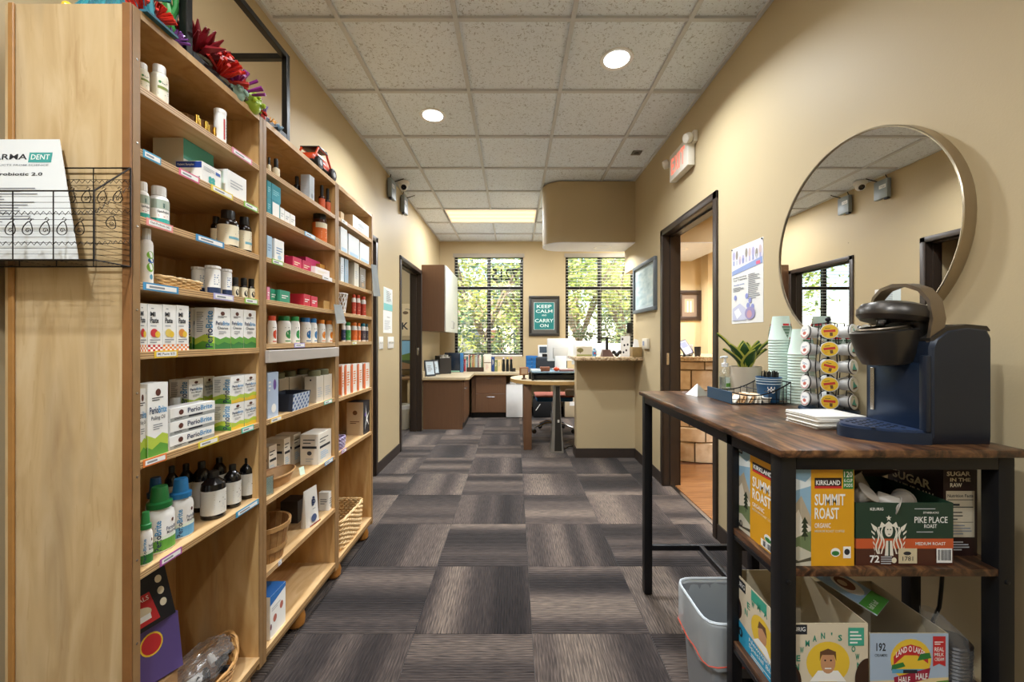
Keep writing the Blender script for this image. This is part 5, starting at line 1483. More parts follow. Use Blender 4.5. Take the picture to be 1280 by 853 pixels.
names = {0: 'column facing the viewer', 1: 'column turned towards the coffee maker', 5: 'column turned towards the cup stacks'}
for c in range(NCOL):
    a = yaw0 + c * 2 * PI / NCOL
    for r in range(NR):
        zz = .042 + RP * r
        loc = Vector((math.cos(a) * .078, math.sin(a) * .078, zz))
        rot = Matrix.Rotation(a, 4, 'Z') @ Matrix.Rotation(PI / 2 - .1, 4, 'Y')
        e = rot.to_euler()
        o = obj('pod_ring', ringm, t, loc, e)
        kind = {0: 1, 1: 2, 5: 0}.get(c, c % 3)
        rown = ['bottom', 'second lowest', 'middle', 'second highest', 'top'][r]
        if c in names: lb = '%s coffee pod, %s row, %s' % (['white and red', 'yellow-lidded', 'cream and green'][kind], rown, names[c])
        else: lb = 'carousel coffee pod on the wall side, %s row, %s' % (rown, {2: 'beside the coffee maker', 3: 'against the wall', 4: 'behind the cups'}[c])
        pd = thing('coffee_pod', lb, 'coffee pod', (CCX + loc.x, CCY + loc.y, TZ + loc.z), 0, 'coffee pods in the carousel')
        pd.rotation_euler = e
        obj('cup', pod_body, pd); obj('lid', lidm, pd); obj('lid_print', prm[kind], pd, rot=(0, 0, PI / 2 + .25 * math.sin(c * 5 + r * 2.3)))
    mb = MB()
    mb.tube([(math.cos(a + .38) * .045, math.sin(a + .38) * .045, .012), (math.cos(a + .38) * .062, math.sin(a + .38) * .062, .16), (math.cos(a + .38) * .045, math.sin(a + .38) * .045, .315), (0, 0, .32)], .0018, 5)
    mb.build('upright_wire', BLKM, t)

# napkins -------------------------------------------------------------------------------
for k in range(9):
    o = MB().rbox(-.076, .076, -.062, .062, 0, .0038, .0014, 1).build('paper_napkin', mat('#e3dfd6', .85, bump=.08, bs=200), None, (.942 + .004 * math.sin(k * 2.3), 1.212 + .004 * math.cos(k * 1.7), TZ + .0041 * k), (0, 0, .05 + .035 * math.sin(k * 3.1)), smooth=50)
    tag(o, 'white paper napkin in the stack by the coffee maker, %s' % ['lowest', 'second lowest', 'third lowest', 'fourth lowest', 'middle', 'fourth from the top', 'third from the top', 'second from the top', 'topmost'][k], 'napkin', 'stack of napkins')

# cups ----------------------------------------------------------------------------------
CUPC = colour('#cfe3d8', .4)
def cup_mesh():
    return MB().lathe([(.046, 0), (.0475, .003), (.046, .005), (.0305, .105), (.029, .104), (.001, .104)], 28, cap=False).mesh(CUPC)
cm = cup_mesh()
def cup_stack(x, y, n, lbl):
    for k in range(n):
        zz = TZ + .0115 * k
        q = thing('paper_cup', 'upside-down mint paper cup in the %s stack, %s' % (lbl, ('topmost, with holiday tree print' if k == n - 1 else 'one of those below the top')), 'paper cup', (x, y, zz), PI - 2.3, 'upside-down paper cups')
        obj('cup', cm, q)
        if k == n - 1:
            def cs(u, v, e):
                a = u / .04 - PI + .2; r_ = .0463 - .0155 * v / .1 + e
                return (r_ * math.cos(a), r_ * math.sin(a), .006 + v)
            p = Print(cs, .2, .09)
            for i in range(5):
                c0 = .1 + i * .2
                for k_ in range(8):
                    hw = .095 * (k_ + .6) / 8.2
                    p.rect(c0 - hw, .06 + k_ * .07, c0 + hw, .06 + k_ * .07 + .066, colour('#4a7054' if k_ % 2 else '#8fa294'), 4)
                p.rect(c0 - .07, .64, c0 + .07, .74, RED, 3)
            p.done(q)
cup_stack(1.152, 1.73, 23, 'farther')
cup_stack(1.16, 1.618, 18, 'nearer')

# tray with sugar packets ----------------------------------------------------------------
t = thing('wire_tray', 'black wire serving tray with slate blue end on the rustic table', 'tray', (.86, 1.685, TZ))
MB().rbox(0, .004, -.1, .1, .002, .05, .001, 1).build('end_panel', mat('#34536e', .35, .3), t, smooth=0)
MB().box(.004, 0.235, -.1, .1, .002, .004).build('floor', BLKM, t, smooth=0)
m = MB()
for s in (-.1, .1):
    pts = [(.004 + 0.231 * q / 12, s, .048 - .02 * math.sin(q / 12 * PI) + .04 * (q / 12) ** 2) for q in range(13)]
    m.tube(pts, .0028, 6)
    for k in range(1, 8): m.tube([(.004 + 0.231 * k / 8, s, .003), (.004 + 0.231 * k / 8, s, .047 - .02 * math.sin(k / 8 * PI) + .04 * (k / 8) ** 2)], .0013, 5)
    m.tube([(.004, s, .02), (0.235, s, .022)], .0012, 5)
m.tube([(0.235, -.1, .088), (0.235, .1, .088)], .0028, 6)
for k in range(9): m.tube([(0.235, -.1 + .025 * k, .003), (0.235, -.1 + .025 * k, .088)], .0012, 5)
m.tube([(.15, -.1, .05), (.15, .1, .05)], .002, 5)
m.build('wire_sides', BLKM, t)
R = random.Random(21)
sug = ['#e8dfcc', '#cfa878', '#b98a56', '#e6dcc8', '#c79a66', '#ded2ba']
for k in range(16):
    o = MB().rbox(-.027, .027, -.017, .017, 0, .0045, .0018, 1).build('sugar_packet', colour(sug[k % 6], .6), None, (.893 + .016 * (k % 7), 1.625 + .05 * (k // 7), TZ + .012 + .002 * (k % 3)), (0, -.75, .5 + R.uniform(-.25, .25)))
    tag(o, '%s sugar packet in the wire tray, %s row, %s from the blue end' % (['white', 'tan', 'brown', 'cream', 'light brown', 'ivory'][k % 6], ['near', 'middle', 'back'][k // 7], ['first', 'second', 'third', 'fourth', 'fifth', 'sixth', 'seventh'][k % 7]), 'sugar packet', 'sugar packets in the wire tray')
for k in range(3):
    o = MB().lathe([(.012, 0), (.0165, .018), (.019, .019), (.019, .0205)], 16).build('creamer_cup', colour('#e9dfcf', .35), None, (1.012 + .0 * k, 1.607 + .045 * k, TZ + .0045), (0, 0, 0))
    tag(o, 'tiny creamer cup in the wire tray, %s' % ['nearest the viewer', 'middle', 'farthest'][k], 'creamer', 'creamer cups')
t = thing('paper_cup', 'wide blue paper cup full of black stirrers in the wire tray', 'cup', (1.042, 1.64, TZ + .0045), 0)
BL = colour('#2f5f8c', .4)
MB().lathe([(.036, 0), (.037, .002), (.0465, .098), (.048, .1), (.046, .101), (.044, .097), (.035, .01), (.001, .009)], 32, cap=False).build('cup', BL, t)
for zz, rr in ((.085, .0456), (.094, .0463), (.074, .0446)):
    MB().lathe([(rr, -.0016), (rr + .0006, 0), (rr + .0001, .0016)], 32, (0, 0, zz), cap=False).build('stripe', colour('#c8d8e2'), t)
p = wrap(.0425, .03, .075, 1.6, -.35)
for k in range(4):
    a = PI / 4 + k * PI / 2
    p.ring(.5 + .13 * math.cos(a), .5 + .22 * math.sin(a), .1, .17, .35, PAPER, 12)
p.done(t)
st = MB().rbox(-.0022, .0022, -.001, .001, 0, .11, .0006, 1).mesh(BLACK)
for k in range(26):
    a = k * 2.4; rr = .032 * math.sqrt(k / 26)
    obj('stirrer', st, t, (rr * math.cos(a), rr * math.sin(a), .01 + .003 * (k % 3)), (.08 * math.sin(a), .08 * math.cos(a), a))

# plant, sanitizer, pyramid -----------------------------------------------------------------
t = thing('potted_plant', 'small green snake plant in a beige pot by the doorway', 'plant', (1.08, 1.87, TZ))
MB().lathe([(.06, 0), (.064, .004), (.067, .128), (.067, .132), (.062, .132), (.061, .116)], 40, cap=False).build('pot', mat('#c4b9a6', .75, bump=.04), t)
MB().lathe([(.001, .118), (.062, .116)], 30, cap=False).build('soil', mat('#3a2c20', .95, bump=.5), t)
LG = mat('#2f5426', .4, var=.35, vs=45); LY = mat('#b9bb52', .4, var=.1)
for k, (a, L, out, w_, tw) in enumerate(((2.5, .215, .11, .034, 0), (3.9, .17, .03, .062, 0), (5.4, .17, .045, .06, 0), (.9, .16, .05, .055, 0), (3.35, .15, .07, .05, .2), (4.1, .16, .05, .055, -.2), (5.0, .155, .07, .054, .1), (5.7, .19, .1, .042, .3), (.3, .15, .09, .05, .1), (1.3, .14, .05, .045, 0), (3.0, .125, .085, .046, .4), (4.6, .12, .085, .05, -.3), (6.0, .125, .075, .046, .2), (2.0, .12, .06, .045, .1))):
    m = MB()
    vs = []; N = 9
    for j in range(N):
        q = j / (N - 1)
        cxp = .012 + out * q ** 1.5; zz = .112 + L * (q - .18 * q * q)
        wd = w_ * .68 * (math.sin(PI * min(1, .12 + q * .88)) ** .8 * (1 - .25 * q) + .02) if j < N - 1 else .0006
        for f_, dz in ((-1, .004), (-.72, .001), (0, -.004), (.72, .001), (1, .004)):
            vs.append((cxp - dz * 1.3, f_ * wd, zz + dz))
    for j in range(N - 1):
        for i in range(4):
            m.m(1 if i in (0, 3) else 0)
            m.add([], [])
            m.f.append((j * 5 + i, j * 5 + i + 1, (j + 1) * 5 + i + 1, (j + 1) * 5 + i)); m.mi.append(m.cur)
    m.v = vs
    m.build('leaf', [LG, LY], t, (0, 0, 0), (0, 0, a), smooth=60)
t = thing('sanitizer_bottle', 'clear pump bottle of hand sanitizer beside the plant pot', 'pump bottle', (1.0, 1.9, TZ), PI / 6)
MB().lathe([(.028, 0), (.031, .004), (.031, .09), (.028, .105), (.014, .122), (.013, .13)], 24, ey=.72).build('body', CLEAR, t)
MB().lathe([(.026, .003), (.029, .006), (.029, .08), (.001, .081)], 20, ey=.7).build('gel', mat('#d4e6e4', .1, trans=.85, var=.02), t)
MB().lathe([(.015, .128), (.015, .145), (.006, .147), (.005, .168), (.012, .17), (.012, .178), (.008, .18)], 16).tube([(.0, 0, .175), (-.03, 0, .175), (-.036, 0, .17)], .004, 6).build('pump', colour('#eef0f2', .3), t)
p = Print(lambda u, v, e: (-.02 + u, -.0225 * math.sqrt(max(0, 1 - ((u - .02) / .033) ** 2)) - e, .03 + v), .04, .05)
p.rect(0, 0, 1, 1, colour('#dfeee6'), 6).rect(0, .1, 1, .45, GRN, 6).lines(.1, .55, .9, .9, 3, INKG).done(t, 'label')
o = MB().add([(-.036, -.036, 0), (.036, -.036, 0), (.036, .036, 0), (-.036, .036, 0), (0, 0, .052)], [(0, 1, 4), (1, 2, 4), (2, 3, 4), (3, 0, 4), (3, 2, 1, 0)]).build('metal_pyramid', mat('#c6c2bc', .3, .85), None, (.852, 1.862, TZ), (0, 0, .35), smooth=0)
tag(o, 'small silver pyramid at the far corner of the rustic table', 'ornament')

# cartons on the table's end shelves -------------------------------------------------------
z = .70
def summit(p):
    wfr = .38
    p.rect(0, 0, wfr, 1, colour('#8fb4cc')).poly([(0, .8), (.14, .9), (.3, .86), (wfr, .92), (wfr, .82), (.1, .76)], colour('#dfe6e6'))
    p.poly([(0, .52), (.1, .68), (.16, .64), (.24, .72), (wfr, .5), (wfr, 0), (0, 0)], colour('#b4a68e')).poly([(0, .42), (.1, .6), (.13, .5), (.2, .58), (.26, .46), (wfr, .4), (wfr, .3), (0, .25)], colour('#e3dac8'))
    p.poly([(0, .34), (.14, .28), (wfr, .36), (wfr, .14), (0, .2)], colour('#6f7f56')).poly([(0, .16), (.2, .2), (wfr, .14), (wfr, 0), (0, 0)], colour('#c9c4b0')).poly([(.06, .1), (.2, .05), (wfr, .09), (wfr, .05), (.1, .02)], colour('#4c4a3c'))
    for k in range(4): p.poly([(.24, .3 + k * .045), (.34, .3 + k * .045), (.29, .37 + k * .045)], colour('#26331f'))
    p.rect(.284, .26, .296, .31, colour('#26331f'))
    p.rect(wfr, 0, 1, 1, colour('#e0a21c'))
    p.rect(.43, .8, .82, .905, colour('#241410')).rect(.43, .795, .82, .82, RED).text('KIRKLAND', .45, .83, .8, .88, PAPER, .02)
    p.rect(.84, .79, .99, .99, DGRN).text('120', .855, .91, .975, .97, PAPER, .01).text('K-CUP', .855, .86, .975, .895, PAPER).text('PODS', .855, .81, .975, .845, PAPER)
    p.text('SUMMIT', .43, .62, .87, .74, PAPER, .02).text('ROAST', .43, .48, .78, .6, PAPER, .02).text('ORGANIC', .43, .39, .66, .44, PAPER).text('MEDIUM ROAST COFFEE', .43, .345, .86, .37, CREAM)
    p.ell(.73, .14, .07, .045, PAPER).ell(.73, .13, .055, .025, DGRN).rect(.84, .08, .95, .2, PAPER).ell(.895, .145, .04, .032, INK)
def summit_side(p):
    summit(p); p.rect(.02, .93, .22, 1, INK).text('KEURIG', .04, .95, .2, .98, PAPER).text('120', .05, .04, .22, .12, INK, .02).rect(.6, .02, .95, .1, PAPER).bars(.64, .03, .9, .09, 12, INK)
carton('coffee_pod_carton', 'tall yellow coffee pod carton with mountain picture on the upper table shelf', 'carton', (.739, 1.083, z), (.168, .226, .236), 0, colour('#cfc6b4'), [('F', summit), ('L', summit_side), ('T', lambda p: p.rect(.38, 0, 1, 1, colour('#e0a21c')))])
def open_carton(name, label, loc, dims, m, prints, flaps=(1, 1, 1, 1), inner=CARD, ang=.5):
    w, d, h = dims
    t = thing(name, label, 'carton', loc, 0)
    th = .0022
    b = MB().box(-w / 2, w / 2, -d / 2, d / 2, 0, th)
    for a in ((-w / 2, w / 2, -d / 2, -d / 2 + th), (-w / 2, w / 2, d / 2 - th, d / 2), (-w / 2, -w / 2 + th, -d / 2 + th, d / 2 - th), (w / 2 - th, w / 2, -d / 2 + th, d / 2 - th)): b.box(*a, th, h)
    b.build('body', m, t, smooth=0)
    MB().box(-w / 2 + th + .0002, w / 2 - th - .0002, -d / 2 + th + .0002, d / 2 - th - .0002, th, th + .001).build('inner_base', inner, t, smooth=0)
    for f, fn in prints:
        p = face(dims, f); fn(p); p.done(t)
    return t
def sbux(p):
    G = colour('#1d3a2c'); p.rect(0, 0, 1, 1, G).rect(0, .27, 1, .43, colour('#c4572c')).rect(0, 0, 1, .27, colour('#4a2418'))
    p.text('KEURIG', .145, .88, .28, .925, PAPER).text('STARBUCKS', .69, .83, .85, .86, PAPER).text('PIKE PLACE', .6, .68, .94, .78, PAPER, .01).text('ROAST', .7, .6, .83, .66, PAPER, .01).lines(.62, .53, .9, .56, 1, GREY).text('MEDIUM ROAST', .61, .325, .92, .375, PAPER, .01).lines(.6, .9, .95, .93, 1, GREY)
    cu, cv, W_ = .335, .43, colour('#e6e2d4')
    # crowned emblem: star, wavy hair strands, crown and two raised tails
    star = []
    for k in range(10):
        r_ = .05 if k % 2 == 0 else .02
        star.append((cu + r_ * .62 * math.sin(k * PI / 5), .76 + r_ * 1.0 * math.cos(k * PI / 5)))
    p.poly(star, W_)
    p.poly([(cu - .1, .6), (cu - .075, .7), (cu - .04, .655), (cu, .71), (cu + .04, .655), (cu + .075, .7), (cu + .1, .6), (cu, .64)], W_)
    p.ell(cu, .56, .042, .1, W_, 18)
    for s in (-1, 1):
        p.poly([(cu + s * .16, .58), (cu + s * .185, .68), (cu + s * .13, .62), (cu + s * .135, .54)][::s], W_)
        for k in range(3):
            a = .055 + k * .028
            pts = [(cu + s * (a + .016 * math.sin(q * 1.3 + k)), .62 - q * .072) for q in range(7)]
            p.poly((pts + [(x + s * .015, y) for x, y in reversed(pts)])[::s], W_)
        for k in range(5):
            vv = .52 - k * .085
            p.poly([(cu + s * .145, vv), (cu + s * (.18 - .008 * k), vv + .045), (cu + s * (.18 - .008 * k), vv + .015), (cu + s * .145, vv - .035)][::s], W_)
    p.poly([(cu - .03, .4), (cu + .03, .4), (cu + .045, .16), (cu - .045, .16)], W_).rect(cu - .008, .16, cu + .008, .4, G)
    p.ell(cu - .015, .58, .007, .012, G, 8).ell(cu + .015, .58, .007, .012, G, 8).rect(cu - .012, .5, cu + .012, .51, G)
    p.text('72', .135, .05, .235, .17, PAPER, .03).lines(.25, .03, .42, .17, 4, GREY).ell(.385, .09, .025, .045, CREAM)
    p.rect(.43, .04, .62, .28, colour('#cfc2a0')).text('1781', .47, .08, .58, .15, INK).ell(.52, .2, .04, .03, INK).rect(.82, .05, .98, .28, PAPER).bars(.835, .09, .965, .26, 16, INK)
b = open_carton('coffee_pod_carton', 'open dark green coffee pod carton with crowned emblem on the upper table shelf', (.947, 1.066, z), (.236, .19, .152), colour('#23402f'), [('F', sbux), ('L', lambda p: (p.rect(0, .27, 1, .43, colour('#c4572c')), p.rect(0, 0, 1, .27, colour('#4a2418')), p.rect(.3, .05, .9, .25, PAPER)))])
MB().add([(-.116, .093, .152), (.116, .093, .152), (.1, .02, .19), (-.11, .03, .215)], [(0, 1, 2, 3)]).add([(-.116, .0935, .1535), (.116, .0935, .1535), (.1, .0205, .1915), (-.11, .0305, .2165)], [(3, 2, 1, 0)]).build('torn_flap', colour('#4a3226', .8), b, smooth=0)
GP_ = mat('#a59c90', .4)
gpm = MB().lathe([(.017, 0), (.0185, .002), (.0225, .04), (.0258, .041), (.0258, .043), (.001, .0435)], 18).mesh(GP_)
for k, (x, y, zz, rx, ry) in enumerate(((-.085, -.05, .105, .6, .5), (-.035, -.055, .115, 1.9, .4), (.02, -.05, .1, 1.5, -.3), (-.06, .0, .12, 1.2, .9), (.06, -.06, .09, 2.2, .2), (-.01, .01, .11, .3, -.5), (.0, -.03, .05, .2, 0), (-.07, -.03, .05, .1, .2), (.07, .0, .06, .3, .1))):
    o = obj('coffee_pod', gpm, None, (.947 + x, 1.066 + y, z + zz + (.034 if k < 6 else 0)), (rx, ry, k))
    tag(o, 'loose grey coffee pod in the open green carton, %s' % ['at its front left corner', 'second from its left end', 'in the middle of the front', 'behind the front left ones', 'at its front right', 'in its centre', 'low in its middle', 'low at its left', 'low at its right'][k], 'coffee pod', 'loose pods in the green carton')
def sugar(p):
    p.rect(0, 0, 1, 1, colour('#2a1512')).text('SUGAR', .1, .66, .8, .76, CREAM, .03).text('IN THE RAW', .14, .54, .85, .63, CREAM, .03).lines(.1, .9, .3, .97, 1, GREY).rect(.05, .1, .95, .4, colour('#4a2a18'))
def sugar_side(p):
    p.rect(0, 0, 1, 1, colour('#2a1512')).text('SUGAR', .1, .86, .8, .91, CREAM, .03).text('IN THE', .2, .8, .8, .84, CREAM, .03).text('RAW', .2, .74, .55, .785, CREAM, .03)
    p.rect(.08, .2, .92, .7, colour('#c9bda4')).text('Nutrition Facts', .12, .63, .88, .665, INK, .02).rect(.12, .6, .88, .608, INK).rect(.12, .52, .88, .53, INK).rect(.12, .36, .88, .365, INK).lines(.12, .23, .88, .35, 4, INKG).lines(.12, .39, .6, .5, 3, INK, .3).lines(.12, .54, .7, .59, 1, INK).lines(.12, .06, .8, .17, 4, GREY)
carton('sugar_carton', 'dark brown sugar packet carton with nutrition panel beside the table leg', 'carton', (1.131, 1.09, z), (.086, .15, .235), 0, colour('#2a1512'), [('F', sugar_side), ('L', sugar)])

z = .37
def newman(p):
    p.rect(0, 0, 1, 1, colour('#d9cdb4')).rect(.02, .86, .27, .985, INK).text('KEURIG', .04, .9, .25, .955, PAPER)
    cu, cv = .52, .5
    p.ell(cu, cv, .26, .27, YEL, 26)
    p.poly([(cu - .22, .26), (cu - .12, .4), (cu + .12, .4), (cu + .22, .26)], PAPER).ell(cu, .5, .09, .14, colour('#c8946c'), 18).poly([(cu - .1, .52), (cu - .095, .64), (cu, .68), (cu + .095, .64), (cu + .1, .52), (cu + .07, .6), (cu - .07, .6)], colour('#6a4a32'))
    p.ell(cu - .035, .53, .012, .012, INK, 8).ell(cu + .035, .53, .012, .012, INK, 8).rect(cu - .04, .42, cu + .04, .435, PAPER)
    s = "NEWMAN'S OWN"
    for i, ch in enumerate(s):
        if ch == ' ': continue
        a = PI * (1 - (i + .5) / len(s)) * 1.08 - .1
        x, y = cu + .37 * math.cos(a), cv + .4 * math.sin(a) - .05
        p.text(ch, *((x - .008, y + .005, x + .008, y + .04) if ch == "'" else (x - .024, y - .04, x + .024, y + .04)), colour('#2f8f74'), .03)
    p.text("LET'S GIVE IT ALL AWAY", .26, .17, .8, .205, colour('#2f8f74')).ell(0, .25, .2, .28, colour('#3a2418'), 20, -PI / 2, PI / 2).ell(0, .25, .16, .24, INK, 20, -PI / 2, PI / 2).ell(1, .28, .16, .28, colour('#3a2418'), 20, PI / 2, 3 * PI / 2).rect(.76, .72, .95, .95, colour('#3fa58c')).lines(.78, .75, .93, .93, 4, PAPER)
    p.rect(0, 0, 1, .12, colour('#2f9fc4'))
def newman_side(p):
    p.rect(0, 0, 1, 1, colour('#d9cdb4'))
    p.rect(.02, .82, .28, .97, INK).text('KEURIG', .04, .86, .26, .93, PAPER).rect(.4, .84, .7, .99, colour('#3fa58c')).ell(0, .5, .2, .22, colour('#3a2418'), 20, -PI / 2, PI / 2).ell(0, .5, .16, .18, INK, 20, -PI / 2, PI / 2)
    p.poly([(0, .36), (.3, .3), (1, .2), (1, 0), (0, 0)], colour('#2a9cc6')).ell(.62, .5, .22, .24, YEL, 22).ell(.62, .5, .08, .13, colour('#c8946c')).poly([(.44, .3), (.54, .4), (.7, .4), (.8, .26)], PAPER).poly([(.53, .54), (.56, .66), (.68, .66), (.71, .54), (.62, .6)], colour('#6a4a32'))
    s = "NEWMAN'S"
    for i, ch in enumerate(s):
        a = PI * (1 - (i + .5) / len(s)); x, y = .62 + .33 * math.cos(a), .5 + .36 * math.sin(a)
        p.text(ch, *((x - .01, y, x + .01, y + .05) if ch == "'" else (x - .03, y - .05, x + .03, y + .05)), colour('#2f8f74'), .03)
    p.text('80', .04, .1, .22, .24, INK, .03).text("Newman's", .36, .2, .8, .26, PAPER).text('Special Blend', .36, .1, .92, .18, PAPER, .01).lines(.4, .02, .8, .08, 2, PAPER)
open_carton('coffee_pod_carton', 'open cream and blue coffee pod carton with round portrait on the lower table shelf', (.756, 1.083, z), (.202, .226, .19), colour('#cfc0a2'), [('F', newman), ('L', newman_side)], inner=colour('#3a2c22'))
def lol(p):
    p.rect(0, 0, 1, 1, colour('#a9bcd2')).poly([(0, 0), (1, 0), (1, .36), (0, .3)], colour('#e3cf9c')).poly([(0, 0), (1, 0), (1, .1), (.7, .16), (.3, .06), (0, .14)], colour('#6f9a3a')).poly([(.7, .1), (.85, .3), (1, .32), (1, .05)], colour('#5c8c34'))
    p.text('192', .08, .74, .2, .86, INK, .02).text('CREAMERS', .06, .66, .22, .7, INK)
    p.ell(.52, .62, .26, .3, YEL, 24).poly([(.3, .66), (.4, .8), (.52, .84), (.64, .8), (.74, .66), (.74, .56), (.6, .68), (.44, .68), (.3, .54)][::-1], RED).text('LAND O LAKES', .33, .64, .7, .73, PAPER, .02, arc=.09)
    p.poly([(.27, .46), (.45, .52), (.42, .58), (.28, .54)], DGRN).poly([(.6, .6), (.78, .64), (.76, .72), (.64, .7)], DGRN).rect(.28, .42, .76, .48, colour('#5aa0c4'))
    p.poly([(.32, .22), (.74, .34), (.77, .5), (.3, .36)], colour('#9a1f3a')).text('HALF', .36, .28, .51, .37, PAPER, .02).text('HALF', .58, .33, .73, .42, PAPER, .02).rect(.42, .42, .6, .47, INK).ell(.55, .14, .1, .14, PAPER)
    p.poly([(.8, .52), (.88, .56), (.96, .52), (.96, .96), (.8, .96)], RED).text('REAL', .82, .74, .94, .8, PAPER, .01).text('MILK', .82, .67, .94, .72, PAPER, .01).text('CREAM', .82, .6, .94, .65, PAPER, .01).lines(.82, .84, .94, .9, 2, PAPER)
open_carton('creamer_carton', 'open blue and yellow creamer carton on the lower table shelf', (.957, 1.075, z), (.19, .21, .166), colour('#b2a58c'), [('F', lol)], inner=colour('#8d7a5c'))
t = thing('printed_flap', 'loose half-and-half carton flap with coffee cup picture lying across the cartons', 'carton flap', (.91, 1.12, z + .2), .62)
M = Matrix.Rotation(.25, 3, 'X') @ Matrix.Rotation(.12, 3, 'Y')
MB().obox((0, 0, 0), (.13, .19, .0025), M).build('sheet', colour('#b9c4d0'), t, smooth=0)
p = Print(lambda u, v, e: tuple(M @ Vector((-.065 + u, -.095 + v, .00125 + e))), .13, .19)
p.rect(0, 0, 1, 1, colour('#9fc0dc')).rect(0, 0, 1, .2, colour('#4f9a3c')).text('half & half', .1, .06, .6, .12, PAPER).ell(.55, .42, .34, .2, PAPER, 22).ell(.55, .45, .25, .13, colour('#7a4428'), 20).ell(.5, .47, .12, .06, colour('#e0c8a8')).poly([(.08, .7), (.8, .82), (.85, .98), (.05, .86)], colour('#9a2a50')).text('HALF & HALF', .15, .79, .75, .87, PAPER, .02).rect(.7, .65, .95, .72, YEL).done(t)
t = thing('wrapped_lids', 'clear plastic sleeve of dark cup lids leaning on the lower table shelf', 'plastic sleeve', (1.105, 1.015, z), 0)
R = random.Random(31)
for k in range(13):
    MB().lathe([(.036, 0), (.038, .003), (.034, .007), (.02, .008)], 22).build('lid', mat('#1c1512', .3), t, (.0 + .002 * k * .2, 0, .006 + k * .0088), (0, -.1, 0))
m = MB(); vs = []
for j in range(17):
    q = j / 16
    rr = .041 * (1 if q < .68 else (1 - (q - .68) * 1.9))
    for i in range(20):
        a = 2 * PI * i / 20; k = 1 + R.uniform(-.05, .05) + (.1 * R.uniform(-1, 1) if q > .6 else 0)
        vs.append((rr * math.cos(a) * k - .0 - max(0, q - .55) * .12, rr * math.sin(a) * k, .004 + q * .19))
m.add(vs, [(j * 20 + i, j * 20 + (i + 1) % 20, (j + 1) * 20 + (i + 1) % 20, (j + 1) * 20 + i) for j in range(16) for i in range(20)]).build('film', FILM, t, smooth=50)
o = MB().tube([(1.19, 1.14, .96), (1.195, 1.14, .8), (1.2, 1.13, .68), (1.2, 1.12, .62), (1.185, 1.11, .56), (1.19, 1.12, .5), (1.2, 1.16, .4), (1.225, 1.24, .25), (1.24, 1.28, .12), (1.25, 1.3, .02)], .0045, 8).build('power_cord', BLACK, None)
tag(o, 'black power cord hanging behind the table shelves along the wall', 'cord')

# lined waste bin under the table ----------------------------------------------------------
t = thing('waste_bin', 'grey plastic waste bin with a clear liner under the rustic table', 'waste bin', (.725, 1.335, 0))
o1 = rrect(.138, .118, 7); N = 48
def ring(f, zz, k): return [(o1(2 * PI * i / N)[0] * k, o1(2 * PI * i / N)[1] * k, zz) for i in range(N)]
def shellmesh(rings):
    m = MB(); vs = [p for r in rings for p in r]
    return m.add(vs, [(j * N + i, j * N + (i + 1) % N, (j + 1) * N + (i + 1) % N, (j + 1) * N + i) for j in range(len(rings) - 1) for i in range(N)])
m = shellmesh([ring(o1, 0, .8), ring(o1, .365, .97), ring(o1, .368, 1.0), ring(o1, .368, .96), ring(o1, .01, .78)])
m.f.append(tuple(reversed(range(N)))); m.mi.append(0); m.f.append(tuple(range(4 * N, 5 * N))); m.mi.append(0)
m.build('bucket', mat('#8b8d90', .5), t)
R = random.Random(3)
rg = []
for zz, k in ((.02, .77), (.2, .86), (.36, .955), (.378, .985), (.38, 1.01), (.372, 1.03), (.33, 1.035), (.28, 1.03), (.245, 1.035)):
    rg.append([(x * (1 + R.uniform(-.012, .012)), y * (1 + R.uniform(-.012, .012)), z_ + (R.uniform(-.012, .012) if zz in (.245, .2) else 0)) for x, y, z_ in ring(o1, zz, k)])
shellmesh(rg).build('liner', LINER, t, smooth=60)
MB().tube([(x, y, z_ + .004 * math.sin(i)) for i, (x, y, z_) in enumerate(ring(o1, .252, 1.037))], .0025, 5, True).build('drawstring', colour('#c8503c', .5), t)
MB().tube(ring(o1, .38, 1.0), .0045, 6, True).build('rim', mat('#c4cbd0', .35), t)
# ================================================================ ON THE RIGHT WALL
t = thing('round_mirror', 'large round wall mirror in a brushed champagne metal frame above the coffee maker', 'mirror', (XR, 1.485, 1.607))
MR = .385
mm = NT('mirror_glass')
nn = mm.n('ShaderNodeTexNoise', {'Scale': 3.0}).outputs[0]
mm.out(mm.mix(nn, '#dedddb', '#e4e3e1'), .005, metal=1.0)
MB().lathe([(.001, 0), (MR - .004, 0)], 72, cap=False).build('glass', mm.m, t, (-.03, 0, 0), (0, -PI / 2, 0))
MB().lathe([(MR - .004, .031), (MR - .003, .035), (MR, .036), (MR + .0025, .034), (MR + .0025, 0), (MR - .006, 0)], 72, cap=False).build('frame', mat('#b3a690', .3, .9, var=.05), t, (0, 0, 0), (0, -PI / 2, 0))
MB().lathe([(.001, .006), (MR - .01, .006)], 48, cap=False).build('backing', BLACK, t, (0, 0, 0), (0, -PI / 2, 0))

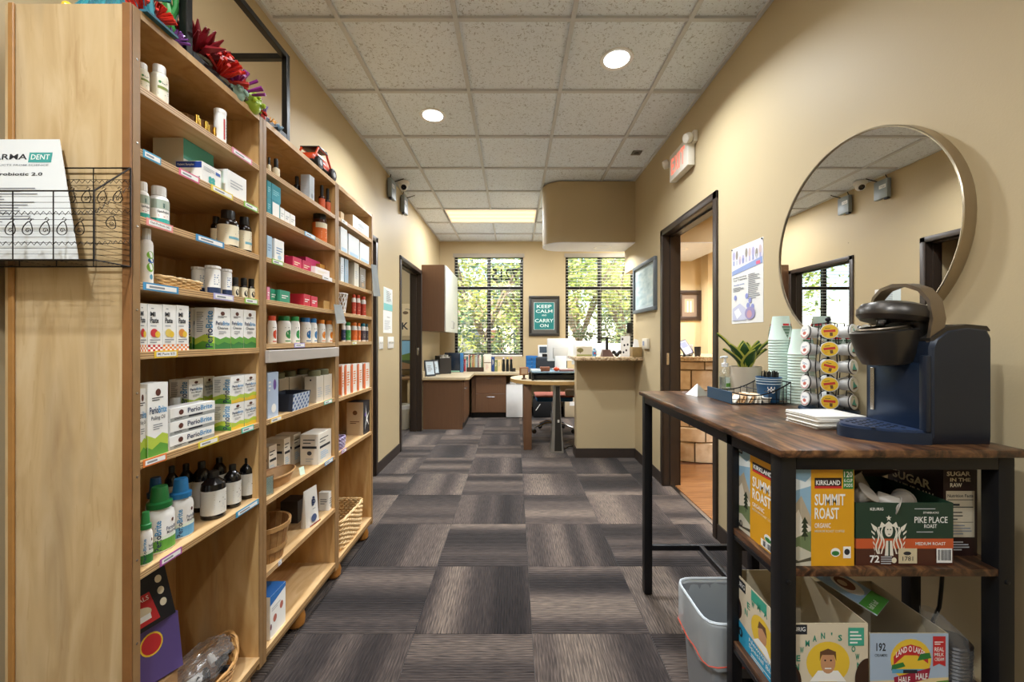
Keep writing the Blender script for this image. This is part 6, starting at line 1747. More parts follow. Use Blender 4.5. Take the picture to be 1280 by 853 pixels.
t = thing('wall_poster', 'white information poster with blue band pinned beside the right doorway', 'poster', (XR, 2.187, 1.337), -PI / 2)
MB().box(-.148, .148, -.0012, -.0002, 0, .435).build('sheet', mat('#e4e2dc', .5, var=.02), t, smooth=0)
p = Print(lambda u, v, e: (-.148 + u, -.0012 - e, v), .296, .435)
LV = colour('#a9a2c4'); BV = colour('#7a8ab8')
p.rect(.02, .76, .98, .98, colour('#d8d4de'))
R = random.Random(2)
for k in range(9):
    p.ell(.08 + k * .105, .85 + R.uniform(-.04, .05), .04, .06, [LV, colour('#8d8578'), colour('#c8b4b0')][k % 3], 10).rect(.06 + k * .105, .77, .1 + k * .105, .83, [BV, GREY, LV][k % 3])
p.poly([(.02, .7), (.98, .78), (.98, .7), (.02, .64)], colour('#8fa0cc')).rect(.8, .7, .92, .74, colour('#d4607c')).text('Understanding', .06, .585, .5, .61, INK).text('Your Treatment', .06, .555, .52, .58, INK).text('Healthy Smiles', .08, .49, .44, .515, colour('#4a6ab0')).lines(.06, .42, .45, .48, 4, INKG).lines(.56, .3, .94, .62, 14, INKG, .4)
for k in range(5): p.ell([.14, .52, .62, .56, .7][k], [.34, .34, .28, .22, .2][k], .05, .035, colour('#8d93c8'), 12)
p.poly([(.05, .2), (.3, .26), (.5, .18), (.5, .04), (.05, .04)], colour('#c4c4d8')).ell(.62, .12, .16, .08, colour('#9a90b8')).ell(.6, .11, .08, .05, colour('#c89aa4')).poly([(.1, .16), (.25, .2), (.35, .12), (.2, .06)], PAPER).done(t)
for x in (-.14, .14): MB().sphere((x, -.004, .428), .004, 8, 6).build('push_pin', INK, t)

t = thing('exit_sign', 'white emergency exit sign with red letters and twin lamps above the right doorway', 'exit sign', (XR, 2.965, 2.47), -PI / 2)
OFFW = mat('#e6e0d2', .45, var=.03)
MB().rbox(-.165, .165, -.058, -.004, 0, .205, .008).build('housing', OFFW, t)
p = Print(lambda u, v, e: (-.165 + u, -.058 - e, v), .33, .205)
RG = mat((1, .22, .14), .4, emit=.55, var=0, key='exitred')
for k, ch in enumerate('EXIT'): p.text(ch, [.12, .32, .53, .65][k], .2, [.28, .5, .59, .85][k], .8, RG, .03)
p.done(t, 'lettering')
for x in (.2, -.215):
    h_ = MB().lathe([(.016, .04), (.03, .036), (.034, .016), (.034, 0), (.03, -.004)], 20).build('lamp_head', OFFW, t, (x - (.02 if x > 0 else 0), -.05, .185 if x > 0 else .175), (PI / 2 + .35, 0, .25 if x > 0 else -.3))
    MB().lathe([(.001, -.005), (.027, -.0045), (.03, -.003)], 18, cap=False).build('lens', mat('#d8d8d4', .15), h_)
    MB().tube([(x * .8, -.03, .19), (x, -.04, .185)], .01, 8).build('arm', OFFW, t)
MB().rbox(.14, .2, -.03, -.001, .15, .23, .005).build('battery_box', OFFW, t)

t = thing('framed_print', 'pale seascape print in a blue-grey frame beside the right doorway', 'picture', (XR, 3.875, 1.51), -PI / 2)
w2, hh2 = .325, .48
FRB = mat('#5a5f62', .45)
MB().rbox(-w2, w2, -.03, -.001, 0, .035, .003).rbox(-w2, w2, -.03, -.001, hh2 - .035, hh2, .003).rbox(-w2, -w2 + .035, -.03, -.001, .035, hh2 - .035, .003).rbox(w2 - .035, w2, -.03, -.001, .035, hh2 - .035, .003).build('frame', FRB, t)
MB().box(-w2 + .035, w2 - .035, -.012, -.008, .035, hh2 - .035).build('mat_board', colour('#b9c4c6'), t, smooth=0)
gp = NT('seascape')
tc = gp.n('ShaderNodeTexCoord').outputs['Object']
mp = gp.n('ShaderNodeMapping', {'Vector': tc, 'Scale': (3, 1, 9)}).outputs[0]
no = gp.n('ShaderNodeTexNoise', {'Vector': mp, 'Scale': 2, 'Detail': 6}).outputs[0]
gp.out(gp.ramp(no, [(.3, '#8fa6ac'), (.5, '#b4c6c8'), (.7, '#d8dcd6')]), .3)
MB().box(-w2 + .06, w2 - .06, -.0135, -.012, .06, hh2 - .06).build('picture', gp.m, t, smooth=0)

t = thing('thermostat', 'small beige thermostat with grey display on the right wall by the counter', 'thermostat', (XR, 3.83, 1.155), -PI / 2)
MB().rbox(-.075, .075, -.026, -.001, 0, .1, .005).build('case', mat('#cfc4ae', .5), t)
MB().box(-.05, .0, -.0275, -.026, .03, .075).build('display', colour('#8890a4', .2), t, smooth=0)
t = thing('ceiling_sensor', 'small dark square sensor in the ceiling near the exit sign', 'sensor', (1.095, 3.585, CZ + .013))
MB().rbox(-.042, .042, -.042, .042, -.008, -.0005, .003).build('plate', mat('#6a6560', .5), t)
MB().lathe([(.001, -.012), (.02, -.01), (.024, -.008)], 16).build('lens', BLACK, t)

# ================================================================ ON THE LEFT WALL
for k, (Y, zb_, lb) in enumerate(((4.04, 2.665, 'nearer grey wireless router mounted high on the left wall'), (4.5, 2.66, 'farther grey wireless router mounted high on the left wall'))):
    t = thing('wireless_router', lb, 'router', (XL, Y, zb_), PI / 2, 'routers high on the left wall')
    MB().rbox(-.075, .075, -.055, -.012, 0, .19, .006).build('case', mat('#8d969a', .4), t)
    MB().rbox(-.05, .05, -.012, -.001, .03, .17, .002).build('bracket', mat('#6f6a62', .5), t)
    p = Print(lambda u, v, e: (-.06 + u, -.055 - e, .1 + v), .075, .035); p.rect(0, 0, 1, 1, PAPER).lines(.1, .2, .9, .8, 2, INKG).done(t, 'sticker')
    MB().rbox(-.07, -.03, -.05, -.02, -.018, .0, .003).build('plug', INK, t)
    for s in (-1, 1):
        MB().tube([(s * .05, -.03, .19), (s * .05 + (.02 if s < 0 else .03), -.03 - (.0 if s < 0 else .1), .235)], [.006, .0045], 8).build('antenna', BLACK, t)
t = thing('dome_camera', 'white turret security camera with black lens on the ceiling over the routers', 'security camera', (-1.17, 4.22, CZ))
MB().lathe([(.06, 0), (.062, -.02), (.05, -.035), (.04, -.04)], 28, cap=False).build('base', WHITE_PAINT, t)
MB().sphere((0, 0, -.052), .045, 22, 14).build('turret', WHITE_PAINT, t)
MB().lathe([(.001, .046), (.024, .044), (.028, .036), (.03, .03)], 22, cap=False).build('lens', mat('#0d0d0f', .1), t, (0, 0, -.052), (PI / 2 + .5, 0, .35))

def wall_sheet(name, label, cat, y0, y1, z0, z1, fn, m=PAPER, th=.0012):
    t = thing(name, label, cat, (XL, (y0 + y1) / 2, z0), PI / 2)
    w = y1 - y0
    MB().box(-w / 2, w / 2, -th - .0003, -.0003, 0, z1 - z0).build('sheet', m, t, smooth=0)
    p = Print(lambda u, v, e: (-w / 2 + u, -th - .0003 - e, v), w, z1 - z0); fn(p); p.done(t)
wall_sheet('wall_notice', 'notice with teal foot taped to the left wall, upper of two', 'notice', 3.88, 4.16, 1.535, 1.76, lambda p: (p.rect(0, 0, 1, .3, colour('#7fc4c4')), p.poly([(0, .3), (1, .3), (1, .4), (.4, .9), (0, 1)], colour('#d4dfde')), p.lines(.3, .4, .9, .9, 9, INKG)))
wall_sheet('wall_notice', 'plain white notice taped to the left wall, lower of two', 'notice', 3.87, 4.15, 1.31, 1.532, lambda p: (p.lines(.12, .15, .88, .6, 7, GREY), p.text('Notice', .4, .68, .75, .76, INKG)))
for k, (y0, y1, n, lb) in enumerate(((3.745, 3.855, 2, 'white two-gang switch plate nearest the bookcases'), (4.005, 4.19, 4, 'white four-gang switch plate nearest the left doorway'))):
    t = thing('switch_plate', lb, 'light switch', (XL, (y0 + y1) / 2, 1.155), PI / 2, 'light switches on the left wall')
    w = (y1 - y0) / 2
    MB().rbox(-w, w, -.007, -.0003, 0, .118, .002).build('plate', WHITE_PAINT, t)
    for i in range(n):
        x = -w + (i + .5) * 2 * w / n
        MB().rbox(x - .005, x + .005, -.017, -.007, .05, .07, .002, 1).build('toggle', mat('#cfc8ba', .4), t)

# ================================================================ RECEPTION
struct('wall_counter', MB().box(.655, XR, 4.2145, 4.36, 0, 1.034), WALL, 'low beige half wall under the granite reception counter', 'half wall')
t = thing('granite_counter', 'speckled brown granite ledge on top of the reception half wall', 'countertop', (.935, 4.2, 1.035))
MB().rbox(-.345, XR - .935 - .001, -.26, .23, 0, .035, .008).build('slab', GRAN, t)

WK = mat('#cdbb9a', .35, var=.08, vs=30, key='worktop')
WKE = mat('#b9935a', .4, key='wkedge')
t = thing('worktop', 'L-shaped tan worktop along the left and back walls under the windows', 'worktop', (-1.0, 6.2, .685))
po = [(-.268, -.72), (.33, -.72), (.375, -.67), (.375, .04), (2.9, .04), (2.9, .598), (-.268, .598)]
MB().prism(po, .006, .036).build('surface', WK, t, smooth=0)
MB().prism([(x, y) for x, y in po], 0, .006).build('edge', WKE, t, smooth=0)
MB().box(-.268, -.25, -.72, .598, .036, .12).build('backsplash', WK, t, smooth=0)
HD = mat('#cfcfd2', .25, .9)
def pull(parent, c, along, n=(0, -1, 0)):
    c = Vector(c); a = Vector(along); nn = Vector(n)
    MB().tube([c - a, c - a + nn * .025, c + a + nn * .025, c + a], .005, 8).build('handle', HD, parent)
t = thing('base_cabinet', 'brown laminate base cabinet end on against the left wall beside the doorway', 'cabinet', (-1.0, 5.53, 0))
MB().box(-.262, .285, 0, .68, .0, .684).build('body', LAM, t, smooth=0)
d = MB().rbox(.2855, .305, .01, .62, .09, .675, .002, 1).build('door', LAM, t, smooth=0)
pull(d, (.305, .09, .56), (0, .055, 0), (1, 0, 0))
MB().box(.2851, .2854, 0, .68, 0, .08).build('toe_kick', BLACK, t, smooth=0)
t = thing('drawer_cabinet', 'brown laminate cabinet with two drawers under the left window', 'cabinet', (-.37, 6.32, 0))
MB().box(-.305, .24, 0, .47, .085, .684).build('body', LAM, t, smooth=0)
MB().box(-.305, .24, .06, .47, 0, .085).build('toe_kick', BLACK, t, smooth=0)
for z0, z1 in ((.095, .385), (.39, .68)):
    d = MB().rbox(-.24, .235, -.02, -.001, z0, z1, .002, 1).build('drawer', LAM, t, smooth=0)
    pull(d, (0, -.02, z1 - .045), (.055, 0, 0))
t = thing('wall_cabinet', 'brown wall cabinet with white doors above the left worktop', 'wall cabinet', (-1.268, 5.47, 1.36))
MB().box(0, .31, 0, 1.14, 0, .905).build('body', LAM, t, smooth=0)
WD = mat('#c2c0bb', .3, var=.03)
for k, (a, b) in enumerate(((.002, .567), (.573, 1.138))):
    d = MB().rbox(.311, .33, a, b, -.012, .9, .002, 1).build('door', WD, t, smooth=0)
    yy = b - .06 if k == 0 else a + .06
    pull(d, (.33, yy, .1), (0, 0, .05), (1, 0, 0))
t = thing('mini_fridge', 'white mini fridge standing under the back worktop beside the drawers', 'fridge', (.035, 6.32, 0))
MB().rbox(-.165, .165, .03, .45, .015, .53, .008).build('body', WHITE_PAINT, t)
d = MB().rbox(-.165, .165, -.02, .028, .015, .53, .008).build('door', mat('#eceae6', .35), t)
MB().rbox(.12, .14, -.04, -.02, .35, .5, .004).build('handle', GREY, d)
for x in (-.13, .13): MB().lathe([(.015, 0), (.015, .018)], 10, (x, .2, 0)).build('foot', BLACK, t)
o = MB().rbox(-.05, .05, -.08, .08, 0, .03, .008).build('tissue_pack', colour('#eceae4'), None, (-.02, 6.45, .53)); tag(o, 'small white pack on top of the mini fridge', 'pack')

# desk -----------------------------------------------------------------------------------
DZ = .785
t = thing('reception_desk', 'tan reception desk with a rounded end and silver pedestal behind the half wall', 'desk', (.65, 4.82, 0))
po = arc(-.25, .0, .45, PI / 2, 3 * PI / 2, 20)
po = [(-.25 + (x + .25) * 1.0, y) for x, y in po] + [(.6, -.45), (.6, .45)]
MB().prism(po, DZ - .04, DZ - .002).build('top_core', WKE, t, smooth=30)
MB().prism([(x * .999, y * .999) for x, y in po], DZ - .002, DZ).build('top_surface', WK, t, smooth=30)
MB().rbox(-.545, -.455, -.32, .3, 0, DZ - .04, .004).build('leg_panel', LAM, t)
vs = []
for zz, a, b in ((0, .07, .075), (.012, .07, .075), (.35, .046, .05), (DZ - .04, .034, .036)):
    vs += [(-a, -b, zz), (a, -b, zz), (a, b, zz), (-a, b, zz)]
m = MB().add([(x - .18, y - .36, z_) for x, y, z_ in vs], [(j * 4 + i, j * 4 + (i + 1) % 4, (j + 1) * 4 + (i + 1) % 4, (j + 1) * 4 + i) for j in range(3) for i in range(4)] + [(3, 2, 1, 0), (12, 13, 14, 15)])
ped = m.build('pedestal', mat('#a8a49a', .35, .7), t, smooth=0)
MB().add([(-.18 + x, -.36 - y, z_) for x, y, z_ in ((-.03, .0765, .02), (.05, .0765, .02), (.028, .038, DZ - .06), (-.012, .038, DZ - .06))], [(0, 1, 2, 3)]).build('dark_panel', mat('#37342f', .35, .4), ped, smooth=0)
MB().rbox(-.175, -.155, -.425, -.41, .33, .36, .002, 1).build('switch_box', colour('#cfcac0'), ped, smooth=0)
t = thing('desk_riser', 'black monitor riser with glass top on the reception desk', 'riser', (.46, 4.75, DZ))
MB().rbox(-.27, .27, -.28, .25, .085, .1, .003).build('shelf', mat('#7f98a6', .15), t)
for x in (-.255, .255): MB().rbox(x - .012, x + .012, -.27, .24, 0, .085, .002, 1).build('side', BLACK, t, smooth=0)
MB().rbox(-.24, .24, -.2, .22, .003, .055, .004).build('keyboard_tray', mat('#16181c', .4), t)
RZ = DZ + .1
def desk_thing(name, label, cat, px0, px1, Y, z, h, mats, d=.06, kind='box'):
    X0, X1 = (px0 - 643) * Y / F, (px1 - 643) * Y / F
    t = thing(name, label, cat, ((X0 + X1) / 2, Y + d / 2, z)); w = X1 - X0
    return t, w
def imac(label, x, y, z0, w, hh_, rz):
    t = thing('all_in_one_computer', label, 'computer', (x, y, z0), rz, 'computers at reception')
    AL = mat('#d3d1cc', .4, .15, var=.03)
    MB().rbox(-w / 2, w / 2, -.02, .008, .1, .1 + hh_, .008).build('case', AL, t)
    MB().box(-w / 2 + .01, w / 2 - .01, .0085, .0095, .12, .09 + hh_).build('screen', mat('#1c2430', .15), t, smooth=0)
    MB().rbox(-w * .28, w * .28, -.028, -.019, .13, .1 + hh_ * .6, .006).build('back_panel', mat('#b9b5ac', .45), t)
    MB().rbox(-.07, .07, -.035, -.024, .0, .16, .003).rbox(-.09, .09, -.1, .06, 0, .008, .003).build('stand', AL, t)
imac('silver all-in-one computer seen from behind on the desk riser', .555, 4.86, RZ, .32, .27, .12)
imac('silver all-in-one computer seen from behind over the middle of the counter', .86, 4.95, DZ + .05, .3, .29, -.08)
imac('silver all-in-one computer seen from behind at the right of reception', 1.2, 5.08, DZ + .03, .34, .28, -.1)
for nm, lb, cat, px0, px1, Y, z, h, c in (('card_terminal', 'white card terminal tower on the back worktop', 'card terminal', 673, 684.5, 6.4, .721, .43, '#e4e6e6'), ('blue_drawer_box', 'blue desktop drawer box on the back worktop beside the white terminal', 'drawer box', 657.5, 672, 6.4, .721, .26, '#1d5c98')):
    t, w = desk_thing(nm, lb, cat, px0, px1, Y, z, h, None)
    MB().rbox(-w / 2, w / 2, -.06, .1, 0, h, .006).build('case', colour(c, .4), t)
    if nm[0] == 'c':
        MB().rbox(-w * .4, w * .4, -.066, -.06, h * .72, h * .95, .002, 1).build('screen', colour('#4a5560', .2), t)
        MB().rbox(-w * .1, w * .45, -.068, -.06, h * .52, h * .68, .002, 1).build('slot', BLACK, t)
        MB().rbox(-.05, .05, -.064, -.06, .04, .055, .001, 1).build('vent', INK, t)
    else:
        for k in range(4):
            d = MB().rbox(-w * .46, w * .46, -.068, -.06, .012 + k * .06, .066 + k * .06, .002, 1).build('drawer', colour('#2a6cab', .35), t)
            MB().rbox(-.012, .012, -.076, -.068, .036 + k * .06, .044 + k * .06, .002, 1).build('knob', CHROME, d)
o = MB().sphere((0, 0, .026), .034, 16, 10, ez=.75).build('red_ornament', colour('#c4421c', .3), None, (.475, 4.52, RZ)); tag(o, 'round orange-red ornament on the desk riser', 'ornament')
o = MB().rbox(-.055, .055, -.03, .03, 0, .05, .004).build('wooden_box', mat('#7c4a30', .5, var=.2), None, (.345, 4.53, RZ)); tag(o, 'small brown wooden box on the desk riser', 'box')
o = MB().rbox(-.05, .05, -.05, .05, 0, .02, .002).build('note_pad', colour('#dfe6e2'), None, (.245, 4.54, RZ)); tag(o, 'stack of white notes at the left of the desk riser', 'notes')
o = MB().rbox(-.08, .08, -.05, .05, 0, .025, .006).build('stapler_case', colour('#8f6a62'), None, (.59, 4.53, RZ)); tag(o, 'dusty pink case at the right of the desk riser', 'case')
t = thing('photo_cube', 'brown carved figurine with photo on the rounded end of the desk', 'figurine', (.11, 4.62, DZ), .2)
MB().rbox(-.05, .05, -.02, .02, .05, .14, .004).build('photo_block', mat('#8a5e3c', .5, var=.3, vs=40), t)
MB().lathe([(.03, 0), (.032, .006), (.012, .02), (.016, .05)], 14).build('foot', mat('#4a3220', .5), t)
MB().box(-.036, .036, -.0215, -.02, .064, .126).build('photo', colour('#b09070'), t, smooth=0)
t = thing('pen_holder', 'dark pen cup with pens next to the carved figurine', 'pen cup', (.19, 4.66, DZ))
MB().lathe([(.024, 0), (.026, .07), (.022, .07), (.02, .004), (.001, .004)], 16, cap=False).build('cup', mat('#2d2a26', .4), t)
for k in range(5): MB().tube([(.008 * math.cos(k * 1.3), .008 * math.sin(k * 1.3), .01), (.022 * math.cos(k * 1.3), .022 * math.sin(k * 1.3), .12)], .003, 6).build('pen', colour(['#2f5fa0', '#c8b27a', '#b8342c', '#2b2b2b', '#d8d8d8'][k], .3), t)

# office chair ---------------------------------------------------------------------------
t = thing('office_chair', 'office chair with blue seat and chrome star base under the reception desk', 'chair', (.52, 5.38, 0))
MB().rbox(-.24, .24, -.24, .22, .44, .5, .025, 3).build('seat', mat('#2f6a9c', .8, bump=.2), t)
MB().rbox(-.25, .25, -.25, .2, .5, .515, .006).build('seat_pad', mat('#9c5a4a', .8), t)
MB().rbox(-.22, .22, .2, .26, .6, 1.0, .028, 3).build('backrest', mat('#23282e', .8), t)
MB().tube([(0, .1, .43), (0, .24, .45), (0, .27, .7)], .018, 8).build('back_bar', CHROME, t)
MB().lathe([(.03, .1), (.028, .28), (.018, .29), (.018, .44)], 16).build('gas_lift', CHROME, t)
for k in range(5):
    a = k * 2 * PI / 5 + .95
    ar = MB().tube([(0, 0, .13), (math.cos(a) * .12, math.sin(a) * .12, .125), (math.cos(a) * .27, math.sin(a) * .27, .075)], [.022, .018, .012], 8).build('base_arm', CHROME, t)
    MB().lathe([(.028, -.02), (.03, -.015), (.03, .015), (.028, .02)], 14).build('castor', BLACK, ar, (math.cos(a) * .275, math.sin(a) * .275, .03), (PI / 2, 0, a))
for nm, lb, cat, x0, x1, h, c in (('computer_tower', 'black computer tower with white slash under the back worktop', 'computer', .3, .74, .3, '#15171a'), ('document_box', 'beige document box under the back worktop', 'box', .8, 1.05, .32, '#b9a98c')):
    t = thing(nm, lb, cat, ((x0 + x1) / 2, 6.5, 0))
    w = (x1 - x0) / 2
    MB().rbox(-w, w, -.16, .16, .008, h, .008).build('case', colour(c), t)
    p = Print(lambda u, v, e: (-w + u, -.16 - e, v), 2 * w, h)
    if nm[0] == 'c': p.poly([(.08, .4), (.1, .38), (.26, .72), (.24, .74)], PAPER)
    else: p.rect(.3, .6, .7, .8, PAPER)
    p.done(t)
    for x in (-w + .03, w - .03): MB().box(x - .01, x + .01, -.1, .1, 0, .008).build('foot', BLACK, t, smooth=0)
o = MB().rbox(-.06, .06, -.05, .05, 0, .08, .02, 3).build('paper_bag', mat('#cfc9bf', .7, bump=.5, bs=30), None, (.72, 5.2, .5156)); tag(o, 'crumpled white bag on the seat of the office chair', 'bag')
o = MB().tube([(.72, 4.68, .006), (.62, 4.62, .006), (.58, 4.55, .006), (.52, 4.5, .006)], .005, 6).build('floor_cable', BLACK, None); tag(o, 'black cable on the carpet beside the desk pedestal', 'cable')

# things on the granite counter -------------------------------------------------------------
GZ = 1.07
t = thing('picture_card', 'landscape card with a tree standing at the left of the granite counter', 'card', (.715, 4.1, GZ), .05)
MB().rbox(-.085, .085, -.006, .0, 0, .105, .002, 1).build('card', colour('#dcd6c8'), t, smooth=0)
p = Print(lambda u, v, e: (-.085 + u, -.006 - e, v), .17, .105)
p.rect(.04, .05, .96, .95, colour('#d4cbb4')).rect(.04, .05, .96, .2, colour('#9a9a54')).ell(.25, .62, .2, .22, colour('#7c7444')).rect(.24, .3, .27, .5, BRN).done(t)
bottle('sanitizer_bottle', 'little blue and red bottle on the granite counter', (.82, 4.1, GZ), .02, .085, colour('#9fc0d8', .2), colour('#7fa8c8'), colour('#4f8fc0'), rz=0, prints=lambda p: p.rect(.35, .4, .65, .8, RED, 4))
t = thing('tablet_stand', 'black tablet stand on a wooden wedge on the granite counter', 'stand', (.955, 4.12, GZ))
MB().add([(-.06, -.05, 0), (.06, -.05, 0), (.06, .05, 0), (-.06, .05, 0), (-.045, -.01, .07), (.03, -.01, .07), (.03, .04, .07), (-.045, .04, .07)], [(3, 2, 1, 0), (4, 5, 6, 7), (0, 1, 5, 4), (1, 2, 6, 5), (2, 3, 7, 6), (3, 0, 4, 7)]).build('base', mat('#5a3a2a', .4), t, smooth=0)
MB().rbox(-.012, .012, .0, .02, .07, .19, .003).build('stem', BLKM, t)
MB().rbox(-.11, .015, -.01, .03, .185, .2, .003).build('tablet', BLACK, t)
o = MB().sphere((-.03, 0, .045), .02, 10, 8).sphere((.03, 0, .045), .02, 10, 8).sphere((0, 0, .025), .027, 10, 8, ez=.9).build('black_figurine', mat('#1a1714', .4), None, (1.045, 4.08, GZ)); tag(o, 'small black figurine with two round ears on the granite counter', 'figurine')
t = thing('sign_card', 'tall white sign card with black motifs on the granite counter', 'sign', (1.145, 4.14, GZ), -.1)
MB().rbox(-.045, .05, -.004, 0, 0, .21, .001, 1).build('card', PAPER, t, smooth=0)
p = Print(lambda u, v, e: (-.045 + u, -.004 - e, v), .095, .21)
for u_, v_ in ((.2, .85), (.4, .55), (.75, .58), (.3, .2), (.6, .3)): p.ell(u_, v_, .1, .06, INK, 8)
p.done(t)
t = thing('desk_lamp', 'slim dark pole lamp leaning up beside the sign card', 'lamp', (1.2, 4.2, GZ))
MB().lathe([(.03, 0), (.03, .008), (.008, .012)], 16).build('base', mat('#4a4440', .4), t)
MB().tube([(0, 0, .01), (.012, 0, .18), (.02, 0, .25)], .007, 8).build('pole', mat('#6a625a', .35, .6), t)
MB().rbox(-.02, .04, -.012, .012, .24, .35, .005).build('head', BLACK, t)
t = thing('tissue_box', 'brown patterned tissue box with white tissue at the right end of the granite counter', 'tissue box', (1.215, 4.0, GZ))
MB().rbox(-.048, .048, -.05, .05, 0, .1, .004).build('box', mat('#8f7448', .4, var=.3, vs=30), t)
MB().add([(-.03, -.01, .1), (.03, -.012, .1), (.02, .0, .17), (-.015, .005, .185), (.03, .012, .1), (-.03, .01, .1)], [(0, 1, 2, 3), (5, 3, 2, 4), (1, 4, 2), (0, 3, 5)]).build('tissue', WHITE, t, smooth=0)

# things on the left and back worktop -----------------------------------------------------------
WZ = .7215
for k, (x, y, w_, h_, rz, lb) in enumerate(((-1.16, 5.62, .16, .23, .75, 'dark picture frame leaning at the near end of the left worktop'), (-1.14, 5.86, .15, .22, .75, 'second dark picture frame leaning on the left worktop'))):
    t = thing('certificate_stand', lb, 'picture frame', (x, y, WZ), rz, 'leaning photo frames')
    M = Matrix.Rotation(-.22, 3, 'X')
    MB().obox(M @ Vector((0, 0, h_ / 2)) + Vector((0, .03, .004)), (w_, .014, h_), M).build('frame', mat('#1e2630', .35), t, smooth=0)
    p = Print(lambda u, v, e: tuple(M @ Vector((-w_ / 2 + u, -.007 - e, v)) + Vector((0, .03, .004))), w_, h_)
    p.rect(.12, .1, .88, .9, colour('#c4d4e0')).lines(.25, .3, .75, .7, 5, INKG).done(t, 'certificate')
t = thing('magazine_file', 'black magazine file full of white papers on the left worktop', 'file holder', (-1.1, 6.16, WZ), .5)
MB().box(-.09, .09, -.12, -.117, 0, .24).box(-.09, -.087, -.117, .12, 0, .27).box(.087, .09, -.117, .12, 0, .27).box(-.087, .087, -.117, .12, 0, .003).build('holder', mat('#2a2622', .5), t, smooth=0)
for k in range(7): MB().box(-.08 + k * .023, -.07 + k * .023, -.11, .1, .004, .255 + .015 * (k % 3)).build('folder', colour(['#dcdad4', '#c8c4ba', '#e6e4de'][k % 3]), t, smooth=0)
t = thing('storage_case', 'big glossy navy storage case in the corner of the worktop', 'case', (-.96, 6.47, WZ), 0)
MB().rbox(-.15, .15, -.12, .01, 0, .31, .008).build('case', mat('#1d2836', .2), t)
MB().rbox(-.14, .09, -.124, -.12, .008, .024, .001, 1).build('strip', colour('#9fd0b4'), t, smooth=0)
MB().rbox(.1, .15, -.13, -.12, .0, .31, .003).build('blue_edge', mat('#3f76a8', .2), t)
bk = [('#d8b8a8', 573.5, 577, .2), ('#e8dcc8', 577, 580, .19), ('#c23a48', 580, 582.2, .2), ('#e2e0d8', 582.2, 583.2, .18)]
row2 = ['#1f6f7c', '#d8d4c4', '#b03a2c', '#2f7a5a', '#e0c890', '#7c2f34', '#c89a5a', '#8c9a78', '#cfd4cc', '#a4aca4', '#7a2f38', '#d8cfb4', '#e6e0d0', '#3f6a4a']
def book(c, a, b, h, z, lb, Y=6.5, tilt=0.0):
    X0, X1 = (a - 643) * Y / F, (b - 643) * Y / F
    t = thing('book', lb, 'book', ((X0 + X1) / 2, Y + .09, z), 0, 'books on the back worktop')
    w = X1 - X0 - .001
    MB().box(-w / 2, w / 2, -.09, -.087, 0, h).box(-w / 2, -w / 2 + .002, -.087, .08, 0, h).box(w / 2 - .002, w / 2, -.087, .08, 0, h).build('cover', colour(c), t, smooth=0)
    MB().box(-w / 2 + .0022, w / 2 - .0022, -.0868, .075, .004, h - .004).build('pages', colour('#e8e2d2', .8), t, smooth=0)
    q = Print(lambda u, v, e: (-w / 2 + u, -.09 - e, v), w, h); q.lines(.25, .45, .75, .85, 4, CREAM if c < '#a' else INKG).done(t, 'spine_print')
BN = ['salmon', 'cream', 'crimson', 'white']
for k, (c, a, b, h) in enumerate(bk): book(c, a, b, h, WZ, '%s thin book left of the wooden book rack' % BN[k])
t = thing('book_rack', 'low dark wooden rack holding the row of books under the left window', 'book rack', (-.65, 6.575, WZ))
MB().box(-.125, .15, -.1, -.09, 0, .07).box(-.125, .15, -.09, .09, 0, .04).build('rack', mat('#3a2418', .5), t, smooth=0)
cl = ['teal', 'pale grey', 'rust red', 'green', 'sand', 'maroon', 'ochre', 'sage', 'light grey', 'grey-green', 'wine red', 'beige', 'ivory', 'forest green']
a = 583.2
for k, c in enumerate(row2):
    b_ = a + (1.2 if k % 3 else 1.75)
    book(c, a, b_, .2 + .012 * ((k * 7) % 4), WZ + .0405, '%s book standing in the dark wooden rack' % cl[k]); a = b_
t = thing('desk_organizer', 'tall white box with brown band on the back worktop', 'box', (-.435, 6.5, WZ))
MB().rbox(-.058, .058, -.05, .1, 0, .28, .003).build('box', colour('#e2dac8'), t)
p = Print(lambda u, v, e: (-.058 + u, -.05 - e, v), .116, .28); p.rect(0, .5, 1, .54, BRN).lines(.25, .15, .7, .45, 4, colour('#d8a8a0')).done(t)
for k, (c, a, b, h, lb) in enumerate((('#1d3f78', 614.3, 618, .24, 'navy binder beside the tall white box'), ('#7d8250', 618.2, 621.8, .19, 'olive green book beside the navy binder'), ('#d8c496', 622, 626.6, .19, 'cream folder beside the olive book'))): book(c, a, b, h, WZ, lb)
for k, px in enumerate((629.5, 634.3, 639)):
    X = (px - 643) * 6.5 / F
    t = thing('black_bottle', 'slim black bottle under the left window, %s of three' % ['left', 'middle', 'right'][k], 'bottle', (X, 6.52, WZ), 0, 'slim black bottles on the back worktop')
    MB().lathe([(.022, 0), (.026, .01), (.024, .1), (.018, .15), (.02, .19), (.012, .2)], 14).build('body', mat('#171c1e', .3), t)
    MB().lathe([(.011, 0), (.011, .025), (.006, .03)], 10, (0, 0, .198)).build('cap', colour(['#cfc8d8', '#d8c24a', '#c86a7a'][k]), t)
o = MB().rbox(-.03, .03, -.03, .03, 0, .055, .004).build('tape_dispenser', BLACK, None, (-.01, 6.5, WZ)); tag(o, 'small black box right of the slim black bottles', 'box')

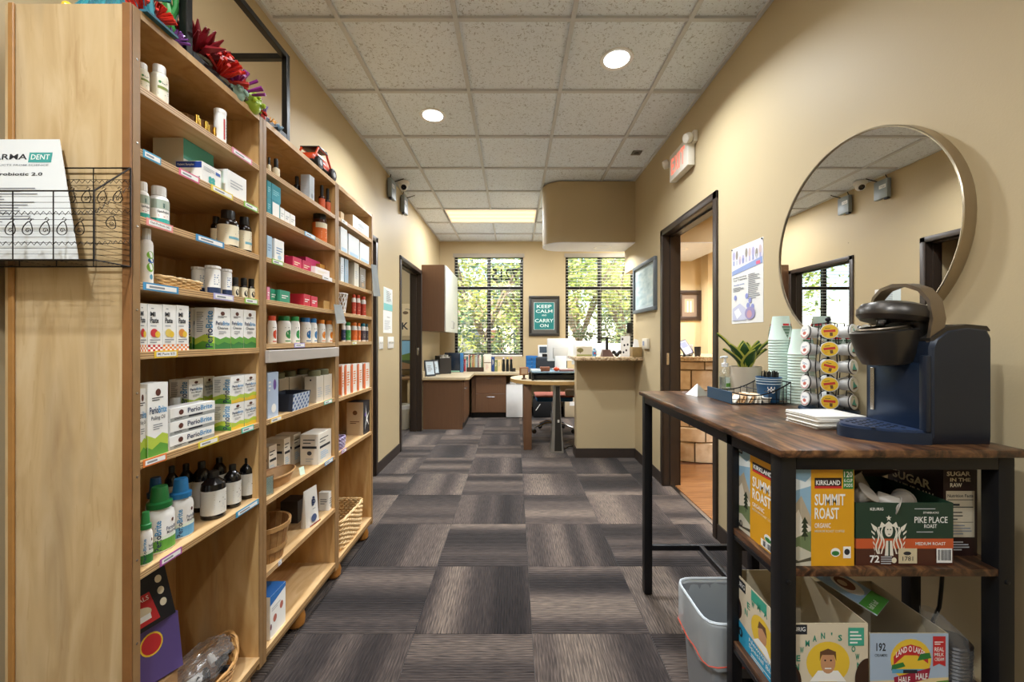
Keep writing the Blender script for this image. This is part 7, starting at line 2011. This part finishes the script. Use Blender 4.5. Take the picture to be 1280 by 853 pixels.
# framed motto on the back wall ---------------------------------------------------------------
t = thing('framed_motto', 'teal KEEP CALM AND CARRY ON print in a dark frame between the windows', 'framed print', (.505, YB, 1.3))
W_, H_ = .26, .68
MB().rbox(-W_, W_, -.025, -.001, 0, .045, .003).rbox(-W_, W_, -.025, -.001, H_ - .045, H_, .003).rbox(-W_, -W_ + .045, -.025, -.001, .045, H_ - .045, .003).rbox(W_ - .045, W_, -.025, -.001, .045, H_ - .045, .003).build('frame', mat('#2b2824', .4), t)
MB().box(-W_ + .045, W_ - .045, -.012, -.006, .045, H_ - .045).build('mat_board', mat('#54524c', .6), t, smooth=0)
p = Print(lambda u, v, e: (-W_ + u, -.012 - e, v), 2 * W_, H_)
p.rect(.165, .16, .835, .84, PAPER).rect(.175, .165, .825, .835, colour('#1f7a78'))
for s, u0, v0, u1, v1 in (('KEEP', .26, .7, .74, .78), ('CALM', .23, .58, .77, .66), ('AND', .42, .5, .58, .54), ('CARRY', .2, .34, .8, .43), ('ON', .36, .22, .64, .3)): p.text(s, u0, v0, u1, v1, colour('#dfeeea'), .012)
p.done(t)

# ================================================================ SIDE ROOM AND LOBBY
t = thing('animal_drawing', 'cream drawing sheet with ink sketches in the left side room', 'drawing', (-1.85, YB, 1.3))
MB().box(-.2, .2, -.004, -.001, 0, .55).build('sheet', colour('#dcc8a0'), t, smooth=0)
p = Print(lambda u, v, e: (-.2 + u, -.004 - e, v), .4, .55); p.text('K', .35, .2, .62, .42, INK, .02).ell(.5, .72, .12, .05, colour('#6a5438')).ring(.56, .74, .2, .1, .15, INK, 12, 0, 2).done(t)
t = thing('side_room_desk', 'brown desk in the left side room', 'desk', (-1.9, 6.45, 0))
MB().rbox(-.45, .3, -.3, .3, .62, .65, .004).build('top', mat('#8a6a48', .4), t)
for x in (-.42, .27): MB().rbox(x - .02, x + .02, -.28, .28, 0, .62, .003).build('side', mat('#c9b48c', .5), t)
t = thing('landscape_monitor', 'dark monitor showing a lake landscape in the left side room', 'monitor', (-1.86, 6.45, .65))
MB().rbox(-.26, .26, -.02, .02, .1, .585, .006).build('case', BLACK, t)
p = Print(lambda u, v, e: (-.25 + u, -.02 - e, .115 + v), .5, .455)
p.rect(0, 0, 1, 1, colour('#7fb0cc')).poly([(0, .45), (.3, .6), (.6, .5), (1, .62), (1, .3), (0, .3)], colour('#5f7a3a')).rect(0, 0, 1, .32, colour('#3c4a34')).poly([(0, .2), (.5, .28), (1, .14), (1, 0), (0, 0)], colour('#8a6a4a')).done(t, 'screen')
MB().rbox(-.03, .03, .0, .02, 0, .12, .003).rbox(-.1, .1, -.07, .07, 0, .008, .003).build('stand', BLACK, t)
t = thing('trash_can', 'beige office trash can in the left side room doorway', 'waste bin', (-1.56, 5.6, 0))
MB().lathe([(.1, 0), (.105, .01), (.125, .33), (.13, .335), (.122, .335), (.1, .02), (.001, .02)], 28, cap=False).build('bucket', mat('#b8b09c', .5), t)
MB().lathe([(.131, .28), (.134, .335), (.12, .338)], 28, cap=False).build('liner', colour('#d8d6d0', .3), t)

t = thing('stone_counter', 'curved lobby counter faced with rough limestone blocks beyond the right doorway', 'counter', (2.3, 5.0, 0))
def ro(a, k):
    x, y = rrect(.85, .97, 4)(a); return (x + k * math.cos(a), y + k * math.sin(a))
MB().prism([ro(PI + PI * i / 40, 0) for i in range(41)], 0, 1.03).build('core', mat('#8f7a5c', .9), t, smooth=30)
MB().prism([ro(PI + PI * i / 40, .09) for i in range(41)], 1.03, 1.07).build('granite_top', GRAN, t, smooth=30)
R = random.Random(5)
zz = 0
for row, rh in enumerate((.205, .15, .205, .17, .205, .09)):
    a = PI + .02 + (row % 2) * .09
    while a < 2 * PI - .08:
        da = R.uniform(.2, .34)
        da = min(da, 2 * PI - .02 - a)
        mb = MB(); vs = []
        n = 5
        pr = R.uniform(.02, .034)
        for i in range(n):
            q = a + .007 + (da - .014) * i / (n - 1)
            for (r_, z_) in ((0, zz + .005), (pr + R.uniform(-.006, .006), zz + .01), (pr + R.uniform(-.006, .008), zz + rh / 2), (pr + R.uniform(-.006, .006), zz + rh - .01), (0, zz + rh - .005)):
                vs.append(ro(q, r_) + (z_,))
        fs = [(i * 5 + j, (i + 1) * 5 + j, (i + 1) * 5 + j + 1, i * 5 + j + 1) for i in range(n - 1) for j in range(4)]
        fs += [(0, 1, 2, 3, 4), tuple(reversed(range((n - 1) * 5, n * 5)))]
        mb.add(vs, fs).build('stone', STONE, t, smooth=50)
        a += da
    zz += rh
t = thing('framed_photo', 'brown framed photograph on the tan lobby wall', 'picture', (2.27, 5.2, 1.49))
MB().rbox(-.15, .15, -.025, -.001, 0, .05, .003).rbox(-.15, .15, -.025, -.001, .34, .39, .003).rbox(-.15, -.1, -.025, -.001, .05, .34, .003).rbox(.1, .15, -.025, -.001, .05, .34, .003).build('frame', mat('#3c2a1e', .4), t)
p = Print(lambda u, v, e: (-.1 + u, -.006 - e, .05 + v), .2, .29); p.rect(0, 0, 1, 1, colour('#8a7460')).rect(.2, .2, .8, .8, colour('#b8a080')).rect(.35, .2, .45, .7, CREAM).rect(.55, .2, .65, .7, CREAM).done(t, 'photograph')
t = thing('payment_tablet', 'tilted tablet with lit screen on the lobby counter', 'tablet', (1.79, 4.16, 1.07), .25)
M = Matrix.Rotation(-.5, 3, 'X') @ Matrix.Rotation(-.3, 3, 'Y')
MB().obox((0, .02, .09), (.12, .012, .17), M).build('tablet', BLACK, t, smooth=0)
p = Print(lambda u, v, e: tuple(M @ Vector((-.052 + u, -.006 - e, -.075 + v)) + Vector((0, .02, .09))), .104, .15); p.rect(0, 0, 1, 1, colour('#a8a8c4')).rect(.1, .5, .9, .9, colour('#7c84b4')).done(t, 'screen')
MB().rbox(-.04, .04, .0, .07, 0, .012, .003).tube([(0, .04, .01), (0, .035, .08)], .01, 8).build('stand', BLACK, t)
o = MB().lathe([(.028, 0), (.034, .1), (.031, .1), (.026, .006), (.001, .006)], 18, cap=False).build('pen_cup', mat('#22201e', .4), None, (1.905, 4.16, 1.0702)); tag(o, 'small black cup on the lobby counter', 'cup')
o = MB().rbox(-.035, .035, -.02, .02, 0, .12, .003).build('brochure_stack', colour('#dcdad6'), None, (1.85, 4.24, 1.0702)); tag(o, 'upright white brochures between tablet and black cup on the lobby counter', 'brochures')
